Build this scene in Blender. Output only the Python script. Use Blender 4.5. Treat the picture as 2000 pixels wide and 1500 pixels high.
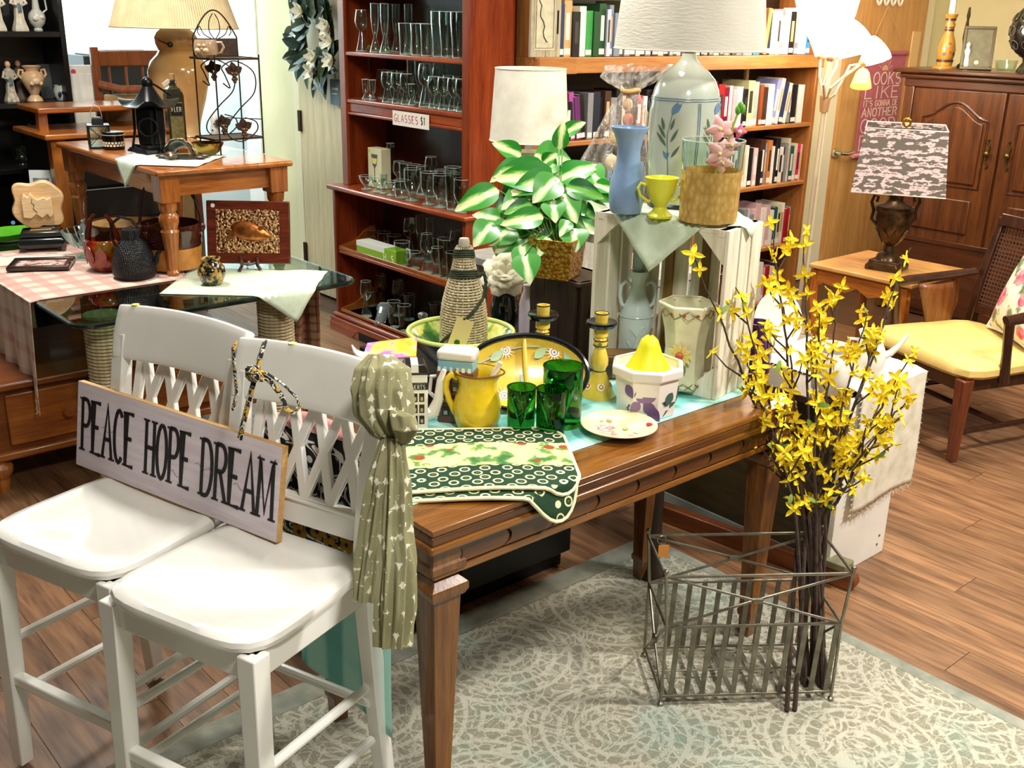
import bpy, math, random
from mathutils import Vector, Matrix
random.seed(11)
for o in list(bpy.data.objects): bpy.data.objects.remove(o, do_unlink=True)
S = bpy.context.scene; COL = S.collection
PI = math.pi; R = math.radians
sin, cos = math.sin, math.cos
# ------------------------------------------------------------ camera
FPX, PITCH, ROLL, YAW, EYE = 2054.87, .33757, .022388, R(41.25), 1.65
CF = Vector((sin(YAW)*cos(PITCH), cos(YAW)*cos(PITCH), -sin(PITCH)))
_r = Vector((cos(YAW), -sin(YAW), 0)); _u = _r.cross(CF)
CR = _r*cos(ROLL)+_u*sin(ROLL); CU = _u*cos(ROLL)-_r*sin(ROLL)
CC = Vector((0, 0, EYE)); FH = Vector((sin(YAW), cos(YAW), 0))
cd = bpy.data.cameras.new('camera'); cam = bpy.data.objects.new('camera', cd); COL.objects.link(cam)
cd.sensor_width = 36; cd.lens = FPX/2000*36; cd.clip_start = .05
m = Matrix((CR, CU, -CF)).transposed().to_4x4(); m.translation = CC; cam.matrix_world = m
S.camera = cam
# ------------------------------------------------------------ world, lights, exposure
w = bpy.data.worlds.new('world'); S.world = w; w.use_nodes = True
w.node_tree.nodes['Background'].inputs[0].default_value = (1, .95, .87, 1)
w.node_tree.nodes['Background'].inputs[1].default_value = .035
S.view_settings.view_transform = 'Standard'; S.view_settings.look = 'None'
S.view_settings.gamma = 1; S.view_settings.use_curve_mapping = False
S.view_settings.exposure = .58
def area(name, loc, size, power, col=(1, .95, .88), rot=(0, 0, 0)):
    l = bpy.data.lights.new(name, 'AREA'); l.shape = 'RECTANGLE'; l.size, l.size_y = size
    l.energy = power; l.color = col
    o = bpy.data.objects.new(name, l); COL.objects.link(o); o.location = loc; o.rotation_euler = rot; return o
CEIL = 2.75
area('ceiling_light', (3.25, .05, CEIL-.02), (.3, .3), 88)
area('ceiling_light', (.75, .15, CEIL-.02), (.35, .35), 38)
area('ceiling_light', (3.9, 1.9, CEIL-.02), (.4, .4), 34, (1, .89, .72))
area('ceiling_light', (1.85, 2.15, CEIL-.02), (.4, .4), 24)
area('ceiling_light', (4.6, 2.7, CEIL-.02), (.4, .4), 20, (1, .9, .75))
area('ceiling_light', (1.3, 4.0, CEIL-.02), (.4, .4), 32)
area('daylight_stand_in', (2.2, 6.3, 2.45), (1.8, .6), 95, (.82, .97, 1), (R(72), 0, 0))  # unseen light added to wash the far wall, in place of daylight
# ------------------------------------------------------------ pixel <-> world (2000x1500 frame)
def ray(px, py): return CF+CR*((px-1000)/FPX)-CU*((py-750)/FPX)
def at(px, py, z=0.):
    d = ray(px, py); return CC+d*((z-EYE)/d.z)
def onX(px, py, X):
    d = ray(px, py); return CC+d*(X/d.x)
def onY(px, py, Y):
    d = ray(px, py); return CC+d*(Y/d.y)
def proj(p):
    v = Vector(p)-CC; k = v.dot(CF); return 1000+FPX*v.dot(CR)/k, 750-FPX*v.dot(CU)/k
def dep(p): return (Vector(p)-CC).dot(CF)
def base(px, py, z, rpx=0.):
    """floor centre of a round thing whose front bottom edge is seen at px,py; metres per pixel across and up"""
    p = at(px, py, z); p = p+FH*(rpx*dep(p)/FPX); s = dep(p)/FPX
    a = proj(p)[1]-proj(p+Vector((0, 0, .05)))[1]; return p, s, .05/a
def zat(p, py):
    lo, hi = -.5, 3.5
    for _ in range(40):
        m_ = (lo+hi)/2
        if proj((p[0], p[1], m_))[1] > py: lo = m_
        else: hi = m_
    return lo
# ------------------------------------------------------------ geometry
def X3(v): return Vector(v)
class G:
    def __init__(s): s.v = []; s.f = []
    def add(s, vs, fs, M=None):
        n = len(s.v)
        s.v += [tuple(M @ Vector(v)) for v in vs] if M else [tuple(v) for v in vs]
        s.f += [tuple(i+n for i in f) for f in fs]; return s
    def box(s, x0, x1, y0, y1, z0, z1, M=None):
        return s.add([(x0,y0,z0),(x1,y0,z0),(x1,y1,z0),(x0,y1,z0),(x0,y0,z1),(x1,y0,z1),(x1,y1,z1),(x0,y1,z1)],
            [(0,3,2,1),(4,5,6,7),(0,1,5,4),(1,2,6,5),(2,3,7,6),(3,0,4,7)], M)
    def frus(s, a, b, z0, z1, M=None):   # a,b = (hx,hy) half sizes at z0 and z1
        v = [(-a[0],-a[1],z0),(a[0],-a[1],z0),(a[0],a[1],z0),(-a[0],a[1],z0),(-b[0],-b[1],z1),(b[0],-b[1],z1),(b[0],b[1],z1),(-b[0],b[1],z1)]
        return s.add(v, [(0,3,2,1),(4,5,6,7),(0,1,5,4),(1,2,6,5),(2,3,7,6),(3,0,4,7)], M)
    def sqstack(s, prof, M=None):        # stack of square sections (half, z) like a turned square leg
        vs = []; fs = []
        for h, z in prof:
            h2 = h if isinstance(h, tuple) else (h, h)
            vs += [(-h2[0],-h2[1],z),(h2[0],-h2[1],z),(h2[0],h2[1],z),(-h2[0],h2[1],z)]
        n = len(prof)
        for i in range(n-1):
            for k in range(4): fs.append((i*4+k, i*4+(k+1)%4, i*4+4+(k+1)%4, i*4+4+k))
        fs += [(3,2,1,0), tuple(n*4-4+k for k in range(4))]
        return s.add(vs, fs, M)
    def stack(s, secs, M=None):          # rectangular sections (cx,cy,z,hx,hy)
        vs = []; fs = []; n = len(secs)
        for cx, cy, z, a, b in secs: vs += [(cx-a,cy-b,z),(cx+a,cy-b,z),(cx+a,cy+b,z),(cx-a,cy+b,z)]
        for i in range(n-1):
            for k in range(4): fs.append((i*4+k, i*4+(k+1)%4, i*4+4+(k+1)%4, i*4+4+k))
        return s.add(vs, fs+[(3,2,1,0), tuple(n*4-4+k for k in range(4))], M)
    def lathe(s, prof, n=28, M=None, fn=None, cap=True):
        vs = []; fs = []; rows = []
        for r, z in prof:
            if r < 1e-6: rows.append([len(vs)]); vs.append((0, 0, z))
            else:
                rows.append(list(range(len(vs), len(vs)+n)))
                for k in range(n):
                    a = 2*PI*k/n; q = (r*cos(a), r*sin(a), z); vs.append(fn(q, a) if fn else q)
        for A, B in zip(rows, rows[1:]):
            for k in range(n):
                k2 = (k+1) % n
                if len(A) == 1 and len(B) == 1: continue
                if len(A) == 1: fs.append((A[0], B[k2], B[k]))
                elif len(B) == 1: fs.append((A[k], A[k2], B[0]))
                else: fs.append((A[k], A[k2], B[k2], B[k]))
        if cap:
            if len(rows[0]) > 1: fs.append(tuple(reversed(rows[0])))
            if len(rows[-1]) > 1: fs.append(tuple(rows[-1]))
        return s.add(vs, fs, M)
    def tube(s, pts, r, n=8, M=None, closed=False, flat=1.):
        pts = [Vector(p) for p in pts]; N = len(pts)
        rr = r if isinstance(r, (list, tuple)) else [r]*N
        vs = []; fs = []; ref = None
        for i, p in enumerate(pts):
            a = pts[i-1] if i or closed else p; b = pts[(i+1) % N] if i < N-1 or closed else p
            t = (b-a)
            t = t.normalized() if t.length > 1e-9 else Vector((0, 0, 1))
            if ref is None: ref = t.orthogonal().normalized()
            u = ref-t*ref.dot(t)
            u = u.normalized() if u.length > 1e-6 else t.orthogonal().normalized()
            ref = u; q = t.cross(u)
            for k in range(n):
                an = 2*PI*k/n; vs.append(p+u*(rr[i]*cos(an))+q*(rr[i]*flat*sin(an)))
        for i in range(N if closed else N-1):
            for k in range(n):
                j = (i+1) % N; k2 = (k+1) % n; fs.append((i*n+k, i*n+k2, j*n+k2, j*n+k))
        if not closed: fs += [tuple(range(n-1, -1, -1)), tuple((N-1)*n+k for k in range(n))]
        return s.add(vs, fs, M)
    def prism(s, poly, z0, z1, M=None):
        n = len(poly)
        vs = [(x, y, z0) for x, y in poly]+[(x, y, z1) for x, y in poly]
        fs = [tuple(range(n-1, -1, -1)), tuple(range(n, 2*n))]+[(k, (k+1) % n, n+(k+1) % n, n+k) for k in range(n)]
        return s.add(vs, fs, M)
    def sheet(s, fn, nu, nv, M=None, closeu=False):
        vs = [fn(i/(nu if closeu else nu-1), j/(nv-1)) for j in range(nv) for i in range(nu)]
        fs = []
        for j in range(nv-1):
            for i in range(nu if closeu else nu-1):
                i2 = (i+1) % nu; fs.append((j*nu+i, j*nu+i2, (j+1)*nu+i2, (j+1)*nu+i))
        return s.add(vs, fs, M)
    def ball(s, c, r, n=10, m_=7, M=None):
        rx, ry, rz = r if isinstance(r, tuple) else (r, r, r)
        def tr(v): return (c[0]+v[0]*rx, c[1]+v[1]*ry, c[2]+v[2]*rz)
        g = G().lathe([(sin(PI*i/m_), -cos(PI*i/m_)) for i in range(m_+1)], n)
        return s.add([tr(v) for v in g.v], g.f, M)
    def ribbon(s, pts, wd, z0, z1, M=None):   # polyline in xy, width, extruded
        pts = [Vector((p[0], p[1])) for p in pts]
        L = []; Rr = []
        for i, p in enumerate(pts):
            a = pts[max(0, i-1)]; b = pts[min(len(pts)-1, i+1)]; t = (b-a).normalized(); nn = Vector((-t.y, t.x))*(wd/2)
            k = 1.
            if 0 < i < len(pts)-1:
                t1 = (p-a).normalized(); k = 1/max(.5, abs(t.dot(t1)))
            L.append(p+nn*k); Rr.append(p-nn*k)
        for i in range(len(pts)-1):
            s.prism([Rr[i], Rr[i+1], L[i+1], L[i]], z0, z1, M)
        return s
def smo(pts, n=5):   # Catmull-Rom through points
    P_ = [Vector(p) for p in pts]; o = []
    for i in range(len(P_)-1):
        a, b, c, d = P_[max(i-1, 0)], P_[i], P_[i+1], P_[min(i+2, len(P_)-1)]
        for k in range(n):
            t = k/n; o.append(.5*((2*b)+(c-a)*t+(2*a-5*b+4*c-d)*t*t+(3*b-a-3*c+d)*t**3))
    return o+[P_[-1]]
def T(x=0, y=0, z=0, rx=0, ry=0, rz=0, sc=None):
    M = Matrix.Translation((x, y, z)) @ Matrix.Rotation(rz, 4, 'Z') @ Matrix.Rotation(ry, 4, 'Y') @ Matrix.Rotation(rx, 4, 'X')
    if sc:
        q = sc if isinstance(sc, tuple) else (sc, sc, sc); M = M @ Matrix.Diagonal((*q, 1))
    return M
def basis(o, x, y, z):
    M = Matrix((Vector(x), Vector(y), Vector(z))).transposed().to_4x4(); M.translation = Vector(o); return M
def mesh(name, g, mt, smooth=35):
    me = bpy.data.meshes.new(name); me.from_pydata(g.v, [], g.f); me.update()
    if smooth:
        me.polygons.foreach_set('use_smooth', [True]*len(me.polygons)); me.set_sharp_from_angle(angle=R(smooth))
    if mt: me.materials.append(mt)
    return me
def part(name, g, mt, parent=None, bev=0, solid=0, sub=0, smooth=35, label=None, loc=None, rz=0):
    me = g if isinstance(g, bpy.types.Mesh) else mesh(name, g, mt, smooth)
    o = bpy.data.objects.new(name, me); COL.objects.link(o); o.parent = parent
    if loc is not None: o.location = loc
    if rz: o.rotation_euler = (0, 0, rz)
    if solid:
        q = o.modifiers.new('s', 'SOLIDIFY'); q.thickness = solid; q.offset = 0
    if bev:
        q = o.modifiers.new('b', 'BEVEL'); q.width = bev; q.segments = 2; q.limit_method = 'ANGLE'; q.angle_limit = R(40)
    if sub:
        q = o.modifiers.new('u', 'SUBSURF'); q.levels = q.render_levels = sub
    if label: o['label'] = label
    return o
def tag(o, label, cat, group=None, kind=None):
    o['label'] = label; o['category'] = cat
    if group: o['group'] = group
    if kind: o['kind'] = kind
    return o
def thing(name, label, cat, loc=(0, 0, 0), rz=0, group=None, rot=None):
    o = bpy.data.objects.new(name, None); COL.objects.link(o); o.empty_display_size = .05
    o.location = loc; o.rotation_euler = rot if rot else (0, 0, rz); return tag(o, label, cat, group)
def dup(root, loc, rz=None, label=None, scale=None):
    r = root.copy(); COL.objects.link(r); r.location = loc
    if rz is not None: r.rotation_euler = (0, 0, rz)
    if label: r['label'] = label
    if scale: r.scale = scale
    for ch in list(root.children):
        c = ch.copy(); COL.objects.link(c); c.parent = r
        for g in list(ch.children):
            d = g.copy(); COL.objects.link(d); d.parent = c
    return r
# ------------------------------------------------------------ stroke lettering
def arc(cx, cy, rx, ry, a0, a1, n=9):
    return [(cx+rx*cos(R(a0+(a1-a0)*i/n)), cy+ry*sin(R(a0+(a1-a0)*i/n))) for i in range(n+1)]
GL = {
 'A': [[(0,0),(.5,1),(1,0)],[(.2,.36),(.8,.36)]], 'B': [[(.1,0),(.1,1)],[(.1,1)]+arc(.5,.76,.4,.24,90,-90)+[(.1,.52)],[(.1,.52)]+arc(.55,.26,.42,.26,90,-90)+[(.1,0)]],
 'C': [arc(.55,.5,.48,.5,50,310,14)], 'D': [[(.1,0),(.1,1)],[(.1,1)]+arc(.45,.5,.5,.5,90,-90,12)+[(.1,0)]],
 'E': [[(.9,1),(.1,1),(.1,0),(.9,0)],[(.1,.52),(.7,.52)]], 'G': [arc(.52,.5,.48,.5,50,350,14)+[(.62,.42)]], 'H': [[(.1,0),(.1,1)],[(.9,0),(.9,1)],[(.1,.5),(.9,.5)]],
 'I': [[(.5,0),(.5,1)]], 'K': [[(.1,0),(.1,1)],[(.9,1),(.1,.42)],[(.36,.6),(.95,0)]], 'L': [[(.1,1),(.1,0),(.85,0)]],
 'M': [[(.03,0),(.1,1),(.5,.1),(.9,1),(.97,0)]], 'N': [[(.1,0),(.1,1),(.9,0),(.9,1)]], 'O': [arc(.5,.5,.48,.5,90,450,18)],
 'P': [[(.1,0),(.1,1)],[(.1,1)]+arc(.5,.74,.42,.26,90,-90)+[(.1,.48)]], 'R': [[(.1,0),(.1,1)],[(.1,1)]+arc(.5,.76,.4,.24,90,-90)+[(.1,.52)],[(.45,.52),(.97,0)]],
 'S': [arc(.5,.75,.4,.25,40,270,10)+arc(.5,.25,.42,.25,90,-140,10)], 'T': [[(0,1),(1,1)],[(.5,0),(.5,1)]], 'Y': [[(0,1),(.5,.5),(1,1)],[(.5,.5),(.5,0)]],
 "'": [[(.5,1),(.45,.75)]], '1': [[(.25,.8),(.5,1),(.5,0)]], '$': [arc(.5,.72,.36,.22,40,270,10)+arc(.5,.28,.38,.22,90,-140,10),[(.5,-.1),(.5,1.1)]], 'U': [[(.1,1),(.1,.35)]+arc(.5,.33,.4,.33,180,360)+[(.9,1)]],
 'W': [[(0,1),(.25,0),(.5,.8),(.75,0),(1,1)]], 'F': [[(.9,1),(.1,1),(.1,0)],[(.1,.52),(.7,.52)]], 'V': [[(0,1),(.5,0),(1,1)]]}
SERIF = {'A':[(0,0),(1,0)],'E':[(.1,0),(.1,1)],'P':[(.1,0),(.1,1)],'H':[(.1,0),(.1,1),(.9,0),(.9,1)],'D':[(.1,0),(.1,1)],'R':[(.1,0),(.1,1),(.97,0)],'M':[(.03,0),(.97,0),(.1,1),(.9,1)],
 'I':[(.5,0),(.5,1)],'K':[(.1,0),(.1,1),(.9,1),(.95,0)],'L':[(.1,1)],'N':[(.1,0),(.9,1)],'T':[(.5,0)],'Y':[(.5,0),(0,1),(1,1)],'B':[(.1,0),(.1,1)]}
def lettering(txt, x, y, cw, h, stroke, gap=.28, th=.001, M=None, serif=True, g=None):
    """letters in the xy plane starting at x,y (lower left)"""
    g = g or G()
    for ch in txt:
        if ch == ' ': x += cw*.75; continue
        wd = cw*(.45 if ch in "I'1" else 1.25 if ch in 'MW' else 1)
        for st in GL[ch]:
            g.ribbon([(x+(p[0]-.5)*cw+.5*wd if ch in "I'1" else x+p[0]*wd, y+p[1]*h) for p in st], stroke, 0, th, M)
        if serif:
            for sx, sy in SERIF.get(ch, []):
                xx = x+(sx-.5)*cw+.5*wd if ch in "I'1" else x+sx*wd
                yy = y+sy*h; g.ribbon([(xx-stroke*1.1, yy), (xx+stroke*1.1, yy)], stroke*.45, 0, th, M)
        x += wd+cw*gap
    return g
def textw(txt, cw, gap=.28):
    return sum(cw*.75 if c == ' ' else cw*(.45 if c in "I'1" else 1.25 if c in 'MW' else 1)+cw*gap for c in txt)-cw*gap
# ------------------------------------------------------------ materials
def lin(c):
    if isinstance(c, str): c = [int(c[i:i+2], 16) for i in (0, 2, 4)]
    return tuple((v/255/12.92 if v/255 <= .04045 else ((v/255+.055)/1.055)**2.4) for v in c)+(1,)
class NT:
    def __init__(s, name):
        s.m = bpy.data.materials.new(name); s.m.use_nodes = True; s.t = s.m.node_tree; s.b = s.t.nodes['Principled BSDF']
    def n(s, kind, **kw):
        q = s.t.nodes.new('ShaderNode'+kind)
        for k, v in kw.items():
            if k.startswith('i_'): q.inputs[k[2:].replace('_', ' ')].default_value = v
            elif k == 'inp':
                for a, b in v.items(): q.inputs[a].default_value = b
            else: setattr(q, k, v)
        return q
    def l(s, a, b): s.t.links.new(a, b)
    def coord(s, sc=(1, 1, 1), rot=(0, 0, 0), kind='Object'):
        c = s.n('TexCoord'); mp = s.n('Mapping'); mp.inputs['Scale'].default_value = sc; mp.inputs['Rotation'].default_value = rot
        s.l(c.outputs[kind], mp.inputs[0]); return mp.outputs[0]
    def ramp(s, fac, stops, interp='LINEAR'):
        r = s.n('ValToRGB'); r.color_ramp.interpolation = interp; e = r.color_ramp.elements
        while len(e) < len(stops): e.new(.5)
        for q, (p, c) in zip(e, stops): q.position = p; q.color = lin(c)
        s.l(fac, r.inputs[0]); return r.outputs[0]
    def mix(s, fac, a, b):
        q = s.n('MixRGB')
        for sock, v in ((q.inputs[0], fac), (q.inputs[1], a), (q.inputs[2], b)):
            if isinstance(v, bpy.types.NodeSocket): s.l(v, sock)
            elif isinstance(v, (int, float)): sock.default_value = v
            else: sock.default_value = lin(v)
        return q.outputs[0]
    def math(s, op, a, b=None):
        q = s.n('Math', operation=op)
        for sock, v in ((q.inputs[0], a), (q.inputs[1], b)):
            if v is None: continue
            if isinstance(v, bpy.types.NodeSocket): s.l(v, sock)
            else: sock.default_value = v
        return q.outputs[0]
    def bump(s, h, st, dist=.002):
        q = s.n('Bump'); q.inputs['Strength'].default_value = st; q.inputs['Distance'].default_value = dist
        s.l(h, q.inputs['Height']); s.l(q.outputs[0], s.b.inputs['Normal'])
    def noise(s, vec, sc, det=3, rough=.55):
        q = s.n('TexNoise'); q.inputs['Scale'].default_value = sc; q.inputs['Detail'].default_value = det; q.inputs['Roughness'].default_value = rough
        s.l(vec, q.inputs['Vector']); return q.outputs['Fac']
    def voro(s, vec, sc, feat='F1'):
        q = s.n('TexVoronoi', feature=feat); q.inputs['Scale'].default_value = sc; s.l(vec, q.inputs['Vector']); return q
    def setp(s, rough=.5, metal=0., coat=0., spec=None, trans=0.):
        s.b.inputs['Roughness'].default_value = rough; s.b.inputs['Metallic'].default_value = metal
        s.b.inputs['Coat Weight'].default_value = coat; s.b.inputs['Coat Roughness'].default_value = .08
        if spec is not None: s.b.inputs['Specular IOR Level'].default_value = spec
        if trans: s.b.inputs['Transmission Weight'].default_value = trans
    def col(s, c):
        if isinstance(c, bpy.types.NodeSocket): s.l(c, s.b.inputs['Base Color'])
        else: s.b.inputs['Base Color'].default_value = lin(c)
MC = {}
def plain(c, rough=.45, metal=0., coat=0., var=0., vs=25., bump=0., bs=80., trans=0., spec=None):
    """plain colour with slight procedural unevenness"""
    key = ('p', str(c), rough, metal, coat, var, vs, bump, bs, trans, spec)
    if key in MC: return MC[key]
    t = NT('surface_'+(c if isinstance(c, str) else '%d_%d_%d' % tuple(c))); t.setp(rough, metal, coat, spec, trans)
    if var:
        n = t.noise(t.coord(), vs); c3 = [int(c[i:i+2], 16) for i in (0, 2, 4)] if isinstance(c, str) else c
        t.col(t.ramp(n, [(.3, [max(0, v*(1-var)) for v in c3]), (.7, [min(255, v*(1+var*.6)) for v in c3])]))
    else: t.col(c)
    if bump: t.bump(t.noise(t.coord(), bs, 4), bump)
    MC[key] = t.m; return t.m
def wood(c1, c2, axis='X', sc=1., rough=.32, coat=.25, ring=9., rnd=0., stretch=14.):
    key = ('w', str(c1), str(c2), axis, sc, rough, coat, ring, rnd, stretch)
    if key in MC: return MC[key]
    t = NT('wood_grain'); t.setp(rough, 0, coat)
    k = {'X': (1, stretch, stretch), 'Y': (stretch, 1, stretch), 'Z': (stretch, stretch, 1)}[axis]
    v = t.coord(tuple(q*sc for q in k))
    if rnd:
        oi = t.n('ObjectInfo'); va = t.n('VectorMath', operation='ADD'); cx = t.n('CombineXYZ')
        mm = t.math('MULTIPLY', oi.outputs['Random'], 37.); t.l(mm, cx.inputs[0]); t.l(mm, cx.inputs[1])
        t.l(v, va.inputs[0]); t.l(cx.outputs[0], va.inputs[1]); v = va.outputs[0]
    n1 = t.noise(v, 1.6, 4, .6); n2 = t.noise(v, ring, 2, .5)
    f = t.math('ADD', t.math('MULTIPLY', n1, .65), t.math('MULTIPLY', n2, .35))
    c = t.ramp(f, [(.34, c1), (.66, c2)])
    if rnd:
        hs = t.n('HueSaturation'); t.l(c, hs.inputs['Color'])
        t.l(t.math('ADD', t.math('MULTIPLY', oi.outputs['Random'], rnd), 1-rnd/2), hs.inputs['Value']); c = hs.outputs[0]
    t.col(c); t.bump(n2, .12, .001); MC[key] = t.m; return t.m
def thin_glass(c='f4fbf8', rough=.0, ior=1.5, edge=1., tint=.0):
    """clear thin-walled glass: see-through with Fresnel reflection"""
    key = ('g', c, rough, ior, edge, tint)
    if key in MC: return MC[key]
    t = NT('clear_glass'); t.t.nodes.remove(t.b)
    tr = t.n('BsdfTransparent'); tr.inputs[0].default_value = lin(c)
    gl = t.n('BsdfGlossy'); gl.inputs['Roughness'].default_value = rough+.02; gl.inputs['Color'].default_value = (edge, edge, edge, 1)
    fr = t.n('LayerWeight'); fr.inputs[0].default_value = .5
    f0 = ((ior-1)/(ior+1))**2; fac = t.math('ADD', t.math('MULTIPLY', t.math('POWER', fr.outputs['Facing'], 3.), 1-f0), f0)
    mx = t.n('MixShader'); t.l(fac, mx.inputs[0]); t.l(tr.outputs[0], mx.inputs[1]); t.l(gl.outputs[0], mx.inputs[2])
    t.l(mx.outputs[0], t.t.nodes['Material Output'].inputs[0]); MC[key] = t.m; return t.m
def solid_glass(c, rough=.02, ior=1.48):
    return plain(c, rough, trans=1.)
def emit(c, st):
    t = NT('glow'); t.col(c); t.b.inputs['Emission Color'].default_value = lin(c); t.b.inputs['Emission Strength'].default_value = st; return t.m
def cloth(c, c2=None, sc=300., rough=.9, bump=.25, var=.08):
    key = ('c', str(c), str(c2), sc, rough, bump, var)
    if key in MC: return MC[key]
    t = NT('woven_cloth'); t.setp(rough, 0, 0, .2); v = t.coord()
    w1 = t.n('TexWave', bands_direction='X', inp={'Scale': sc/3, 'Distortion': .6}); w2 = t.n('TexWave', bands_direction='Y', inp={'Scale': sc/3, 'Distortion': .6})
    t.l(v, w1.inputs[0]); t.l(v, w2.inputs[0]); h = t.math('ADD', w1.outputs['Fac'], w2.outputs['Fac'])
    n = t.noise(v, 18, 4); c3 = [int(c[i:i+2], 16) for i in (0, 2, 4)]
    t.col(t.ramp(n, [(.3, [q*(1-var) for q in c3]), (.7, c2 or [min(255, q*(1+var*.5)) for q in c3])])); t.bump(h, bump, .0006); MC[key] = t.m; return t.m
# shared materials
WHITE_PAINT = plain('eeede6', .14, 0, .5, .02, 6)
CHERRY = wood('651f08', '964016', 'Z', 1.2, .3, .35); CHERRY_H = wood('6e2208', 'b0521e', 'Y', 1.2, .3, .35)
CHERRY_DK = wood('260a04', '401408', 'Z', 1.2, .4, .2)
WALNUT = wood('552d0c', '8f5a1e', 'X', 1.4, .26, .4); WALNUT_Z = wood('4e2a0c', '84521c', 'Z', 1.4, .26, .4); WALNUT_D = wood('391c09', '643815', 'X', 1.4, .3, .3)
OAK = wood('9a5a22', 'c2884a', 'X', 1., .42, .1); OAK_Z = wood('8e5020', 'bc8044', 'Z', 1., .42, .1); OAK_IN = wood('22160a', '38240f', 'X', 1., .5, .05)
HONEY = wood('7c3c10', 'b9702c', 'Z', 1.6, .28, .4); HONEY_X = wood('7c3c10', 'b9702c', 'X', 1.6, .28, .4); HONEY_Y = wood('7c3c10', 'b9702c', 'Y', 1.6, .28, .4)
ARMO = wood('381a07', '643816', 'Z', 1.2, .34, .3); ARMO_D = wood('2e1305', '542a0f', 'Y', 1.2, .34, .3)
BLACK = plain('0b0a0a', .35, var=.2); BLACK_G = plain('0c0d0f', .16, 0, .4, var=.15); IRON = plain('2a1c14', .5, .7, var=.25, vs=40)
CREAM = plain('efe8cc', .4); GLASSY = thin_glass('f2faf6', 0, 1.55, 1.)
# ------------------------------------------------------------ the shell
WX, WY, WR, YF = 3.27, 3.97, 7.6, 7.4
def struct(name, g, mt, label, parent=None, **k):
    o = part(name, g, mt, parent, **k)
    if not parent: tag(o, label, {'wall': 'wall', 'floor': 'floor', 'ceiling': 'ceiling', 'door': 'door', 'baseboard': 'baseboard', 'trim': 'trim'}[name.split('_')[0]], kind='structure')
    return o
PLANK = wood('543723', '9c7350', 'Y', 1.3, .38, .12, 5, .32, 12)
floor = struct('floor', G().box(-3, 9, -3, 9, -.06, -.008), wood('3a2415', '5a3a22', 'Y', 1., .5, 0), 'brown wood plank floor running under all the furniture')
pm = mesh('plank', G().box(-.0692, .0692, -.609, .609, -.02, 0), PLANK); n = 0
for i in range(-2, 38):
    x = .14*i+.05; off = (i*.47) % 1.22
    for j in range(-1, 7):
        y = j*1.22+off-.7
        if y < -.75 or y > 7 or (x > 3.1 and y > 4.3) or (x < 1.5 and y < .9): continue
        px, py = proj((x, y, 0)) if dep((x, y, 0)) > .3 else (0, 3000)
        if px < -500 or px > 2500 or py > 2200: continue
        o = part('plank', pm, None, floor, loc=(x, y, 0)); n += 1
WALL = plain('ebe3b8', .75, var=.03, vs=3, bump=.05, bs=160); WALLW = plain('e9f3f2', .8, var=.02, vs=2)
struct('wall_back', G().box(WX+.12, WR, WY, WY+.12, 0, CEIL), WALL, 'cream painted wall behind the oak bookshelf and door')
struct('wall_left', G().box(WX, WX+.12, WY, 6.24, 0, CEIL), WALL, 'cream wall carrying the pale door behind the glassware bookcase')
struct('wall_right', G().box(WR, WR+.12, -1, WY, 0, CEIL), WALL, 'pale yellow wall behind the tall wooden armoire')
struct('wall_far', G().box(-1.5, 5.5, YF, YF+.12, 0, CEIL), WALLW, 'bright white wall of the daylit room at far left')
struct('ceiling', G().box(-3, 8, -1.5, 8, CEIL, CEIL+.1), plain('f2efe6', .9), 'white ceiling over the shop')
struct('trim_1', G().box(WX-.015, WX+.135, 6.17, 6.37, 0, 2.2), plain('f4f6f2', .5), 'white casing at the end of the cream wall', bev=.006)
struct('trim_2', G().box(WX-.012, WX, 5.68, 5.75, 0, 2.2), plain('efe6c4', .5), 'narrow cream door casing beside the magnolia wreath', bev=.003)
struct('baseboard_left', G().box(WX-.012, WX, 4.85, 5.18, 0, .09), plain('1c1610', .6), 'dark baseboard below the pale door')
DOORW = wood('cbb78c', 'e6d8b4', 'Z', 1.1, .5, .1)
d1 = struct('door_1', G().box(WX-.02, WX+.01, 4.75, 5.66, .012, 2.1), DOORW, 'pale wood-grained door with a magnolia wreath beside the glassware bookcase')
for z in (1.03, .24, 1.8): part('hinge', G().box(WX-.032, WX-.018, 5.645, 5.675, z-.06, z+.06), plain('3c3428', .4, .8), d1)
DOORO = wood('bf8642', 'dcab6c', 'Z', .9, .45, .15)
d2 = struct('door_2', G().box(6.22, 7.16, WY-.04, WY, .012, 2.15), DOORO, 'light oak door with lever handle behind the floor lamp')
p = onY(1622, 300, WY-.05)
h = part('door_handle', G().lathe([(.032, 0), (.032, .012), (.014, .016), (.014, .05)], 16, T(p.x+.06, WY-.045, p.z, rx=PI/2)).tube([(p.x+.06, WY-.09, p.z), (p.x+.12, WY-.1, p.z-.005), (p.x+.2, WY-.095, p.z)], .012, 8), plain('cfcabc', .25, 1.), d2)
part('light_panel', G().box(7.0, 7.1, WY-.05, WY-.04, .1, 1.6), plain('e8c28a', .5), d2)
struct('trim_3', G().box(7.17, 7.27, WY-.03, WY, 0, 2.2).box(6.1, 6.2, WY-.03, WY, 0, 2.2), plain('efe6c6', .5), 'cream casing around the oak door')
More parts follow.
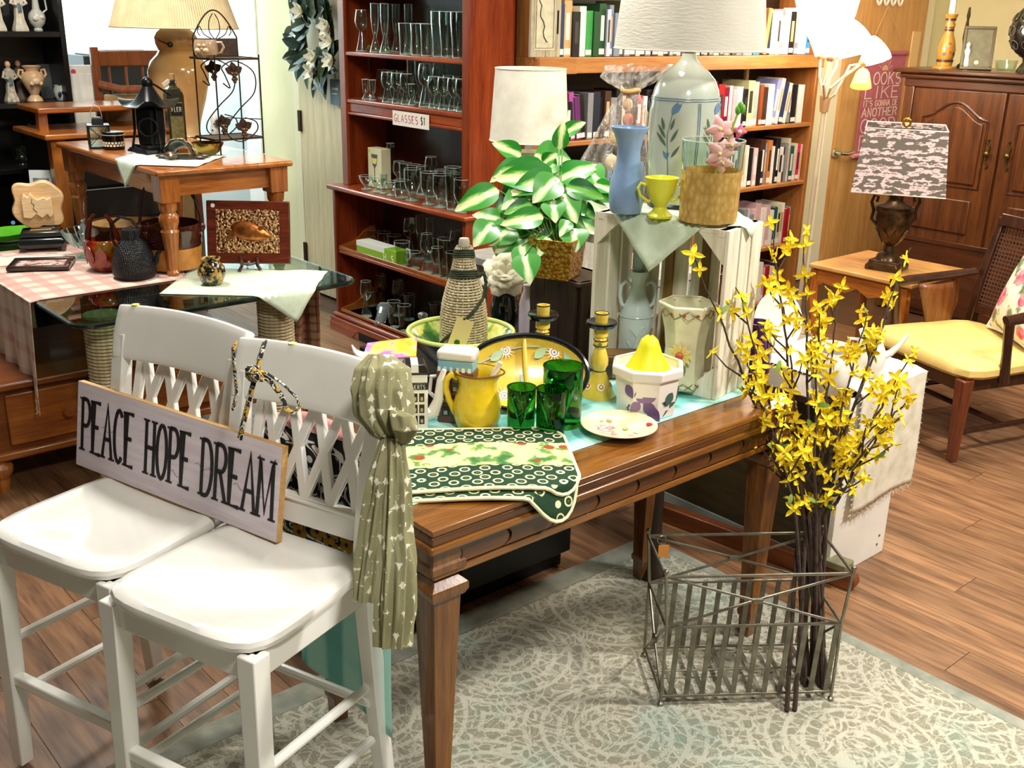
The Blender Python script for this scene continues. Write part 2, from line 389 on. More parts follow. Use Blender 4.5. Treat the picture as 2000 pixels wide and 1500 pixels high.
# ------------------------------------------------------------ rug
def rug_mat():
    t = NT('faded_damask_rug'); t.setp(.95, 0, 0, .1); v = t.coord()
    n = t.noise(v, 2.2, 4); wv = t.n('VectorMath', operation='MULTIPLY_ADD')
    nz = t.n('TexNoise', inp={'Scale': 7., 'Detail': 3.}); t.l(v, nz.inputs['Vector']); t.l(nz.outputs['Color'], wv.inputs[0]); wv.inputs[1].default_value = (.14, .14, 0); t.l(v, wv.inputs[2])
    a = t.n('TexVoronoi', feature='DISTANCE_TO_EDGE', inp={'Scale': 34.}); t.l(wv.outputs[0], a.inputs['Vector'])
    b = t.n('TexMagic', turbulence_depth=3, inp={'Scale': 19., 'Distortion': 2.6}); t.l(wv.outputs[0], b.inputs['Vector'])
    c = t.n('TexVoronoi', feature='F1', inp={'Scale': 2.4, 'Randomness': 0.}); t.l(v, c.inputs['Vector'])
    rings = t.math('SINE', t.math('MULTIPLY', c.outputs['Distance'], 62.))
    f = t.math('ADD', t.math('MULTIPLY', t.math('GREATER_THAN', b.outputs['Fac'], .47), .35), t.math('MULTIPLY', t.math('LESS_THAN', a.outputs['Distance'], .10), .5))
    f = t.math('ADD', f, t.math('MULTIPLY', t.math('GREATER_THAN', rings, .6), .5))
    fine = t.noise(v, 190, 2); f = t.math('ADD', f, t.math('MULTIPLY', t.math('SUBTRACT', fine, .5), .9))
    base_ = t.ramp(n, [(.34, '7c8a7c'), (.44, '83826f'), (.62, '8a8474')]); hi = t.ramp(n, [(.34, 'a5aea0'), (.46, 'b3b0a0')])
    t.col(t.mix(t.ramp(f, [(.25, '000000'), (.75, 'ffffff')]), base_, hi)); t.bump(t.math('ADD', f, fine), .5, .003); return t.m
rug = thing('area_rug', 'large faded grey-green damask rug under the wooden console table', 'rug', (1.2, .6, 0))
part('pile', G().box(-2.6, 1.2, -2.2, 1.40, .001, .011), rug_mat(), rug, bev=.004)
BORD = cloth('82887c', '999a8c', 200)
part('border', G().box(-2.6, 1.24, 1.40, 1.48, .001, .010).box(1.2, 1.24, -2.2, 1.40, .001, .010), BORD, rug)
# ------------------------------------------------------------ console table
TX0, TX1, TY0, TY1, TZ = 1.068, 2.27, 1.44, 1.955, .715
tb = thing('console_table', 'brown wooden console table with arched apron panels and tapered legs', 'table', ((TX0+TX1)/2, (TY0+TY1)/2, 0))
hx, hy = (TX1-TX0)/2, (TY1-TY0)/2
part('table_top', G().box(-hx+.008, hx-.008, -hy+.008, hy-.008, TZ-.014, TZ), WALNUT, tb, bev=.003)
part('top_edge', G().box(-hx, hx, -hy, hy, TZ-.05, TZ-.032), WALNUT, tb, bev=.005)
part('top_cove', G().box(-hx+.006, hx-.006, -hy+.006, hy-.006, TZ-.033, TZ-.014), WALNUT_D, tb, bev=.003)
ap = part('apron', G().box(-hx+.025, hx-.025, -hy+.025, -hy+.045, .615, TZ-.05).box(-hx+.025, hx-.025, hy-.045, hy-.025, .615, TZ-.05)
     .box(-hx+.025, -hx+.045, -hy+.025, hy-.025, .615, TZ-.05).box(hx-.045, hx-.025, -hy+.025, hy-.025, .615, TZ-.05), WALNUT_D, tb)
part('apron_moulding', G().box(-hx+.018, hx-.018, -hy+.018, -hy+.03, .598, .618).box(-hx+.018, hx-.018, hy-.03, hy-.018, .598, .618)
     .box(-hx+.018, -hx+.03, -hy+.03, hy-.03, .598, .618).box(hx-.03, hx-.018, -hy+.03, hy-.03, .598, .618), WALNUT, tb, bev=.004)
npan = 8; x0 = -hx+.085; pw = (2*hx-.17)/npan; a0, a1 = .622, TZ-.053
pg = G(); ha = a1-a0
poly = [(pw-.03+.026*sin(R(a)), ha*(1-cos(R(a)))/2) for a in range(0, 181, 15)]+[(-.0225+.026*sin(R(a)), ha*(1-cos(R(a)))/2) for a in range(180, -1, -15)]
pg.prism(poly, 0, .010, Matrix(((1, 0, 0, 0), (0, 0, -1, 0), (0, 1, 0, 0), (0, 0, 0, 1))))
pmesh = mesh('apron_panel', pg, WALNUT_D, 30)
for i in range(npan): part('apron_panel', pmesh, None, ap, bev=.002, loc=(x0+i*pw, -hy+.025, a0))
for sx in (-1, 1):
    for sy in (-1, 1):
        g = G().sqstack([(.0, 0), (.017, .0), (.019, .06), (.022, .06), (.024, .075), (.02, .085), (.034, .535), (.04, .538), (.046, .55), (.046, .565), (.036, .575), (.028, .582), (.034, .592), (.042, .6), (.042, .615), (.038, .62), (.038, TZ-.05)])
        l = part('leg', g, WALNUT_Z, tb, bev=.003, loc=(sx*(hx-.055), sy*(hy-.055), .0115 if not (sx > 0 and False) else 0))
        for ax in range(4):
            poly = [(-.013, .12), (.013, .12), (.02, .48)]+[(.02*cos(R(a)), .48+.02*sin(R(a))) for a in range(30, 180, 30)]+[(-.02, .48)]
            M = Matrix.Rotation(ax*PI/2, 4, 'Z') @ Matrix(((1, 0, 0, 0), (0, .0315, -1, -.0185), (0, 1, 0, 0), (0, 0, 0, 1)))
            part('leg_panel', G().prism(poly, .0, .003, M), WALNUT_Z, l, bev=.001)
# ------------------------------------------------------------ black cabinet behind the console
bk = thing('black_cabinet', 'low black two-tier cabinet standing behind the wooden console table', 'cabinet', (1.66, 2.45, 0))
part('body', G().box(-.45, .45, -.34, .15, .05, .38), BLACK, bk, bev=.004); part('top', G().box(-.46, .46, -.35, .16, .38, .40), BLACK, bk, bev=.004)
part('plinth', G().box(-.43, .43, -.32, .13, 0, .05), BLACK, bk); part('raised_tier', G().box(.02, .60, -.43, .13, .40, .67), BLACK, bk, bev=.003); part('raised_top', G().box(.0, .62, -.45, .15, .67, .69), BLACK, bk, bev=.003)
for s in (-1, 1): part('door', G().box(-.44 if s < 0 else .005, -.005 if s < 0 else .44, -.352, -.34, .06, .37), BLACK, bk, bev=.003)
# ------------------------------------------------------------ glassware bookcase (front faces -X)
bc = thing('glassware_bookcase', 'tall reddish cherry bookcase filled with drinking glasses', 'bookcase', (2.98, 4.26, 0))
def B(name, x0, x1, y0, y1, z0, z1, mt, par=bc, bev=.004): return part(name, G().box(x0, x1, y0, y1, z0, z1), mt, par, bev=bev)
# local x: 0 = front, .28 = back ; local y: -.56 .. .56
B('plinth', -.07, .27, -.58, .58, 0, .075, CHERRY_H); B('plinth_moulding', -.06, .27, -.57, .57, .075, .1, CHERRY_H, bev=.01)
for s in (-1, 1):
    B('base_side', -.04, .27, *sorted((s*.54, s*.565)), .1, .77, CHERRY)
    B('upper_side', .02, .27, *sorted((s*.49, s*.53)), .79, 2.15, CHERRY)
    B('stile', .005, .025, *sorted((s*.475, s*.53)), .79, 2.15, CHERRY)
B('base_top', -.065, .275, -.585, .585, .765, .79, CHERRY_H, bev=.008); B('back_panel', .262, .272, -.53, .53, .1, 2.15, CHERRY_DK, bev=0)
B('top_cornice', -.03, .275, -.56, .56, 2.13, 2.2, CHERRY_H, bev=.01)
for z in (1.46, 1.23, 1.75): B('shelf', .01, .262, -.49, .49, z-.022, z, CHERRY_H, bev=.005)
B('shelf_apron', .02, .032, -.478, .478, 1.165, 1.21, CHERRY_H); B('apron_bead', .012, .024, -.478, .478, 1.15, 1.165, CHERRY_H)
B('shelf', -.03, .262, -.54, .54, .425, .445, CHERRY_H, bev=.005); B('shelf', -.04, .262, -.54, .54, .08, .1, CHERRY_H)
for z in (.445, .1):     # curled gallery rails of the lower shelves
    for s in (-1, 1):
        poly = [(-.03, 0), (.2, 0), (.2, .11), (.17, .105)]+[(.14-.12*t, .03+.065*(1-t)**2) for t in (0, .25, .5, .75, 1)]+[(-.03, .02)]
        part('side_rail', G().prism(poly, -.006, .006, T(0, s*.53, z, rx=PI/2)), HONEY_X, bc)
    B('front_rail', -.03, -.018, -.53, .53, z, z+.02, HONEY_Y)
g = G()
for s in (-1, 1): part('bracket_foot', G().prism([(s*.58, 0), (s*.36, 0), (s*.33, .03), (s*.3, .05), (s*.58, .05)][::int(-s) or 1], -.004, .0, Matrix(((0, 0, 1, -.07), (1, 0, 0, 0), (0, 1, 0, 0), (0, 0, 0, 1)))), CHERRY_H, bc)

part('arch_shadow_gap', G().box(-.072, -.0705, -.3, .3, 0.003, .045), plain('120604', .8), bc)  # dark strip laid on the plinth front, painting the shade under an arch
# ------------------------------------------------------------ oak bookshelf (front faces -Y)
bs = thing('oak_bookshelf', 'wide light oak bookshelf packed with books behind the lamps', 'bookshelf', (3.29, 3.64, 0))
BW = 2.22
def B2(name, x0, x1, z0, z1, mt=OAK, y0=0, y1=.3, bev=.003): return part(name, G().box(x0, x1, y0, y1, z0, z1), mt, bs, bev=bev)
for x in (0, 1.19, BW-.03): B2('upright', x, x+.03, 0, 1.40, OAK_Z)
for x in (0, BW-.05): B2('upper_upright', x, x+.03, 1.47, 2.2, OAK_Z, .02)
B2('left_stile', .03, .12, .0, 1.40, OAK_Z, -.002, .02); B2('top_rail', .0, BW+.01, 1.40, 1.47, OAK, -.02); B2('rail_block', .002, .235, 1.398, 1.472, OAK, -.026, .1)
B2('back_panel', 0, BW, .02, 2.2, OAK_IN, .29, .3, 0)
for z in (1.09, .753, .384, .05):
    B2('shelf', .03, 1.19, z-.022, z); B2('shelf', 1.22, BW-.03, z-.022, z)
B2('shelf', .03, BW-.05, 1.80, 1.82, OAK, .02)
for z0, z1 in ((1.09, 1.40), (.753, 1.068)): B2('back_post', 1.80, 1.825, z0, z1, plain('d8c690', .6), .2, .22)
# ------------------------------------------------------------ armoire (front faces -X)
AX, AY = 5.86, 3.29
ar = thing('armoire', 'tall brown wooden armoire with arched panel doors and dark pulls', 'cabinet', (AX, AY, 0))
def B3(name, x0, x1, y0, y1, z0, z1, mt=ARMO, par=ar, bev=.004): return part(name, G().box(x0, x1, y0, y1, z0, z1), mt, par, bev=bev)
AW = 1.24
B3('body', .02, .58, -AW, 0, .0, 1.33); B3('cornice', -.06, .6, -AW-.04, .06, 1.385, 1.41, ARMO_D, bev=.008)
B3('cornice_cove', -.03, .59, -AW-.02, .03, 1.355, 1.387, ARMO_D, bev=.012); B3('frieze', .0, .58, -AW, .005, 1.31, 1.356, ARMO_D)
B3('stile', 0, .02, -.06, 0, 0, 1.31); B3('drawer_front', 0, .02, -AW, -.065, .03, .44, ARMO_D, bev=.008)
MX = Matrix(((0, 0, -1, 0), (1, 0, 0, 0), (0, 1, 0, 0), (0, 0, 0, 1)))   # xy plane -> yz plane facing -X
for k, (ya, yb) in enumerate(((-.60, -.065), (-1.16, -.615))):
    d = B3('door', 0, .02, ya, yb, .46, 1.305)
    ym = (ya+yb)/2; wq = (yb-ya)/2
    def arch(h0, ins, zt, dz):   # arched outline
        pts = [(ym-wq+ins, h0), (ym+wq-ins, h0), (ym+wq-ins, zt)]
        n_ = 14; w2 = wq-ins
        return pts+[(ym+w2*(1-2*t/n_), zt+dz*(.5-.5*cos(2*PI*t/n_))) for t in range(1, n_)]+[(ym-w2, zt)]
    part('panel_moulding', G().tube([(q[0], q[1], 0) for q in arch(.78, .075, 1.15, .09)], .008, 6, MX, True), ARMO_D, d)
    part('panel', G().prism(arch(.80, .1, 1.135, .085), 0, .012, MX), ARMO, d, bev=.006)
    part('panel', G().prism([(ym-wq+.1, .52), (ym+wq-.1, .52), (ym+wq-.1, .71), (ym-wq+.1, .71)], 0, .012, MX), ARMO, d, bev=.006)
    yk = ya+.05 if k == 0 else yb-.05
    q = part('pull', G().ball((-.02, yk, .98), (.012, .016, .016)).tube([(-.004, yk, 1.06), (-.008, yk+.012, 1.045), (-.006, yk-.008, 1.02), (-.008, yk, .98), (-.006, yk+.008, .94), (-.008, yk-.01, .915), (-.004, yk, .9)], .005, 6), plain('6a5a2a', .35, .9), d)
B3('waist_rail', -.006, .02, -AW, 0, .435, .465, ARMO_D)
# ------------------------------------------------------------ white counter stools
def seat_fn(q, a):
    r = math.hypot(q[0], q[1]); c, s = cos(a), sin(a); k = (abs(c)**5+abs(s)**5)**(-.2)
    y = .19*s*k*r; x = .197*c*k*r*(1-.035*(s*k*r)); return (x, y, q[2])
SZ = .612; SRZ = R(-70.7)
MXZ = Matrix(((1, 0, 0, 0), (0, 0, -1, 0), (0, 1, 0, 0), (0, 0, 0, 1)))   # xy plane -> xz plane facing -Y
def make_stool(label, loc):
    t = thing('counter_stool', label, 'stool', loc, SRZ, 'white counter stools with crossed lattice backs')
    part('seat', G().lathe([(0, SZ-.010), (.35, SZ-.009), (.65, SZ-.005), (.86, SZ), (.94, SZ-.0005), (.985, SZ-.007), (1, SZ-.016), (.985, SZ-.026), (.95, SZ-.03), (0, SZ-.03)], 48, None, seat_fn), WHITE_PAINT, t)
    part('seat_rail', G().box(-.175, .175, -.168, -.148, SZ-.085, SZ-.03).box(-.16, .16, .14, .16, SZ-.085, SZ-.03).box(-.185, -.165, -.16, .15, SZ-.085, SZ-.03).box(.165, .185, -.16, .15, SZ-.085, SZ-.03), WHITE_PAINT, t, bev=.003)
    for s in (-1, 1):
        part('leg', G().stack([(s*.184, -.172, 0.012, .017, .017), (s*.176, -.158, SZ-.03, .021, .021)]), WHITE_PAINT, t, bev=.003)
        part('leg', G().stack([(s*.178, .215, .012, .016, .018), (s*.172, .19, .3, .017, .019), (s*.168, .178, .5, .018, .021), (s*.168, .178, .64, .018, .02), (s*.172, .195, .8, .018, .018), (s*.178, .225, .94, .018, .014)]), WHITE_PAINT, t, bev=.003)
        for z, k in ((.33, 1), (.19, 1)):
            part('rung', G().tube([(s*(.185-z*.02), -.165, z), (s*(.175), .19-z*.1, z-.01)], .0105, 10), WHITE_PAINT, t)
    part('footrest', G().box(-.18, .18, -.178, -.152, .225, .25), WHITE_PAINT, t, bev=.004)
    part('rung', G().tube([(-.17, .175, .27), (.17, .175, .27)], .0105, 10), WHITE_PAINT, t)
    def rail(u, v):
        x = (u-.5)*2; return (x*.2*(.96+.04*v), .205+.018*v*v*1.2+.022*(1-x*x)+(v-.0)*.022, .882+v*.12-(.006*x*x)*v)
    part('top_rail', G().sheet(rail, 21, 7), WHITE_PAINT, t, solid=.026, bev=.006)
    kx = .28   # lean of the lattice
    def lean(g, name, th=.014, y0=.180):
        M = Matrix(((1, 0, 0, 0), (0, kx, -1, y0-kx*.64), (0, 1, 0, 0), (0, 0, 0, 1)))
        return part(name, g(M), WHITE_PAINT, t, bev=.002)
    lean(lambda M: G().box(-.155, .155, .645, .70, -.009, .009, M), 'lower_rail')
    lean(lambda M: G().box(-.155, .155, .691, .697, .009, .014, M), 'rail_bead')
    for s in (-1, 1): lean(lambda M: G().box(*sorted((s*.136, s*.158)), .695, .895, -.008, .008, M), 'inner_stile')
    n = 4; wq = .272/n
    for i in range(n):
        a = -.136+i*wq; b = a+wq; z0, z1 = .699, .895; h = .011
        lean(lambda M: G().prism([(a-h, z0), (a+h, z0), (b+h, z1), (b-h, z1)], -.007, .007, M), 'lattice_bar')
        lean(lambda M: G().prism([(b-h, z0), (b+h, z0), (a+h, z1), (a-h, z1)], -.0068, .0072, M), 'lattice_bar')
    lab = part('price_dot', G().lathe([(.009, 0), (.009, .0008)], 16), plain('d8dc2a', .6), t)
    return t
C1 = Vector((.80, 1.70, 0)); C2 = Vector((.703, 2.10, 0))
st1 = make_stool('white counter stool nearest the console table, knotted scarf on its back', C1)
st2 = dup(st1, C2, None, 'white counter stool furthest left, with the left half of the lettered board')
for st, u in ((st1, .33), (st2, .12)):
    for o in st.children:
        if o.name.startswith('price_dot'):
            x = (u-.5)*2; o.location = (x*.205, .24+.022*(1-x*x), 1.003)
def SL(x, y, z, C=C1):   # stool local -> world
    return Vector((C.x+x*cos(SRZ)-y*sin(SRZ), C.y+x*sin(SRZ)+y*cos(SRZ), z))
# ------------------------------------------------------------ lettered board
DD = Vector((-sin(SRZ), cos(SRZ), 0)); a = at(172, 897, SZ+.002)-DD*.035; b = at(546, 1057, SZ+.002)-DD*.01; L = (b-a).length
xd = (b-a).normalized(); nrm = Vector((xd.y, -xd.x, 0)); nrm = nrm if nrm.dot(FH) < 0 else -nrm
up = (Vector((0, 0, 1))-nrm*.16).normalized(); zd = xd.cross(up)
BH = .205
t = NT('whitewashed_board'); t.setp(.55); v = t.coord((3, 40, 3)); t.col(t.ramp(t.noise(v, 1.4, 5, .65), [(.3, 'd8c9d2'), (.55, 'e8dce3'), (.75, 'f2ebee')])); BOARD = t.m
sg = thing('lettered_board', 'pinkish white board reading PEACE HOPE DREAM leaning on the stools', 'sign')
sg.matrix_world = basis(a, xd, up, zd)
part('board', G().box(0, L, 0, BH, -.016, -.0005), wood('b98a4e', 'd9ae70', 'X', 2, .6, 0), sg); part('face', G().box(0.001, L-.001, .001, BH-.001, -.002, 0), BOARD, sg)
INK = plain('1a1716', .6, var=.3, vs=120)
for wd, f0, f1 in (('PEACE', .028, .315), ('HOPE', .372, .60), ('DREAM', .648, .975)):
    cw = .03; k = (f1-f0)*L/textw(wd, cw, .2)
    part('word_'+wd.lower(), lettering(wd, 0, 0, cw*k, BH*.60, .0092, .2, .0012, T(f0*L, BH*.215, 0)), INK, sg, smooth=0)
FAINT = plain('a59aa2', .7)
g = G()
for x0, y0, n in ((.14, .55, 6), (.5, .34, 5), (.62, .52, 7), (.8, .45, 9)):
    g.tube([((x0+.02*i*.8)*L, (y0+.03*sin(i*1.9)-.02*i*.3)*BH, .0006) for i in range(n)], .0007, 4)
part('faint_script', g, FAINT, sg)['kind'] = 'stuff'
# ------------------------------------------------------------ star scarf
t = NT('star_print_cotton'); t.setp(.9, 0, 0, .15); v = t.coord()
vo = t.n('TexVoronoi', feature='F1', distance='MINKOWSKI', inp={'Scale': 42., 'Exponent': .5, 'Randomness': .6}); t.l(v, vo.inputs['Vector'])
base_ = t.ramp(t.noise(v, 9, 4), [(.3, '7d7a58'), (.7, '9b9875')]); t.col(t.mix(t.math('LESS_THAN', vo.outputs['Distance'], .95), base_, 'dfdcc4')); t.bump(t.noise(v, 120, 3), .3, .002); SCARF = t.m
sc = thing('star_print_scarf', 'olive scarf with white stars knotted over the stool back', 'scarf', SL(.20, .215, .6))
def sp(px, py, d): return CC+ray(px, py)*d
def bundle(path, wid, dpt, nf, amp, seed, n=40, tw=0.):
    """hanging cloth: path of (px,py,depth), half width px, half depth m, nf folds"""
    rnd = random.Random(seed); ph = [rnd.uniform(0, 6.3) for _ in range(4)]
    def fn(u, v):
        k = v*(len(path)-1); i = min(int(k), len(path)-2); f = k-i; f = f*f*(3-2*f)*.5+f*.5
        q = [path[i][j]*(1-f)+path[i+1][j]*f for j in range(3)]; hw = (wid[i]*(1-f)+wid[i+1]*f)*q[2]/FPX; hd = dpt[i]*(1-f)+dpt[i+1]*f
        a = u*2*PI+tw*v; fold = 1+amp*sin(nf*a+ph[0]+1.3*sin(v*7+ph[1]))+amp*.6*sin((nf*2-1)*a+ph[2]+2*v)
        c = sp(*q); c = c+CR*(cos(a)*hw*fold)+CF*(sin(a)*hd*fold)
        return c-sc.location
    g = G().sheet(fn, n*2, 30, closeu=True); g.f += [tuple(range(n*2))]; return g
D0 = 1.93
part('wrap', bundle([(742, 692, D0), (748, 720, D0-.02), (745, 760, D0-.03), (750, 810, D0-.03), (768, 850, D0-.03), (778, 868, D0-.02)], [22, 52, 57, 56, 42, 14], [.02, .045, .05, .045, .035, .02], 9, .08, 3), SCARF, sc, label='bunched upper loop of the scarf')
part('knot', bundle([(768, 800, D0-.06), (785, 812, D0-.07), (792, 840, D0-.075), (786, 866, D0-.06)], [10, 24, 26, 12], [.02, .03, .03, .012], 4, .12, 5, 24), SCARF, sc)
part('tail', bundle([(766, 850, D0-.05), (752, 930, D0-.05), (742, 1010, D0-.04), (732, 1090, D0-.03), (722, 1172, D0-.03)], [18, 30, 34, 34, 28], [.014, .024, .028, .03, .026], 7, .16, 7), SCARF, sc)
part('tail', bundle([(772, 856, D0-.06), (774, 940, D0-.06), (772, 1030, D0-.05), (776, 1100, D0-.05), (774, 1190, D0-.05), (768, 1262, D0-.05)], [16, 24, 28, 34, 36, 32], [.014, .02, .024, .028, .028, .022], 7, .17, 9), SCARF, sc)
# ------------------------------------------------------------ strap and floral bag behind the near stool
t = NT('patterned_strap'); t.setp(.7); v = t.coord(); t.col(t.ramp(t.noise(v, 55, 2), [(.40, '14120f'), (.47, 'e8e2cc'), (.53, '2a2a24'), (.6, 'd9a93a')], 'CONSTANT')); STRAP = t.m
t = NT('black_damask_print'); t.setp(.75); v = t.coord(); mg = t.n('TexMagic', turbulence_depth=4, inp={'Scale': 11., 'Distortion': 1.8}); t.l(v, mg.inputs[0])
t.col(t.ramp(mg.outputs['Fac'], [(.60, '0d0c0d'), (.64, 'd9d6d0')])); DAMASK = t.m
bg = thing('floral_tote_bag', 'black floral tote bag hanging by a patterned strap behind the stool', 'bag', SL(-.02, .258, .56), SRZ)
def pillow(w2, h, d, pw=4):
    def fn(u, v):
        a = u*2*PI; k = (abs(cos(a))**pw+abs(sin(a))**pw)**(-1/pw)
        f = 1-.25*abs(2*v-1)**3; e = (1-abs(2*v-1)**6)
        return (w2*cos(a)*k*f, d*sin(a)*k*(.25+.75*e), h*v)
    g = G().sheet(fn, 40, 16, closeu=True); g.f += [tuple(range(40)), tuple(range(600, 640))]; return g
part('bag_body', pillow(.17, .27, .028), DAMASK, bg); part('bag_lining', G().sheet(lambda u, v: (-.14+.28*u, -.02+.02*v, .265+.035*sin(PI*u)*v), 8, 4), plain('d99a98', .8), bg, solid=.004)
for x, z in ((.02, .045), (.065, .06), (.10, .035), (.055, .02), (-.03, .03)):
    g = G()
    for k in range(5): g.ball((x+.013*cos(k*1.257), -.030, z+.013*sin(k*1.257)), (.009, .002, .009), 8, 5)
    f = part('printed_flower', g, plain('b8841f', .8), bg); part('flower_eye', G().ball((x, -.0325, z), (.005, .001, .005), 8, 5), BLACK, f)
K = lambda px, py, d=1.99: sp(px, py, d)-Vector(bg.location)
def unrot(p): return Matrix.Rotation(-SRZ, 4, 'Z') @ p
strap = G().tube([unrot(K(*q)) for q in ((517, 668, 2.0), (510, 690, 1.97), (503, 715, 1.96), (497, 740, 1.955), (488, 775, 1.96), (478, 815, 1.965), (468, 858, 1.97))], .0085, 8, flat=.4)
strap.tube([unrot(K(*q)) for q in ((500, 728, 1.95), (525, 742, 1.95), (548, 770, 1.955), (560, 800, 1.96), (575, 806, 1.96), (586, 795, 1.96), (578, 775, 1.955), (550, 748, 1.95), (520, 728, 1.945), (500, 724, 1.945))], .005, 8, flat=.5)
for k in range(3): strap.tube([unrot(K(497+14*cos(a*.7+k), 730+13*sin(a*.7+k*2), 1.945-.006*k)) for a in range(9)], .005, 6, closed=True)
part('strap', strap, STRAP, bg)
g = G().tube([unrot(K(*q)) for q in ((462, 668, 2.06), (455, 680, 2.05), (458, 720, 2.08), (462, 770, 2.1), (455, 800, 2.12))], .006, 8, flat=.5); part('strap', g, STRAP, bg)
part('side_flap', G().prism([(0, 0), (.035, -.01), (.035, .085), (.028, .11), (.01, .075), (-.012, .045), (-.012, .02)], -.006, .006, MXZ @ T(-.235, .135, 0)), BLACK, bg, bev=.003)
# ------------------------------------------------------------ helpers for tabletop things
def pot(name, label, cat, px, py, z, prof, mt, rb=None, n=32, body='body', rz=0, fn=None, group=None, dz=0, smooth=40):
    """turned thing; prof = [(radius px, height px)] measured on the photograph at its own depth"""
    rb = prof[0][0] if rb is None else rb; rb = rb or prof[1][0]
    p, s, v = base(px, py, z, rb); t = thing(name, label, cat, p+Vector((0, 0, dz)), rz, group)
    part(body, G().lathe([(r*s, h*v) for r, h in prof], n, None, fn), mt, t, smooth=smooth); return t, s, v
def hollow(prof, th, floor=None):
    """outer profile (r,h) -> closed vessel profile with wall thickness"""
    inner = [(max(r-th, .5), h) for r, h in prof if h > (floor or th)]
    return [(0, prof[0][1])]+prof+inner[::-1]+[(0, (floor or th))]
def disc_decal(c, n_, r, mt, par, name='printed_mark', sy=1., rot=0., th=.0006, k=14, up=(0, 0, 1)):
    n_ = Vector(n_).normalized(); u = Vector(up); u = (u-n_*u.dot(n_)).normalized(); x = u.cross(n_)
    M = basis(c, x, u, n_) @ Matrix.Rotation(rot, 4, 'Z')
    return part(name, G().lathe([(r, -th), (r, th), (0, th)], k, M @ Matrix.Diagonal((1, sy, 1, 1))), mt, par, smooth=0)
def leaf_poly(L, W, n=8):
    a = [(W*sin(PI*(i/n)**.8), L*i/n) for i in range(n+1)]; return a+[(-x, y) for x, y in a[-2:0:-1]]
def leaf_decal(c, n_, L, W, rot, mt, par, name='printed_leaf', th=.0005, up=(0, 0, 1)):
    n_ = Vector(n_).normalized(); u = Vector(up); u = (u-n_*u.dot(n_)).normalized(); x = u.cross(n_)
    return part(name, G().prism(leaf_poly(L, W, 6), -th, th, basis(c, x, u, n_) @ Matrix.Rotation(rot, 4, 'Z')), mt, par, smooth=0)
TOV = Vector((-FH.x, -FH.y, 0))   # horizontal direction towards the viewer
# ------------------------------------------------------------ turquoise runner
AQUA = cloth('8fcfc6', 'b4e2d8', 120, .85, .3, .12)
t = NT('turquoise_stripe_cloth'); t.setp(.8, 0, 0, .2); v = t.coord(); wv = t.n('TexWave', bands_direction='Y', inp={'Scale': 2.1, 'Distortion': .4}); t.l(v, wv.inputs[0])
t.col(t.ramp(wv.outputs['Fac'], [(.3, '6fb5b0'), (.5, '93d0c8'), (.7, 'a9ded2')])); t.bump(t.noise(v, 35, 4), .4, .004); AQUA = t.m
def runner(u, v):
    y = 1.565+.375*u; L = v*1.72; x = TX1-.02-L; z = TZ+.0015
    if x < TX0-.006:
        z = TZ-(TX0-.006-x); x = TX0-.007-.008*math.sin((TZ-z)*4)*(.6+.4*sin(u*9))-.003*sin(u*14+z*6)
    return (x, y, z)
rn = part('table_runner', G().sheet(runner, 14, 60), AQUA, None, solid=.002); tag(rn, 'turquoise cloth runner along the console table, hanging over its left end', 'cloth')
# ------------------------------------------------------------ placemats
def mat_placemat():
    t = NT('provencal_print'); t.setp(.85, 0, 0, .2); v = t.coord()
    sp_ = t.n('SeparateXYZ'); t.l(v, sp_.inputs[0])
    rot = t.coord((1, 1, 1), (0, 0, R(45))); vo = t.n('TexVoronoi', feature='F1', inp={'Scale': 31., 'Randomness': .22}); t.l(rot, vo.inputs['Vector'])
    d = vo.outputs['Distance']; ring = t.math('MULTIPLY', t.math('GREATER_THAN', d, .25), t.math('LESS_THAN', d, .37))
    grn = t.mix(ring, '24402a', 'dedcae'); grn = t.mix(t.math('LESS_THAN', d, .13), grn, '5b5a2e')
    n1 = t.noise(v, 20, 3); n2 = t.n('TexVoronoi', feature='F1', inp={'Scale': 16.}); t.l(v, n2.inputs['Vector'])
    flo = t.ramp(n1, [(.42, 'efe39a'), (.52, 'e9dd90'), (.56, '6f9a52'), (.66, '3f7040')]); flo = t.mix(t.math('LESS_THAN', n2.outputs['Distance'], .2), flo, '9a4a2e')
    band = t.math('LESS_THAN', t.math('ABSOLUTE', t.math('SUBTRACT', sp_.outputs[1], .012)), .062)
    t.col(t.mix(band, grn, flo)); t.bump(t.noise(v, 60, 3), .35, .003); return t.m
PMAT = mat_placemat(); PIPE = cloth('efe9bf', None, 200)
def rrect(hw, hh, r, n=5):
    o = []
    for cx, cy, a in ((hw-r, -hh+r, -90), (hw-r, hh-r, 0), (-hw+r, hh-r, 90), (-hw+r, -hh+r, 180)):
        o += [(cx+r*cos(R(a+90*i/n)), cy+r*sin(R(a+90*i/n))) for i in range(n+1)]
    return o
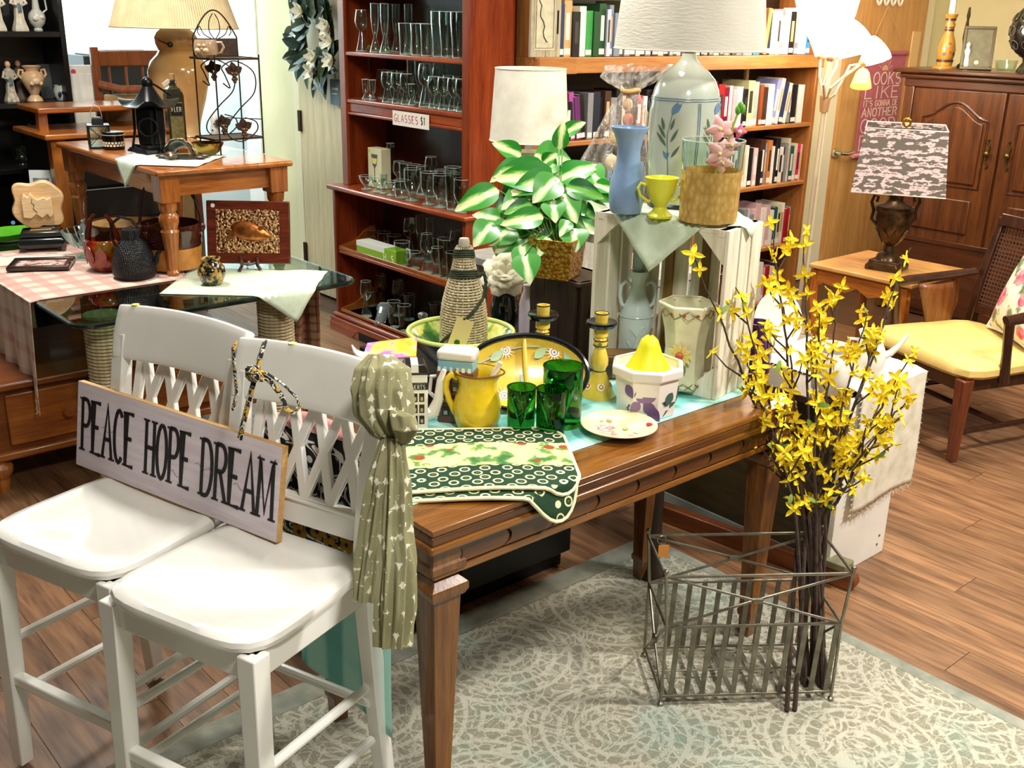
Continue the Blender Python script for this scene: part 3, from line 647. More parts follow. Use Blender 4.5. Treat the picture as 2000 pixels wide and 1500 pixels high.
def placemat(label, cx, cy, rz, z, dr):
    c, s = cos(rz), sin(rz)
    def drape(p):
        X, Y = cx+p[0]*c-p[1]*s, cy+p[0]*s+p[1]*c; e = max(0, TY0-.006-Y); f = max(0, TX0-X)
        zz = z+.003*sin(p[0]*16+1)*(p[1] < .1)
        return (X+.0, Y+e*.42, zz-e*dr-f*.9)
    o_ = [Vector(q) for q in rrect(.225, .165, .07, 7)]; out = []
    for i in range(len(o_)):
        p_, q_ = o_[i], o_[(i+1) % len(o_)]; n_ = max(1, int((q_-p_).length/.012)); out += [tuple(p_.lerp(q_, k/n_)) for k in range(n_)]
    g = G(); rings = [k/18 for k in range(19)]
    for k in rings[1:]:
        for q in out: g.v.append(drape((q[0]*k, q[1]*k)))
    n = len(out); g.v.append(drape((0, 0))); ci = len(g.v)-1
    for i in range(n): g.f.append((i, (i+1) % n, ci))
    for r_ in range(17):
        for i in range(n): g.f.append((r_*n+i, (r_+1)*n+i, (r_+1)*n+(i+1) % n, r_*n+(i+1) % n))
    Mi = Matrix.Translation((-cx, -cy, -z)); Mr = Matrix.Rotation(-rz, 4, 'Z')
    loc = lambda q: tuple(Mr @ (Mi @ Vector(q)))
    g.v = [loc(q) for q in g.v]
    t = thing('placemat', label, 'placemat', (cx, cy, z), rz, 'quilted placemats on the console corner')
    part('quilted_cloth', g, PMAT, t, solid=.004); part('piping', G().tube([loc(drape(q)) for q in out], .0045, 6, None, True), PIPE, t); return t
placemat('upper green and yellow quilted placemat, folded corner hanging off the console', 1.335, 1.655, R(-35), TZ+.016, 1.35)
placemat('lower green and yellow quilted placemat, mostly hidden under its twin', 1.315, 1.635, R(-37), TZ+.007, 1.6)
# ------------------------------------------------------------ yellow pitcher
YEL = plain('e4c424', .22, 0, .6, .05, 40, .4, 90)
def spout(q, a):
    x, y, z = q; k = max(0, cos(a-SPA))**8*max(0, (z-SPZ)/.03); return (x*(1+.28*min(k, 1)), y*(1+.28*min(k, 1)), z)
p, s, v = base(930, 846, TZ+.002, 38); SPA = math.atan2(CR.y, CR.x)-.15; SPZ = 88*v
pt = thing('pitcher', 'squat yellow ceramic pitcher with brown rim and side handle', 'pitcher', p)
pr_ = hollow([(36, 0), (41, 4), (46, 22), (47, 40), (43, 58), (37, 74), (36, 86), (40, 100), (43, 106)], 4, 6)
part('body', G().lathe([(r*s, h*v) for r, h in pr_], 36, None, spout), YEL, pt)
L_ = -CR*s
part('handle', G().tube([L_*q+Vector((0, 0, h*v)) for q, h in ((38, 92), (50, 100), (59, 90), (61, 74), (55, 52), (46, 32), (43, 24))], [.008, .009, .0085, .008, .0075, .007, .006], 10), YEL, pt)
rim = [Vector(spout((43*s*cos(a), 43*s*sin(a), 106*v), a)) for a in [k*2*PI/36 for k in range(36)]]
part('rim_line', G().tube(rim, .0022, 6, None, True), plain('6a4212', .4), pt)
# ------------------------------------------------------------ green tumblers
GRN = plain('2b8a34', .04, trans=1.); GRN.node_tree.nodes['Principled BSDF'].inputs['IOR'].default_value = 1.3
for lab, px, py, r, h in (('short green glass tumbler beside the yellow pitcher', 1017, 851, 28, 84), ('short green glass tumbler in front of the tall green one', 1075, 857, 29, 86), ('tall wide green glass tumbler behind the two short ones', 1098, 842, 39, 112)):
    t, s, v = pot('green_tumbler', lab, 'glass', px, py, TZ+.003, hollow([(r*.93, 0), (r*.96, 3), (r, h)], 3.2, 9), GRN, r, 36, group='green glass tumblers')
    p_ = [(r*s*cos(a*PI/18), r*s*sin(a*PI/18), h*v) for a in range(36)]; part('rim', G().tube(p_, .0016, 6, None, True), GRN, t)
# ------------------------------------------------------------ painted plate
p, s, v = base(1214, 866, TZ+.002, 62)
pl = thing('painted_plate', 'round cream plate painted with pink grapes at the table edge', 'plate', p)
def plate_mat():
    t = NT('hand_painted_plate'); t.setp(.15, 0, .6); v_ = t.coord(); t.col(t.ramp(t.noise(v_, 9, 3), [(.35, 'e9cf8c'), (.5, 'f0e6bd'), (.68, 'e8deb4')])); return t.m
part('dish', G().lathe([(0, .002), (40*s, .002), (44*s, .006), (70*s, .016), (75*s, .02), (74.5*s, .0215), (68*s, .019), (45*s, .0085), (0, .0065)], 48), plate_mat(), pl)
V3 = lambda x, y, z: CR.xy.normalized().to_3d()*x*s+FH*y*s+Vector((0, 0, z))
for i, (x, y) in enumerate(((-40, 6), (-30, 2), (-20, -2), (-36, -6), (-26, -10), (-16, -14), (-30, 12), (-22, 8), (-12, 4), (-44, -4), (-22, -20), (-12, -24), (-34, -16))): disc_decal(V3(x, y*1.3, .0085+.0006), (0, 0, 1), 5.5*s, plain(('e7b9b4', 'f0d2cc', 'd99e9c')[i % 3], .3), pl, 'painted_grape', up=(0, 1, 0))
for x, y, r_, c in ((-28, 26, .5, '93a06a'), (-14, 22, -.4, 'c98d4e'), (-40, 26, 1.2, 'd9873f'), (10, -8, -1, 'a9b06a'), (24, -26, 2, 'd6a09a'), (34, -22, -.5, 'e2bdb4')): leaf_decal(V3(x, y*1.3, .009+.0006), (0, 0, 1), 18*s, 6*s, r_, plain(c, .3), pl, 'painted_leaf', up=(0, 1, 0))
disc_decal(V3(60, 6, .0175), (0, 0, 1), 7*s, plain('c8202c', .4), pl, 'price_sticker', up=(0, 1, 0))
# ------------------------------------------------------------ iris planter with yellow pear
p, s, v = base(1266, 821, TZ+.002, 55)
pln = thing('octagonal_planter', 'white octagonal planter painted with purple irises, holding the pear', 'planter', p, YAW*0-R(49)+R(22.5))
WGL = plain('e9e4da', .14, 0, .6)
part('body', G().lathe([(r*s, h*v) for r, h in hollow([(55, 0), (59, 4), (65, 72), (72, 76), (73, 90), (69, 94)], 7, 8)], 8), WGL, pln, smooth=0, bev=.002)
def on_pl(deg, h, out=1.004):   # point on planter wall: deg = image-space azimuth (0 = towards viewer, + = right)
    a = math.atan2(TOV.y, TOV.x)+R(deg)-pln.rotation_euler.z; k = round((a-PI/8)/(PI/4))*PI/4+PI/8; r_ = (59+6*h/72)*s*cos(PI/8)/cos(a-k)*out
    return Vector((r_*cos(a), r_*sin(a), h*v)), Vector((cos(k), sin(k), 0))
PUR, PUR2, TEAL = plain('8a6f95', .3), plain('6f5480', .3), plain('3f5d55', .3)
for deg, h, L_, W_, ro, m_ in ((-14, 44, 34, 8, -.9, PUR), (-10, 40, 26, 9, .3, PUR), (-12, 40, 30, 8, -2.2, PUR2), (-18, 42, 22, 7, 2.4, PUR), (-48, 78, 26, 8, -2.4, PUR2), (-2, 34, 34, 8, -2.5, PUR2), (-45, 20, 40, 2.2, -.5, TEAL), (-40, 12, 44, 2, .4, TEAL), (40, 30, 34, 9, .3, TEAL), (46, 24, 38, 6, -.5, TEAL), (30, 6, 46, 2, -.7, TEAL), (48, 62, 26, 7, 2.6, TEAL)):
    c, nn = on_pl(deg, h*.8); leaf_decal(c, nn, L_*1.15*s, W_*1.4*s, ro, m_, pln, 'painted_petal')
pe = thing('yellow_pear', 'bright yellow ceramic pear sitting in the octagonal planter', 'pear', p+Vector((0, 0, 26*v)))
PEAR = plain('e0dc12', .45)
part('fruit', G().lathe([(r*s, h*v) for r, h in ((0, 0), (30, 4), (47, 22), (49, 38), (44, 56), (34, 72), (25, 86), (20, 100), (16, 110), (8, 117), (0, 118))], 32), PEAR, pe)
part('stem', G().tube([(0, 0, 115*v), (.002, 0, 122*v), (.006, 0, 130*v)], .003, 6), plain('5a4a1a', .7), pe)
# ------------------------------------------------------------ sunflower candlesticks
CYEL, CBLK = plain('e6c84e', .2, 0, .5, .06, 40), plain('10131c', .15, 0, .5)
def candlestick(lab, px, py, z=TZ+.002):
    t, s, v = pot('candlestick', lab, 'candlestick', px, py, z, [(0, 0), (33, 0), (33, 5), (24, 22), (15, 44), (12, 50), (13, 54), (17, 62), (17, 72), (12, 88), (10, 92), (13, 98), (13, 108), (10, 112), (14, 116), (14, 128), (11, 134), (0, 134)], CYEL, 33, 28, group='yellow and navy candlesticks')
    part('drip_pan', G().lathe([(12*s, 132*v), (26*s, 133*v), (30*s, 139*v), (29*s, 143*v), (12*s, 141*v)], 28), CBLK, t)
    part('candle_cup', G().lathe([(r*s, h*v) for r, h in ((12, 141), (13, 158), (9, 158), (9, 146), (0, 146))], 20), CYEL, t)
    for r, h in ((13.2, 158), (13.5, 98), (13.5, 108), (12.5, 50)): part('dark_ring', G().tube([(r*s*cos(a*PI/12), r*s*sin(a*PI/12), h*v) for a in range(24)], .0016, 5, None, True), CBLK, t)
    for d, h, r in ((8, 24, 8), (-60, 22, 8), (75, 24, 8)):
        a = math.atan2(TOV.y, TOV.x)+R(d); rr = 23.5*s; nn = Vector((cos(a), sin(a), .6)); c = Vector((rr*cos(a), rr*sin(a), h*v))
        f = disc_decal(c, nn, r*s, plain('efe6c0', .3), t, 'painted_daisy', k=9); disc_decal(c+nn*.0009, nn, r*.55*s, plain('a8481c', .3), f, 'daisy_ring'); disc_decal(c+nn*.0016, nn, r*.28*s, plain('efe6c0', .3), f, 'daisy_eye')
    a = math.atan2(TOV.y, TOV.x); leaf_decal((13.4*s*cos(a), 13.4*s*sin(a), 99*v), (cos(a), sin(a), 0), 8*s, 4*s, .6, plain('5d7a2c', .3), t)
    return t
candlestick('yellow candlestick with navy drip pan beside the octagonal planter', 1170, 784)
candlestick('yellow candlestick with navy drip pan rising behind the sunflower platter', 1057, 768)
# ------------------------------------------------------------ sunflower platter leaning back
p = at(1030, 803, TZ+.004); s = dep(p)/FPX
nn = (TOV*.80+CR*.10+Vector((0, 0, .52))).normalized(); xx = Vector((0, 0, 1)).cross(nn).normalized(); yy = nn.cross(xx)
pf = thing('sunflower_platter', 'large oval yellow platter with navy rim and sunflowers, leaning behind the tumblers', 'platter')
pf.matrix_world = basis(p+yy*(75*s)+CR*.0, xx, yy, nn)
ex, ey = 124*s, 78*s
ov = lambda k, dz=0: (lambda q, a: (ex*k*cos(a)*(1+.0*sin(a)), ey*k*sin(a), q[2]))
def ovl(prof, n=48):
    return G().lathe(prof, n, None, lambda q, a: (ex*math.hypot(q[0], q[1])*cos(a), ey*math.hypot(q[0], q[1])*sin(a), q[2]))
part('dish', ovl([(0, -.012), (.7, -.012), (.92, .002), (1, .012), (.97, .013), (.9, .008), (.7, -.004), (0, -.004)]), plain('eac84a', .2, 0, .5, .06, 14), pf)
part('rim', G().tube([(ex*.985*cos(a*PI/24), ey*.985*sin(a*PI/24), .012) for a in range(48)], .007, 8, None, True), CBLK, pf)
part('divider', G().tube([(.004, -ey*.9, .001), (.002, -ey*.4, .004), (0, 0, .006), (0, ey*.9, .006)], .006, 8), plain('e8c650', .2, 0, .5), pf)
for x, y, r in ((-.30, .62, .012), (.48, .55, .013), (-.35, -.55, .013), (-.78, -.05, .011), (.62, -.45, .012)):
    c = Vector((x*ex, y*ey, .0005)); k = math.hypot(x, y); c.z = -.002+max(0, k-.65)*.03
    g = G()
    for q in range(14): g.prism([(0, 0), (.0022, r), (0, 2.1*r), (-.0022, r)], -.0004, .0004, T(c.x, c.y, c.z, rz=q*2*PI/14))
    f = part('sunflower_rays', g, plain('d99a1e', .3), pf, smooth=0)
    for k2, cc in ((1., 'f0e4c0'), (.75, '5a2a14'), (.5, 'f0e4c0'), (.28, '3a2010')): part('sunflower_eye', G().lathe([(r*k2, 0), (r*k2, .0012+.0006*(1-k2)), (0, .0012+.0006*(1-k2))], 16, T(c.x, c.y, c.z)), plain(cc, .3), f, smooth=0)
for x, y, ro in ((-.55, .35, -.9), (.15, .4, -.9), (.72, .2, .2), (.3, .05, -2.2), (-.7, -.3, 2.6), (.05, -.4, .5)):
    part('painted_leaf', G().prism(leaf_poly(.045, .011, 6), 0, .0016, T(x*ex, y*ey, .0005+max(0, math.hypot(x, y)-.65)*.03, rz=ro)), plain('5d8a1e', .3), pf, smooth=0)
for x0, y0, x1, y1 in ((-.95, .05, -.45, .5), (-.2, .66, .25, .7), (.5, .3, .65, .1)): part('painted_stem', G().ribbon([(x0*ex, y0*ey), ((x0+x1)/2*ex, (y0+y1)/2*ey+.004), (x1*ex, y1*ey)], .004, .001, .0022), plain('5d6e24', .3), pf, smooth=0)
# ------------------------------------------------------------ house-shaped teapots
WC = plain('e8e4d8', .2, 0, .5); DK = plain('191513', .3); CARA = plain('c9a070', .4)
def house_teapot(lab, px, py, w_, d_, h_, brown, sx):
    p = at(px, py, TZ+.003); s = dep(p)/FPX; v = base(px, py, TZ)[2]; W_, D_, H_ = w_*s/2, d_*s/2, h_*v
    t = thing('house_teapot', lab, 'teapot', p+FH*D_, -YAW+R(8 if not brown else -12))
    bm_ = plain('5a2e20', .3, 0, .3, .1) if brown else WC
    part('body', G().box(-W_, W_, -D_, D_, 0, H_*.66), bm_, t, bev=.003)
    part('shop_band', G().box(-W_*1.04, W_*1.04, -D_*1.04, D_*1.04, H_*.62, H_*.72), DK if not brown else plain('6a3a26', .3), t, bev=.002)
    part('upper_floor', G().box(-W_*.97, W_*.97, -D_*.97, D_*.97, H_*.72, H_*.86), WC if not brown else plain('7fb4c4', .3), t, bev=.002)
    if brown:
        for k in range(6): part('awning_stripe', G().box(-W_+2*W_*(k+.1)/6, -W_+2*W_*(k+.6)/6, -D_*1.02, -D_*.96, H_*.72, H_*.78), plain('e9eef0', .3), t)
        part('lid', G().box(-W_*1.05, W_*1.05, -D_*1.05, D_*1.05, H_*.86, H_), WC, t, bev=.008)
    else:
        part('cornice', G().box(-W_*1.06, W_*1.06, -D_*1.06, D_*1.06, H_*.85, H_*.88), DK, t, bev=.001)
        part('lid', G().prism([(-W_*1.05, H_*.88), (W_*1.05, H_*.88), (W_*.75, H_*1.0), (-W_*.75, H_*1.0)], -D_*1.03, D_*1.03, MXZ), DK, t, bev=.002)
        part('lid_stripe', G().prism([(-W_*.3, H_*.883), (W_*.3, H_*.883), (W_*.28, H_*1.004), (-W_*.28, H_*1.004)], -D_*1.04, D_*1.04, MXZ), WC, t)
        part('lettering_desserts', lettering('DESSERTS', 0, 0, W_*2*.085, H_*.055, .0009, .3, .0008, T(-W_*.92, -D_*1.04, H_*.64) @ MXZ, False), WC, t, smooth=0)
    for r in range(3):
        for c in range(3):
            x = -W_*.72+c*W_*.52; z = H_*(.1+.17*r)
            q = part('window', G().box(x, x+W_*.4, -D_*1.03, -D_*.98, z, z+H_*.13), DK if not brown else plain('2a1a14', .3), t, bev=.0006)
            part('window_display', G().box(x+W_*.1, x+W_*.3, -D_*1.045, -D_*1.02, z+H_*.02, z+H_*.075), CARA if not brown else plain('8a9a9a', .3), q)
    part('spout', G().tube([(W_*.9, 0, H_*.18), (W_*1.5, 0, H_*.22), (W_*1.9, 0, H_*.42), (W_*2.0, 0, H_*.7), (W_*2.35, 0, H_*.86)], [.016, .016, .012, .008, .006], 10), WC, t)
    part('handle', G().tube([(-W_*.9, 0, H_*.6), (-W_*1.5, 0, H_*.58), (-W_*1.6, 0, H_*.35), (-W_*.9, 0, H_*.2)], .005, 8), WC, t); return t
house_teapot('white and black house-shaped teapot with a DESSERTS shop band', 808, 841, 50, 45, 126, False, 1)
house_teapot('brown and blue house-shaped teapot with white lid behind the pitcher', 893, 828, 72, 45, 138, True, 1)
# ------------------------------------------------------------ bright painted dish
t = NT('bright_painted_glaze'); t.setp(.25, 0, .4); v_ = t.coord(); t.col(t.ramp(t.noise(v_, 9, 3), [(.36, '7e6fd0'), (.44, 'd86fc4'), (.52, 'f0d23a'), (.58, 'f2a53a'), (.66, 'e88fd0')])); BRIGHT = t.m
p = at(760, 745, TZ+.003); s = dep(p)/FPX
dsh = thing('painted_folded_dish', 'pink, yellow and purple painted dish with white curled tip behind the scarf', 'dish', p, -YAW)
part('foot', G().lathe([(0, 0), (30*s, 0), (24*s, 20*s), (34*s, 40*s), (0, 40*s)], 20), plain('d8e4dc', .2, 0, .4), dsh)
def dishf(u, v): return ((-.072+.15*u)*(1-.1*v), -.05+.11*v, .058+.018*v+.020*u+.012*sin(u*PI)*sin(v*PI)+.01*abs(2*v-1))
part('dish', G().sheet(dishf, 12, 8), BRIGHT, dsh, solid=.006, bev=.002)
part('curled_tip', G().tube([(-.055, 0, .068), (-.075, 0, .072), (-.09, 0, .084), (-.097, 0, .1)], [.014, .012, .007, .002], 8, flat=.6), WC, dsh)
# ------------------------------------------------------------ green floral bowl, wicker bottle in it
CT = .692
c = at(900, 646, CT+.115); s = dep(c)/FPX; c.z = CT
bw = thing('floral_bowl', 'wide green floral bowl with black outside holding the wicker bottle', 'bowl', c)
Rb = 107*s
t = NT('green_floral_glaze'); t.setp(.15, 0, .6); v_ = t.coord(); vo = t.voro(v_, 26); n_ = t.noise(v_, 14, 3)
cc = t.ramp(n_, [(.40, 'd9dc8a'), (.5, 'bcc867'), (.58, '5f8a3a'), (.68, '2f5a2a')]); t.col(t.mix(t.math('LESS_THAN', vo.outputs['Distance'], .22), cc, 'e3c43a')); FGL = t.m
part('outside', G().lathe([(0, 0), (.055, 0), (.055, .012), (.075, .016), (.11, .05), (Rb*.95, .1), (Rb, .113), (Rb-.004, .114), (.105, .054), (.07, .021), (0, .018)], 48), CBLK, bw)
part('painted_inside', G().lathe([(Rb-.004, .1145), (Rb-.016, .104), (.104, .0555), (.07, .023), (0, .02)], 48, cap=False), FGL, bw)
part('rim', G().tube([((Rb-.006)*cos(a*PI/24), (Rb-.006)*sin(a*PI/24), .114) for a in range(48)], .0065, 8, None, True), plain('c9d67a', .2, 0, .4), bw)
def wicker_mat():
    t = NT('woven_wicker'); t.setp(.7); v_ = t.coord((1, 1, 1), kind='UV') if False else t.coord()
    n_ = t.noise(v_, 60, 3); t.col(t.ramp(n_, [(.3, 'b3a37c'), (.7, 'e2d6b4')])); return t.m
WICK = wicker_mat()
s = s*.985; v = base(905, 662, CT)[2]
wb = thing('wicker_bottle', 'tall wicker-wrapped bottle with green cord and paper tag in the bowl', 'bottle', c+Vector((.01, .0, .024)))
bprof = [(40, 0), (44, 8), (46, 40), (45, 78), (41, 105), (33, 132), (25, 152), (20, 172), (17, 190), (14, 200)]
def bpr(h):
    for (r0, h0), (r1, h1) in zip(bprof, bprof[1:]):
        if h <= h1: return r0+(r1-r0)*(h-h0)/(h1-h0)
    return bprof[-1][0]
part('glass_body', G().lathe([(0, .0)]+[((r-2.5)*s, h*v) for r, h in bprof]+[(0, 200*v)], 28), plain('2c3a24', .2), wb)
g = G(); ns = 44                      # weft rings woven over upright canes
for k in range(44):
    h = 4+k*4.45; r = bpr(h); hump = .9
    g.tube([((r+hump*(1 if (i+k) % 2 else -1))*s*cos(2*PI*i/ns), (r+hump*(1 if (i+k) % 2 else -1))*s*sin(2*PI*i/ns), h*v) for i in range(ns)], 2.2*s, 5, None, True)
part('wicker_weave', g, WICK, wb)['kind'] = 'stuff'
g = G()
for i in range(22): g.tube([((bpr(h)+.2)*s*cos(2*PI*i/22), (bpr(h)+.2)*s*sin(2*PI*i/22), h*v) for h in range(0, 201, 10)], 1.1*s, 4)
part('wicker_canes', g, WICK, wb)['kind'] = 'stuff'
part('cork', G().lathe([(0, 198*v), (11*s, 198*v), (11*s, 208*v), (9*s, 213*v), (0, 214*v)], 14), plain('b4b0a0', .4), wb)
CORD = plain('26331c', .8, var=.3, vs=120)
for h0 in (184, 150):
    for k in range(4): part('cord_wrap', G().tube([((bpr(h0+k*3.6)+2.5)*s*cos(a*PI/12), (bpr(h0+k*3.6)+2.5)*s*sin(a*PI/12), (h0+k*3.6+1.5*sin(a*.5))*v) for a in range(24)], 2*s, 6, None, True), CORD, wb)
V = lambda x, h, o: CR*(x*s)+TOV*(o*s)+Vector((0, 0, h*v))
loop = [V(20, 150, 10), V(40, 156, 10), V(44, 140, 14), V(40, 118, 24), V(24, 100, 42), V(0, 80, 52), V(-20, 62, 50), V(-42, 42, 34), V(-50, 24, 22), V(-48, 8, 20), V(-44, -2, 20)]
g = G()
for ph in (0, 2.1, 4.2):
    q = []
    for i in range(len(loop)-1):
        for f in (0, .25, .5, .75): q.append(loop[i].lerp(loop[i+1], f)+Vector((.0022*cos(ph+i*4+f*4), .0022*sin(ph+i*4+f*4), .0022*sin(ph+i*4+f*4+1))))
    g.tube(q, .0032, 6)
part('carry_cord', g, CORD, wb)
tg = part('paper_tag', G().box(-.025, .025, -.048, .048, -.0004, .0004, basis(V(-4, 60, 56), CR*.92+Vector((0, 0, -.35)), Vector((.0, 0, .95))+CR*.33, TOV)), plain('e6d49a', .7), wb)
disc_decal(V(-10, 48, 57), TOV, .008, plain('1f5a2c', .5), tg, 'green_dot'); disc_decal(V(4, 88, 57), TOV, .003, plain('3a2a1a', .5), tg, 'tag_hole')
# ------------------------------------------------------------ peony in dark vase, lilac bottle, dark wooden box
def petal_sheet(L_, W_, cup, curl):
    def fn(u, v): 
        x = (u-.5)*2*W_*sin(PI*min(1, .18+.82*v)**.9) if v < .99 else (u-.5)*W_*.5
        return (x, L_*v, cup*(v*v)+cup*.5*(2*u-1)**2*sin(PI*v)+curl*v**4)
    return G().sheet(fn, 5, 6)
c = base(985, 650, CT, 26)[0]; s = dep(c)/FPX
pv = thing('peony_vase', 'dark glass vase beside the lilac bottle holding the white peony', 'vase', c)
part('body', G().lathe([(r*s, h*s) for r, h in hollow([(22, 0), (28, 20), (30, 40), (24, 66), (20, 76)], 3, 5)], 24), plain('16201a', .1, 0, .4), pv)
pn = thing('white_peony', 'large white silk peony standing in the dark vase', 'flower', c+Vector((0, 0, 108*s)))
PET = plain('f0ead0', .7, var=.05, vs=60); fc = TOV*.7+Vector((0, 0, .7)); fc.normalize(); px_ = fc.orthogonal().normalized(); py_ = fc.cross(px_)
part('stem', G().tube([(0, 0, -70*s), (0, 0, 0)], .004, 6), plain('3c5a2a', .6), pn)
for ring, (n_, L_, tilt) in enumerate(((7, .064, .25), (7, .056, .65), (6, .044, 1.05), (5, .03, 1.35))):
    for k in range(n_):
        a = 2*PI*(k+.5*ring)/n_+.2*random.random(); d = px_*cos(a)+py_*sin(a); dirv = (d*cos(tilt)+fc*sin(tilt)).normalized(); side = fc.cross(d).normalized()
        part('petal', petal_sheet(L_*1.25, L_*.8, .016, .004).add([], []), PET, pn, solid=.0008).matrix_local = basis((0, 0, 0), side, dirv, side.cross(dirv))
for a, L_ in ((.3, .07), (2.2, .06), (4.0, .07)):
    d = px_*cos(a)+py_*sin(a); side = fc.cross(d).normalized(); part('leaf', petal_sheet(L_, L_*.3, .008, -.01), plain('2c4a2a', .6), pn, solid=.0008).matrix_local = basis(-fc*.01, side, (d*.9-fc*.3).normalized(), side.cross((d*.9-fc*.3).normalized()))
t, s, v = pot('lilac_bottle', 'slim white and lilac ceramic bottle beside the dark wooden box', 'vase', 1029, 668, CT, [(0, 0), (16, 0), (17, 30), (17, 70), (13, 86), (9, 96), (10, 106), (0, 106)], plain('dcd2e0', .25, 0, .4), 16, 20)
part('lilac_ribbon', G().tube([CR*(x*s)+TOV*(o*s)+Vector((0, 0, h*v)) for x, h, o in ((4, 98, 8), (12, 90, 10), (15, 70, 10), (10, 55, 17), (15, 38, 12), (12, 10, 14))], .005, 6, flat=.5), plain('8a4aa0', .4), t)
BXZ = .925
dx = thing('dark_wooden_box', 'dark stained wooden box under the gold planter', 'box', (2.165, 2.21, CT), R(-4))
DKW = wood('1c110a', '3c2816', 'Z', 2, .5, .1)
for k in range(3): part('front_board', G().box(-.06+k*.04, -.06+(k+1)*.04-.002, -.12, -.106, 0, BXZ-CT), DKW, dx, bev=.001)
for k in range(3): part('side_board', G().box(-.074, -.06, -.106+k*.0707, -.106+(k+1)*.0707-.002, 0, BXZ-CT), DKW, dx, bev=.001)
part('back_board', G().box(-.06, .06, .106, .12, 0, BXZ-CT), DKW, dx); part('side_board', G().box(.06, .074, -.106, .106, 0, BXZ-CT), DKW, dx); part('lid', G().box(-.078, .078, -.124, .124, BXZ-CT-.012, BXZ-CT), DKW, dx, bev=.002)
part('ring_pull', G().tube([(.0+.03*cos(R(a)), -.123, .12+.05*sin(R(a))) for a in range(0, 181, 15)], .002, 6), IRON, dx)
# ------------------------------------------------------------ gold planter with variegated plant
c = Vector((2.095, 2.20, BXZ+.001))
t = NT('hammered_gold'); t.setp(.3, .7); v_ = t.coord(); vo = t.voro(v_, 85); t.col(t.ramp(vo.outputs['Distance'], [(.1, 'e2b850'), (.65, 'a8741c')])); t.bump(vo.outputs['Distance'], 1., .006); GOLD = t.m
gp = thing('gold_planter', 'square hammered gold planter on the dark box', 'planter', c, R(26))
part('pot', G().sqstack([(.056, 0), (.067, .115), (.069, .118), (.062, .118), (.056, .095)]), GOLD, gp, bev=.003)
part('side_face', G().add([(.0595, -.052, .004), (.0595, .052, .004), (.0685, .062, .112), (.0685, -.062, .112)], [(0, 1, 2, 3)]), plain('dcb44a', .3, .6), gp)
part('soil', G().box(-.05, .05, -.05, .05, .07, .088), plain('2a1d12', .9), gp)
q = Matrix.Rotation(-R(26), 4, 'Z'); disc_decal((.012, -.0675, .085), (0, -1, .08), .0085, plain('2a86c8', .4), gp, 'blue_sticker')
def leaf_mat(c1, c2, c3):
    t = NT('variegated_leaf'); t.setp(.35, 0, .15); v_ = t.coord(); sx = t.n('SeparateXYZ'); t.l(v_, sx.inputs[0])
    n_ = t.noise(t.coord((90, 22, 1)), 1., 3); ax = t.math('ABSOLUTE', sx.outputs[0]); f = t.math('ADD', t.math('MULTIPLY', ax, 38.), t.math('MULTIPLY', n_, .9)); t.col(t.ramp(f, [(.66, c1), (.82, c2), (1., c3)])); return t.m
LV1 = leaf_mat('f0f4b8', '6cc23c', '2a8a2a'); LV2 = leaf_mat('e6f0c4', '86cc66', '4a9a40'); LV3 = leaf_mat('6fb44a', '2f8a34', '145a20')
def leafmesh(L_, W_, droop, fold, m_, heart=0.):
    def fn(u, v):
        e = sin(PI*v**.72)**.85 if 0 < v < 1 else 0; x = (u-.5)*2*W_*e*(1+heart*(1-v)); a = abs(2*u-1)
        return (x, L_*v-heart*.25*L_*a*(1-v)**3, fold*a*W_*e-droop*L_*v*v)
    return mesh('leaf', G().sheet(fn, 7, 11), m_, 0)
LM = [leafmesh(.12, .034, .30, .35, LV1), leafmesh(.10, .032, .15, .4, LV1), leafmesh(.09, .036, .35, .3, LV2, .5), leafmesh(.10, .030, .3, .3, LV3), leafmesh(.085, .03, .5, .25, LV2, .3)]
for m_ in LM: m_.polygons.foreach_set('use_smooth', [True]*len(m_.polygons))
pt = thing('variegated_plant', 'leafy variegated green plant spilling out of the gold planter', 'plant', c+Vector((0, 0, .085)))
STEM = plain('5c8a3a', .5); D_ = dep(c)
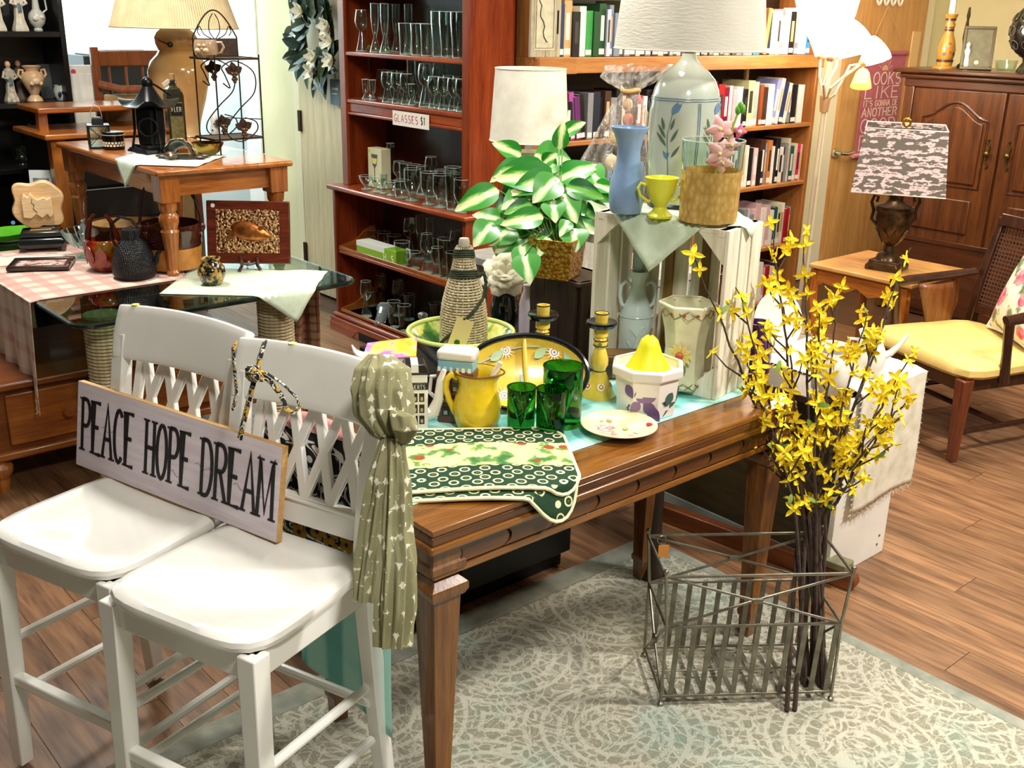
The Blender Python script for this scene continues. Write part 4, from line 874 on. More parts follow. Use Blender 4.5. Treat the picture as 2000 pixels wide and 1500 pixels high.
# (attach px, tip px, mesh, depth offset, size)
LVS = [((975, 372), (893, 400), 0, -.02, 1.1), ((1022, 318), (962, 345), 0, .0, 1.05), ((1018, 306), (966, 278), 1, .05, .9), ((1092, 292), (1100, 240), 1, .02, .85), ((1100, 262), (1140, 238), 1, .03, .6),
       ((1085, 352), (975, 338), 0, -.03, 1.25), ((1060, 340), (995, 350), 3, .02, 1.), ((1090, 350), (1165, 318), 0, .0, 1.1), ((1085, 330), (1050, 300), 1, .06, .9), ((1080, 345), (1000, 370), 0, -.04, 1.), ((1085, 352), (1045, 385), 2, -.06, 1.1),
       ((1105, 365), (1175, 378), 3, -.04, 1.2), ((1080, 395), (1085, 425), 2, -.07, 1.), ((1100, 385), (1125, 425), 2, -.05, 1.1), ((1150, 330), (1175, 360), 2, .0, 1.), ((1160, 360), (1200, 372), 1, -.02, .9), ((1150, 372), (1195, 395), 3, .0, 1.),
       ((1062, 424), (985, 430), 0, -.08, 1.1), ((1040, 400), (990, 410), 3, -.05, 1.), ((1020, 385), (985, 400), 2, -.03, 1.), ((975, 430), (935, 415), 4, -.04, .9), ((960, 440), (928, 472), 2, -.06, .9), ((1000, 445), (960, 470), 2, -.05, .8), ((1015, 465), (975, 482), 4, -.04, .8),
       ((1020, 480), (1030, 530), 4, -.08, 1.), ((1025, 500), (1035, 545), 2, -.09, .6), ((1120, 450), (1125, 482), 2, -.08, 1.15), ((1110, 432), (1098, 450), 4, -.08, .6), ((1050, 450), (1020, 480), 3, -.02, 1.), ((1090, 440), (1060, 475), 3, -.03, 1.), ((1100, 420), (1140, 440), 3, -.02, 1.), ((1060, 400), (1030, 425), 3, .0, 1.1),
       ((1070, 465), (1055, 490), 4, -.08, .6), ((1040, 360), (1010, 385), 2, .0, 1.), ((1060, 320), (1085, 300), 1, .03, .9), ((1130, 400), (1160, 420), 3, .03, 1.), ((1010, 420), (985, 450), 3, .03, 1.), ((1085, 470), (1110, 492), 3, -.05, .8), ((1050, 372), (1020, 395), 0, -.02, .9)]
rq = random.Random(4)
LVS += [((a_[0]+rq.uniform(-26, 26), a_[1]+rq.uniform(-14, 22)), (b_[0]+rq.uniform(-30, 30), b_[1]+rq.uniform(-6, 34)), (k_+1) % 5, d_+rq.uniform(.03, .09), z_) for a_, b_, k_, d_, z_ in LVS[5:] if a_[1] < 440]
for (ax, ay), (tx, ty), k, dd, sz in LVS:
    p0 = sp(ax, ay, D_+dd+.02); p1 = sp(tx, ty, D_+dd-.015); d = p1-p0; L_ = max(d.length, .03); d.normalize()
    up_ = (Vector((0, 0, 1))*.5+TOV*.85); up_ = (up_-d*up_.dot(d)).normalized(); sd = d.cross(up_)
    k0 = (.12, .10, .09, .10, .085)[k]; f = L_/k0*1.03
    w_ = max(f, .8*sz)
    o = part('leaf', LM[k], None, pt); o.matrix_local = basis(p0-Vector(pt.location), sd*w_, d*f, up_*f)
    r0 = Vector((c.x+(p0.x-c.x)*.12, c.y+(p0.y-c.y)*.12, c.z+.09)); mid = r0.lerp(p0, .55)+Vector((0, 0, .03 if p0.z > r0.z-.02 else .05))
    part('leaf_stem', G().tube([q_-Vector(pt.location) for q_ in (r0, mid, p0)], .0022, 5), STEM, pt)
# ------------------------------------------------------------ grey stand with lamp, gift and papers
GZ = .80
gs = thing('grey_side_stand', 'grey painted stand behind the gold planter carrying the small white lamp', 'table', (2.62, 2.68, 0), R(0))
GREY = plain('9a9a94', .5, var=.1); part('top', G().box(-.20, .34, -.34, .40, GZ-.03, GZ), GREY, gs, bev=.004)
for sx in (-1, 1):
    for sy in (-1, 1): part('leg', G().box(.07+sx*.23-.02, .07+sx*.23+.02, sy*.32-.02, sy*.32+.02, 0, GZ-.03), GREY, gs, bev=.003)
part('apron', G().box(-.17, .31, -.33, -.315, GZ-.13, GZ-.03), GREY, gs)
LINEN = cloth('dcd6c4', 'e9e4d4', 260, .85, .3, .03)
def shade_mat(c_, c2): return cloth(c_, c2, 260, .85, .3, .03)
def table_lamp_shade(par, r0, r1, z0, z1, mt, n=48, th=.002):
    part('shade', G().lathe([(r0, z0), (r1, z1), (r1-th, z1), (r0-th, z0)], n, cap=False).add([], []), mt, par); part('shade_rim', G().tube([(r0*cos(a*PI/24), r0*sin(a*PI/24), z0) for a in range(48)], .002, 5, None, True), mt, par)
    part('shade_rim', G().tube([(r1*cos(a*PI/24), r1*sin(a*PI/24), z1) for a in range(48)], .002, 5, None, True), mt, par)
    part('shade_fitter', G().tube([(-r1*.95, 0, z1-.015), (r1*.95, 0, z1-.015)], .0015, 5).tube([(0, -r1*.95, z1-.015), (0, r1*.95, z1-.015)], .0015, 5), IRON, par)
d = 3.5; pz = CC+ray(1033, 272)*d; s = d/FPX; LB = Vector((pz.x, pz.y, GZ+.001)); zz = pz.z-GZ
wl = thing('white_lamp', 'small white table lamp with drum shade behind the plant', 'lamp', LB)
WCER = plain('e6e2d4', .3, 0, .3)
part('lamp_base', G().lathe([(0, 0), (.07, 0), (.07, .012), (.03, .03), (.028, .05), (.05, .1), (.062, .16), (.05, .22), (.022, zz-.08), (30*s, zz-.055), (30*s, zz-.04), (.013, zz-.034), (.013, zz+.05), (0, zz+.05)], 28), WCER, wl)
table_lamp_shade(wl, 77*s, 68*s, zz-.004, zz+.225, LINEN)
# cellophane-wrapped gift
c = CC+ray(1215, 330)*3.35; c.z = GZ+.001; s = 3.35/FPX
gf = thing('cellophane_gift', 'gift bundle wrapped in crinkled clear cellophane tied with raffia', 'gift', c)
zq = lambda py: zat(c, py)-GZ
t = NT('crinkled_cellophane'); t.t.nodes.remove(t.b); tr = t.n('BsdfTransparent'); tr.inputs[0].default_value = (.96, .95, .93, 1); gl = t.n('BsdfGlossy'); gl.inputs['Roughness'].default_value = .08
nz = t.noise(t.coord((1, 1, .35)), 42, 4, .65); bp = t.n('Bump'); bp.inputs['Strength'].default_value = 1; bp.inputs['Distance'].default_value = .02; t.l(nz, bp.inputs['Height']); t.l(bp.outputs[0], gl.inputs['Normal'])
df = t.n('BsdfDiffuse'); df.inputs[0].default_value = (.8, .76, .72, 1); m1 = t.n('MixShader'); m1.inputs[0].default_value = .38; t.l(gl.outputs[0], m1.inputs[1]); t.l(df.outputs[0], m1.inputs[2])
mx = t.n('MixShader'); t.l(t.ramp(nz, [(.35, '303030'), (.7, 'b0b0b0')]), mx.inputs[0]); t.l(tr.outputs[0], mx.inputs[1]); t.l(m1.outputs[0], mx.inputs[2]); t.l(mx.outputs[0], t.t.nodes['Material Output'].inputs[0]); CELLO = t.m
def cel(prof, seed, amp, nf):
    rr = random.Random(seed); ph = [rr.uniform(0, 6) for _ in range(5)]
    def fn(u, v):
        k = v*(len(prof)-1); i = min(int(k), len(prof)-2); f = k-i; r, z, ox = [prof[i][j]*(1-f)+prof[i+1][j]*f for j in range(3)]; a = u*2*PI
        w_ = 1+amp*(sin(nf*a+ph[0]+3*v)+.6*sin((nf*2+1)*a+ph[1]-4*v)+.5*sin((nf*3+2)*a+ph[2]+9*v))
        return CR*(r*s*cos(a)*w_+ox*s)+FH*(r*s*.8*sin(a)*w_)+Vector((0, 0, z+.006*sin(5*a+ph[3])*v))
    return G().sheet(fn, 72, 26, closeu=True)
part('wrap', cel([(72, 0, -20), (76, zq(345), -18), (66, zq(300), -8), (52, zq(255), 0), (36, zq(215), 4), (20, zq(188), 6), (14, zq(175), 8)], 4, .07, 7), CELLO, gf)
part('ruffle', cel([(14, zq(177), 8), (34, zq(165), 4), (52, zq(150), 8), (62, zq(130), 22)], 9, .16, 6), CELLO, gf)
part('raffia_tie', G().tube([CR*(17*s*cos(a*PI/8)+8*s)+FH*(15*s*sin(a*PI/8))+Vector((0, 0, zq(178)+.003*sin(a))) for a in range(16)], .006, 6, None, True), plain('c9a86a', .8), gf)
for x, py, r, cc in ((-14, 270, 16, 'dcae55'), (22, 258, 12, 'd89a3a'), (6, 235, 13, 'b0552a'), (4, 205, 12, 'c99a5a'), (-22, 318, 16, 'c8b48a'), (14, 310, 18, 'd8c6a0')): part('wrapped_soap', G().ball(tuple(CR*(x*s)+Vector((0, 0, zq(py)))), (r*s, r*s*.6, r*s), 12, 8), plain(cc, .5), gf)
for dx_, dy_, rz_, nm, lab in ((-.12, -.1, .5, 'folded_paper', 'crumpled white paper on the grey stand behind the plant leaves'),):
    o = part(nm, G().sheet(lambda u, v: ((u-.5)*.12, (v-.5)*.09, .02+.018*sin(u*9+v*4)+.012*sin(v*11)), 10, 8), plain('e6e2d8', .7), None, solid=.001, loc=(2.62+dx_, 2.68+dy_, GZ+.0), rz=rz_); tag(o, lab, 'paper')
# ------------------------------------------------------------ whitewashed crate, open towards the viewer's left
CZ0, CZ1, CRZ = TZ+.003, 1.160, R(10.6); CCX, CCY = 2.139, 1.792
t = NT('whitewashed_pine'); t.setp(.6); v_ = t.coord((16, 16, 1.2)); t.col(t.ramp(t.noise(v_, 2.2, 5, .65), [(.3, 'beb394'), (.5, 'e0d9c2'), (.7, 'efeada')])); t.bump(t.noise(v_, 4, 3), .2, .002); WWASH = t.m
cr = thing('slatted_crate', 'whitewashed wooden crate on end, open front, holding jug and vase', 'crate', (CCX, CCY, CZ0), CRZ)
a, b, H = .095, .20, CZ1-CZ0
for s_ in (-1, 1):
    n = 3; w_ = 2*a/n
    for k in range(n): part('side_slat', G().box(-a+k*w_+.0015+(.004 if k else 0), -a+(k+1)*w_-.004, *sorted((s_*b, s_*(b-.011))), 0, H), WWASH, cr, bev=.0015)
    for z0 in (0, H-.018): part('end_board', G().box(-a, a, *sorted((s_*(b-.011), s_*(b-.03))), z0, z0+.018), WWASH, cr, bev=.001)
n = 4; w_ = (2*b-.022)/n
for k in range(n): part('back_slat', G().box(a-.011, a, -b+.011+k*w_+.006, -b+.011+(k+1)*w_-.006, 0, H), WWASH, cr, bev=.001)
for z0 in (0, H-.012):
    for k in range(3): part('end_slat', G().box(-a+k*2*a/3+.001, -a+(k+1)*2*a/3-.003, -b+.011, b-.011, z0, z0+.012), WWASH, cr, bev=.001)
MYZ = Matrix(((0, 0, 1, 0), (1, 0, 0, 0), (0, 1, 0, 0), (0, 0, 0, 1)))
for s_ in (-1, 1):
    for z0, zs in ((H-.012, -1), (.012, 1)):
        y0 = s_*(b-.011); poly = [(y0, z0), (y0-s_*.075, z0), (y0-s_*.062, z0+zs*.012), (y0, z0+zs*.075)]
        part('corner_bracket', G().prism(poly, -a+.001, -a+.012, MYZ), WWASH, cr)
for y in (-.05, .06): part('back_batten', G().box(a-.02, a-.011, y-.012, y+.012, .01, H-.01), wood('6a4a1c', '94702e', 'Z', 2, .5, 0), cr)
# things inside the crate
JUG = plain('c9dcdc', .2, 0, .5, .04, 20)
t, s, v = pot('handled_jug', 'pale blue ceramic jug with two handles and stopper inside the crate', 'jug', 1241, 708, TZ+.016, [(0, 0), (30, 0), (32, 4), (32, 84), (30, 90), (26, 98), (17, 122), (13, 138), (14, 150), (19, 160), (19, 166), (12, 166), (11, 150), (0, 150)], JUG, 31)
part('band', G().tube([(32.5*s*cos(a_*PI/14), 32.5*s*sin(a_*PI/14), 84*v) for a_ in range(28)], .0022, 6, None, True), JUG, t)
part('stopper', G().lathe([(r*s, h*v) for r, h in ((8, 150), (9, 170), (13, 205), (13, 209), (0, 209))], 7), plain('9cb4b0', .3), t, smooth=0)
for q in (-1, 1): part('handle', G().tube([CR*(x*s*q)+Vector((0, 0, h*v)) for x, h in ((13, 140), (24, 146), (32, 138), (34, 120), (30, 104), (22, 98))], .0055, 8), JUG, t)
g = G()
for pts in (((-10, 20), (-4, 34), (0, 50), (6, 62), (14, 68)), ((0, 48), (-8, 58), (-14, 64)), ((2, 30), (10, 36), (14, 48)), ((-12, 30), (-18, 40))): g.tube([CR*(x*s)+TOV*(math.sqrt(max(0, 33**2-x*x))*s)+Vector((0, 0, h*v)) for x, h in pts], .0022, 5)
part('relief_sprig', g, JUG, t)
p, s, v = base(1337, 767, TZ+.016, 38)
hv = thing('hexagonal_vase', 'tall cream hexagonal vase with moulded sunflower in front of the crate slats', 'vase', p, R(12))
HV = plain('e2e0bc', .22, 0, .45, .05, 30)
part('body', G().lathe([(r*s, h*v) for r, h in hollow([(38, 0), (42, 6), (40, 40), (38, 76), (42, 110), (50, 140), (57, 158), (56, 162)], 5, 8)], 6), HV, hv, smooth=0, bev=.003)
for h, am in ((146, 8), (10, 7)):
    for q in (0, 1): part('lattice_line', G().tube([((50 if h > 90 else 40.5)*s*1.0*cos(a_*PI/18)*.985, (50 if h > 90 else 40.5)*s*sin(a_*PI/18)*.985, (h+am*(2*abs((a_/6+q*.5) % 1-.5)*2-1))*v) for a_ in range(36)], .0011, 5, None, True), plain('6a5a2a', .4), hv)
A0 = math.atan2(TOV.y, TOV.x)-R(12)
for k in range(6):
    a_ = A0+R(-75+30*k); disc_decal((50*s*cos(a_), 50*s*sin(a_), 147*v), (cos(a_), sin(a_), .2), .004, plain('b0482a', .3), hv, 'painted_dot', k=6)
a_ = A0-R(22); cN = Vector((cos(a_), sin(a_), 0)); cP = cN*(40*s)+Vector((0, 0, 70*v)); u_ = Vector((0, 0, 1)); x_ = u_.cross(cN)
for k in range(12):
    ang = k*PI/6; d_ = x_*cos(ang)+u_*sin(ang); part('sunflower_petal', G().prism(leaf_poly(.026, .006, 5), 0, .003, basis(cP+d_*.008, cN.cross(d_), d_, cN)), plain('e6d27a', .4), hv)
part('sunflower_disc', G().ball(tuple(cP+cN*.002), (.011, .011, .011), 10, 7), plain('b0501c', .5), hv)
for zq_, r_ in ((30, .7), (10, -.4)): part('moulded_leaf', G().prism(leaf_poly(.03, .009, 5), 0, .004, basis(cP-u_*.02*(1+(r_ < 0)), x_, u_, cN) @ Matrix.Rotation(PI+r_, 4, 'Z')), plain('6a6a3a', .4), hv)
p = at(1212, 742, TZ+.004); s = dep(p)/FPX
sb = thing('small_dark_box', 'small dark brown lidded box beside the candlestick', 'box', p+FH*.04, -YAW+R(4))
part('box_body', G().box(-.05, .05, -.035, .035, 0, .05), wood('241006', '4a2610', 'X', 3, .35, .3), sb, bev=.002); part('box_lid', G().box(-.054, .054, -.039, .039, .05, .066), wood('2c1408', '5a3214', 'X', 3, .3, .3), sb, bev=.003)
part('top_inlay', G().box(-.044, .044, -.03, .03, .066, .0668), plain('6a4a1e', .4), sb); part('front_plate', G().box(-.026, .026, -.0362, -.034, .004, .046), plain('8a6a2e', .4), sb)
# green napkin on the crate
NAP = cloth('cfe0c4', 'dfeeda', 200, .85, .35, .05)
def napz(x, y, top, x0, x1, y0, y1, r=.004):
    z = top+.003+.002*sin(x*50)*sin(y*43)
    if x < x0: z -= (x0-x)*1.0; xx = x0-.004-(x0-x)*.12
    else: xx = x
    yy = y
    if y < y0: z -= (y0-y)*1.0; yy = y0-.006-(y0-y)*.15
    return (xx, yy, z)
def napkin(name, lab, tip, s_, rot, top, x0, x1, y0, y1, mt):
    c, q = cos(rot), sin(rot)
    g = G().sheet(lambda u, v: napz(tip[0]+(u*c-v*q)*s_, tip[1]+(u*q+v*c)*s_, top, x0, x1, y0, y1), 26, 26)
    o = part(name, g, mt, None, solid=.0018, loc=(CCX, CCY, 0), rz=CRZ); tag(o, lab, 'napkin')
    return o
napkin('green_napkin', 'pale green napkin draped over the crate, corner hanging into its open front', (-.095-.135, .01), .34, R(-46), CZ1, -.095, .095, -.2, .2, NAP)
# ------------------------------------------------------------ things on the crate
TZ2 = CZ1+.009
BLUE = plain('7f9cc0', .3, 0, .3, .05, 25)
p, s, v = base(1224, 419, TZ2, 28)
bv = thing('blue_vase', 'waisted matte blue vase with slanting ribs on the crate', 'vase', p)
def ribs(q, a):
    x, y, z = q; h = z/v; k = 1+.022*sin(h*.30+2.2*sin(a+.6)+1)*(1 if 20 < h < 95 else 0)*(1 if math.hypot(x, y) > 20*s else 0); return (x*k, y*k, z)
part('body', G().lathe([(r*s, h*v) for r, h in hollow([(29, 0), (31, 4), (33, 18), (34.5, 36), (33, 56), (28, 76), (23, 100), (22, 118), (25, 136), (30, 150), (36, 160), (36, 163)], 3.5, 6)], 40, None, ribs), BLUE, bv)
t, s, v = pot('yellow_cup', 'small bright yellow footed cup with two handles on the crate', 'cup', 1291, 428, TZ2, hollow([(25, 0), (25, 4), (16, 12), (12, 20), (15, 26), (22, 34), (29, 52), (33, 74), (34, 77)], 3, 28), plain('dfe03a', .3, 0, .3), 24, 10)
for q in (-1, 1): part('handle', G().tube([CR*(x*s*q)+Vector((0, 0, h*v)) for x, h in ((30, 62), (40, 66), (45, 56), (40, 42), (26, 32), (20, 30))], .0038, 8), plain('dfe03a', .3, 0, .3), t)
# glass and gold vase
p, s, v = base(1391, 440, TZ2, 55)
gv = thing('gold_banded_vase', 'clear glass cylinder vase with hammered gold lower half on the crate', 'vase', p)
t = NT('hammered_gold_leaf'); t.setp(.32, .35); v_ = t.coord(); vo = t.voro(t.coord((1, 1, .6)), 85); t.col(t.ramp(vo.outputs['Distance'], [(.1, 'dcbc74'), (.7, 'c29a4e')])); t.bump(vo.outputs['Distance'], .35, .004); GLD2 = t.m
part('gold_band', G().lathe([(0, 0), (54*s, 0), (56*s, 2*v), (58*s, 98*v), (57.4*s, 98*v), (55.4*s, 4*v), (0, 3*v)], 40), GLD2, gv)
part('glass_wall', G().lathe([(58*s, 98.3*v), (60*s, 154*v), (59.2*s, 154*v), (57.2*s, 98.3*v)], 40, cap=False), GLASSY, gv)
part('glass_rim', G().tube([(59.6*s*cos(a_*PI/20), 59.6*s*sin(a_*PI/20), 154*v) for a_ in range(40)], .0014, 6, None, True), plain('eef6f2', .05, trans=.6), gv)
fl = thing('pink_flower_stem', 'pink artificial flower stem standing in the gold banded vase', 'flower', p+Vector((0, 0, .01)))
q0 = CR*(2*s)+Vector((0, 0, 0)); stemp = [CR*(x*s)+FH*.02+Vector((0, 0, h*v)) for x, h in ((0, 10), (8, 70), (22, 115), (34, 160), (44, 195), (48, 205))]
part('stem', G().tube(stemp, .0032, 6), plain('8fb04a', .5), fl)
for x, h in ((48, 207), (44, 200), (52, 202)): part('bud', G().ball(tuple(CR*(x*s)+FH*.02+Vector((0, 0, h*v))), (.008, .008, .012), 8, 6), plain('5aa02c', .5), fl)
PINK, PINK2 = plain('efb2ae', .7), plain('d9609a', .7)
for cx_, ch, n_, L_, m_ in ((12, 165, 5, .035, PINK), (15, 118, 5, .038, PINK), (50, 160, 4, .018, PINK2), (36, 135, 4, .024, PINK), (22, 100, 4, .03, PINK)):
    fp = part('flower_head', G().ball(tuple(CR*(cx_*s)+FH*.015+Vector((0, 0, ch*v))), .006, 8, 6), plain('e8d08a', .6), fl)
    for k in range(n_):
        an = 2*PI*k/n_+cx_; d_ = CR*cos(an)+Vector((0, 0, 1))*sin(an); sd = TOV.cross(d_).normalized()
        part('petal', petal_sheet(L_, L_*.38, .006, .004), m_, fp, solid=.0006).matrix_local = basis(CR*(cx_*s)+FH*.015+Vector((0, 0, ch*v)), sd, (d_+TOV*.25).normalized(), sd.cross(d_))
# big celadon lamp
p, s, v = base(1333, 413, TZ2-.006, 64)
stn = thing('lamp_pedestal', 'dark wooden pedestal behind the crate carrying the celadon lamp', 'pedestal', (p.x, p.y, 0))
part('column', G().lathe([(0, 0), (.04, 0), (.04, .02), (.025, .05), (.022, .4), (.022, 1.0), (.04, 1.12), (.095, p.z-.02), (.095, p.z-.001), (0, p.z-.001)], 24), DKW, stn); part('base_ring', G().lathe([(.042, 0), (.045, .012), (.042, .02)], 24, cap=False), DKW, stn)
lp = thing('celadon_lamp', 'large pale celadon lamp painted with blue tulips, white textured shade', 'lamp', p)
t = NT('celadon_glaze'); t.setp(.1, 0, .8); v_ = t.coord(); t.col(t.ramp(t.noise(v_, 5, 2), [(.35, 'b9c3b4'), (.65, 'd4d8ca')])); CEL = t.m
part('stand', G().lathe([(0, 0), (60*s, 0), (60*s, 6*v), (56*s, 10*v), (0, 10*v)], 36), DK, lp)
part('body', G().lathe([(r*s, h*v) for r, h in ((0, 10), (56, 10), (60, 40), (64, 80), (67, 120), (68, 150), (67, 180), (64, 205), (60, 222), (52, 240), (38, 255), (24, 266), (15, 276), (12, 286), (0, 286))], 44), CEL, lp)
INKB = plain('6a86a0', .25)
for h, r in ((203, 65), (207, 64.3)): part('painted_band', G().tube([(r*s*cos(a_*PI/22), r*s*sin(a_*PI/22), h*v) for a_ in range(44)], .0011, 5, None, True), INKB, lp)
def lwall(deg, h):
    a_ = math.atan2(TOV.y, TOV.x)+R(deg); r = 64+4*sin(PI*(h-80)/140) if h > 80 else 58+6*h/80
    return Vector((r*s*cos(a_)*1.003, r*s*sin(a_)*1.003, h*v)), Vector((cos(a_), sin(a_), 0))
for dg in (14, 17): part('painted_band', G().tube([lwall(dg, h)[0] for h in range(40, 204, 8)], .0009, 4), INKB, lp)
LFG, TUL = plain('5d7460', .3), plain('6f8fb4', .3)
for d0 in (-32, 44, 120, -110):
    part('painted_stem', G().tube([lwall(d0+x, h)[0] for x, h in ((2, 60), (0, 100), (-2, 140), (4, 180))], .0011, 4), LFG, lp)
    for x, h, L_, W_, ro, m_ in ((2, 182, 26, 9, -.9, TUL), (4, 178, 26, 8, -.4, TUL), (-2, 96, 30, 9, .1, TUL), (-3, 120, 34, 4, .7, LFG), (-5, 135, 30, 4, .6, LFG), (4, 128, 30, 4, -.5, LFG), (6, 100, 28, 4, -.6, LFG), (-8, 150, 24, 4, .3, LFG), (3, 150, 24, 4, -.3, LFG)):
        c_, n_ = lwall(d0+x, h); leaf_decal(c_, n_, L_*s, W_*s*.75, ro, m_, lp)
part('lamp_neck', G().lathe([(9*s, 285*v), (10*s, 292*v), (7*s, 296*v), (8*s, 310*v), (0, 310*v)], 16), plain('4a4a44', .3, .7), lp)
t = NT('slubby_linen_shade'); t.setp(.9, 0, 0, .1); v_ = t.coord((1, 1, 5)); t.col(t.ramp(t.noise(t.coord(), 6, 2), [(.3, 'cfcbbd'), (.7, 'd9d5c8')])); t.bump(t.noise(v_, 38, 4, .7), .5, .004); SLUB = t.m
table_lamp_shade(lp, 140*s, 119*s, 293*v, 500*v, SLUB)
for o in lp.children:
    if o.name.startswith('shade') : pass
# small price card on the lamp neck / shelf
cd_ = part('price_card', G().box(-.02, .02, -.0006, .0006, -.02, .02), plain('eeeae0', .6), None, loc=onY(1322, 131, 3.63), rz=0); tag(cd_, 'small white price card taped to the oak bookshelf rail behind the lamp', 'card')
# ------------------------------------------------------------ wire basket
STL = plain('8d8878', .35, .8, var=.15, vs=30); SLAT_M = plain('7c7868', .45, .6, var=.2)
bA, bB, bC, bD = at(1290, 1376, .012), at(1622, 1366, .012), at(1572, 1278, .012), at(1270, 1284, .012)
ux = (bB-bA); W_ = ux.length; ux.normalize(); uy = Vector((-ux.y, ux.x, 0)); Dp = .215
wbk = thing('wire_basket', 'grey wire basket with crossed braces and flat slats on the rug', 'basket')
wbk.matrix_world = basis(bA, ux, uy, (0, 0, 1))
HT, HM, H0 = .365, .225, .025
cs = [(0, 0), (W_, 0), (W_, Dp), (0, Dp)]
for i, (x, y) in enumerate(cs):
    fx = -.012 if x == 0 else .012
    q = part('corner_post', G().tube([(x+fx, y, HT+.012), (x, y, HM), (x, y, .0)], .0042, 8), STL, wbk)
    part('post_foot', G().lathe([(.008, 0), (.008, .006), (.004, .01), (0, .01)], 10, T(x, y, 0)), STL, q); part('post_finial', G().ball((x+fx, y, HT+.014), .007, 8, 6), STL, q)
for i in range(4):
    (x0, y0), (x1, y1) = cs[i], cs[(i+1) % 4]; f0 = -.012 if x0 == 0 else .012; f1 = -.012 if x1 == 0 else .012
    for z, o0, o1 in ((HT, f0, f1), (HM, 0, 0), (H0, 0, 0)): part('rail', G().tube([(x0+o0, y0, z), (x1+o1, y1, z)], .004, 8), STL, wbk)
    if i % 2 == 0:
        part('brace', G().tube([(x0+f0, y0, HT), ((x0+x1)/2, y0-.003, (HT+HM)/2), (x1, y1, HM)], .0035, 8), STL, wbk); part('brace', G().tube([(x0, y0, HM), ((x0+x1)/2, y0+.003, (HT+HM)/2), (x1+f1, y1, HT)], .0035, 8), STL, wbk)
        part('binding', G().tube([((x0+x1)/2-.012, y0, (HT+HM)/2), ((x0+x1)/2+.012, y0, (HT+HM)/2)], .0075, 8), STL, wbk)
        n = 11
        for k in range(n):
            x = (k+.7)*W_/n-.4*W_/n+.01; part('slat', G().box(x-.0065, x+.0065, y0-.0015, y0+.0015, H0-.004, HM+.004, Matrix(((1, 0, .04, 0), (0, 1, 0, 0), (0, 0, 1, 0), (0, 0, 0, 1)))), SLAT_M, wbk)
    else:
        for z0, z1 in ((H0, HM), (HM, H0)): part('brace', G().tube([(x0, y0, z0), (x0+.002*(1 if z0 < z1 else -1), (y0+y1)/2, (z0+z1)/2), (x1, y1, z1)], .0035, 8), STL, wbk)
        part('brace_disc', G().ball((x0, Dp/2, (H0+HM)/2), (.008, .014, .014), 10, 7), STL, wbk)
part('floor_wire', G().tube([(0, Dp/2, H0), (W_, Dp/2, H0)], .003, 6), STL, wbk)
for k in range(6): part('floor_slat', G().box((k+.5)*W_/6-.006, (k+.5)*W_/6+.006, 0, Dp, H0-.003, H0), SLAT_M, wbk)
tgp = (-.012+.014, Dp-.004, HT-.03)
part('price_tag', G().box(tgp[0]+.012, tgp[0]+.04, tgp[1]-.012, tgp[1]-.011, HT-.055, HT-.02), plain('d08a3a', .6), wbk); part('tag_wire', G().tube([(tgp[0]+.02+.012*cos(a_), tgp[1]-.01, HT-.006+.012*sin(a_)) for a_ in [k*PI/6 for k in range(12)]], .0014, 5, None, True), STL, wbk)
# ------------------------------------------------------------ forsythia stems in the basket
FYEL = plain('f7d814', .6, var=.08, vs=200); BARK = plain('3d2d22', .85, var=.3, vs=60, bump=.5, bs=120); FGRN = plain('6f8a2c', .6)
def flower_mesh():
    g = G()
    for k in range(4):
        def pf_(u, v, k=k):
            w_ = .0062*sin(PI*min(1, .2+.8*v))**.7; return ((u-.5)*2*w_, .002+.025*v, .009*v*v-.012*v+.003*(2*u-1)**2)
        g.sheet(pf_, 3, 4, Matrix.Rotation(k*PI/2, 4, 'Z'))
    g.lathe([(.0022, -.008), (.003, 0), (0, .001)], 6); return mesh('flower', g, FYEL, 0)
FM = flower_mesh(); FM2 = mesh('bud_flower', G().lathe([(0, 0), (.004, .006), (.0055, .014), (.0035, .022), (0, .026)], 6), FYEL, 0); LFM = mesh('small_leaf', G().sheet(lambda u, v: ((u-.5)*.014*sin(PI*min(.98, .1+.9*v)), .035*v, .004*sin(v*3)), 3, 5), FGRN, 0)
rnd = random.Random(5)
# tip px, depth, base px (on the rug), flowers
STEMS = [((1352, 497), 2.62, (1537, 1389), 12, 'reaching furthest left over the crate'), ((1505, 438), 2.78, (1552, 1388), 13, 'with the twin blossoms topping the left side'), ((1572, 448), 2.84, (1608, 1352), 17, 'standing tallest in the middle'), ((1778, 482), 2.95, (1612, 1345), 12, 'ending in one blossom by the urn lamp'),
 ((1752, 545), 2.86, (1600, 1340), 14, 'leaning right in front of the side table'), ((1783, 690), 2.75, (1596, 1330), 13, 'spreading right over the yellow seat'), ((1778, 772), 2.7, (1590, 1335), 13, 'bending low right over the burlap'), ((1640, 560), 2.88, (1585, 1330), 18, 'rising in the middle right'),
 ((1440, 560), 2.66, (1580, 1336), 15, 'arching left past the crate corner'), ((1450, 680), 2.6, (1572, 1340), 13, 'low on the left beside the console'), ((1600, 600), 2.68, (1590, 1340), 18, 'nearest the viewer in the middle'), ((1530, 600), 2.72, (1604, 1335), 18, 'left of the middle'),
 ((1690, 620), 2.78, (1610, 1340), 16, 'right of the middle'), ((1480, 780), 2.62, (1568, 1335), 9, 'shortest on the left at table height'), ((1730, 830), 2.66, (1600, 1332), 10, 'shortest on the right over the white cabinet')]
def bez(p, t):
    q = list(p)
    while len(q) > 1: q = [q[i].lerp(q[i+1], t) for i in range(len(q)-1)]
    return q[0]
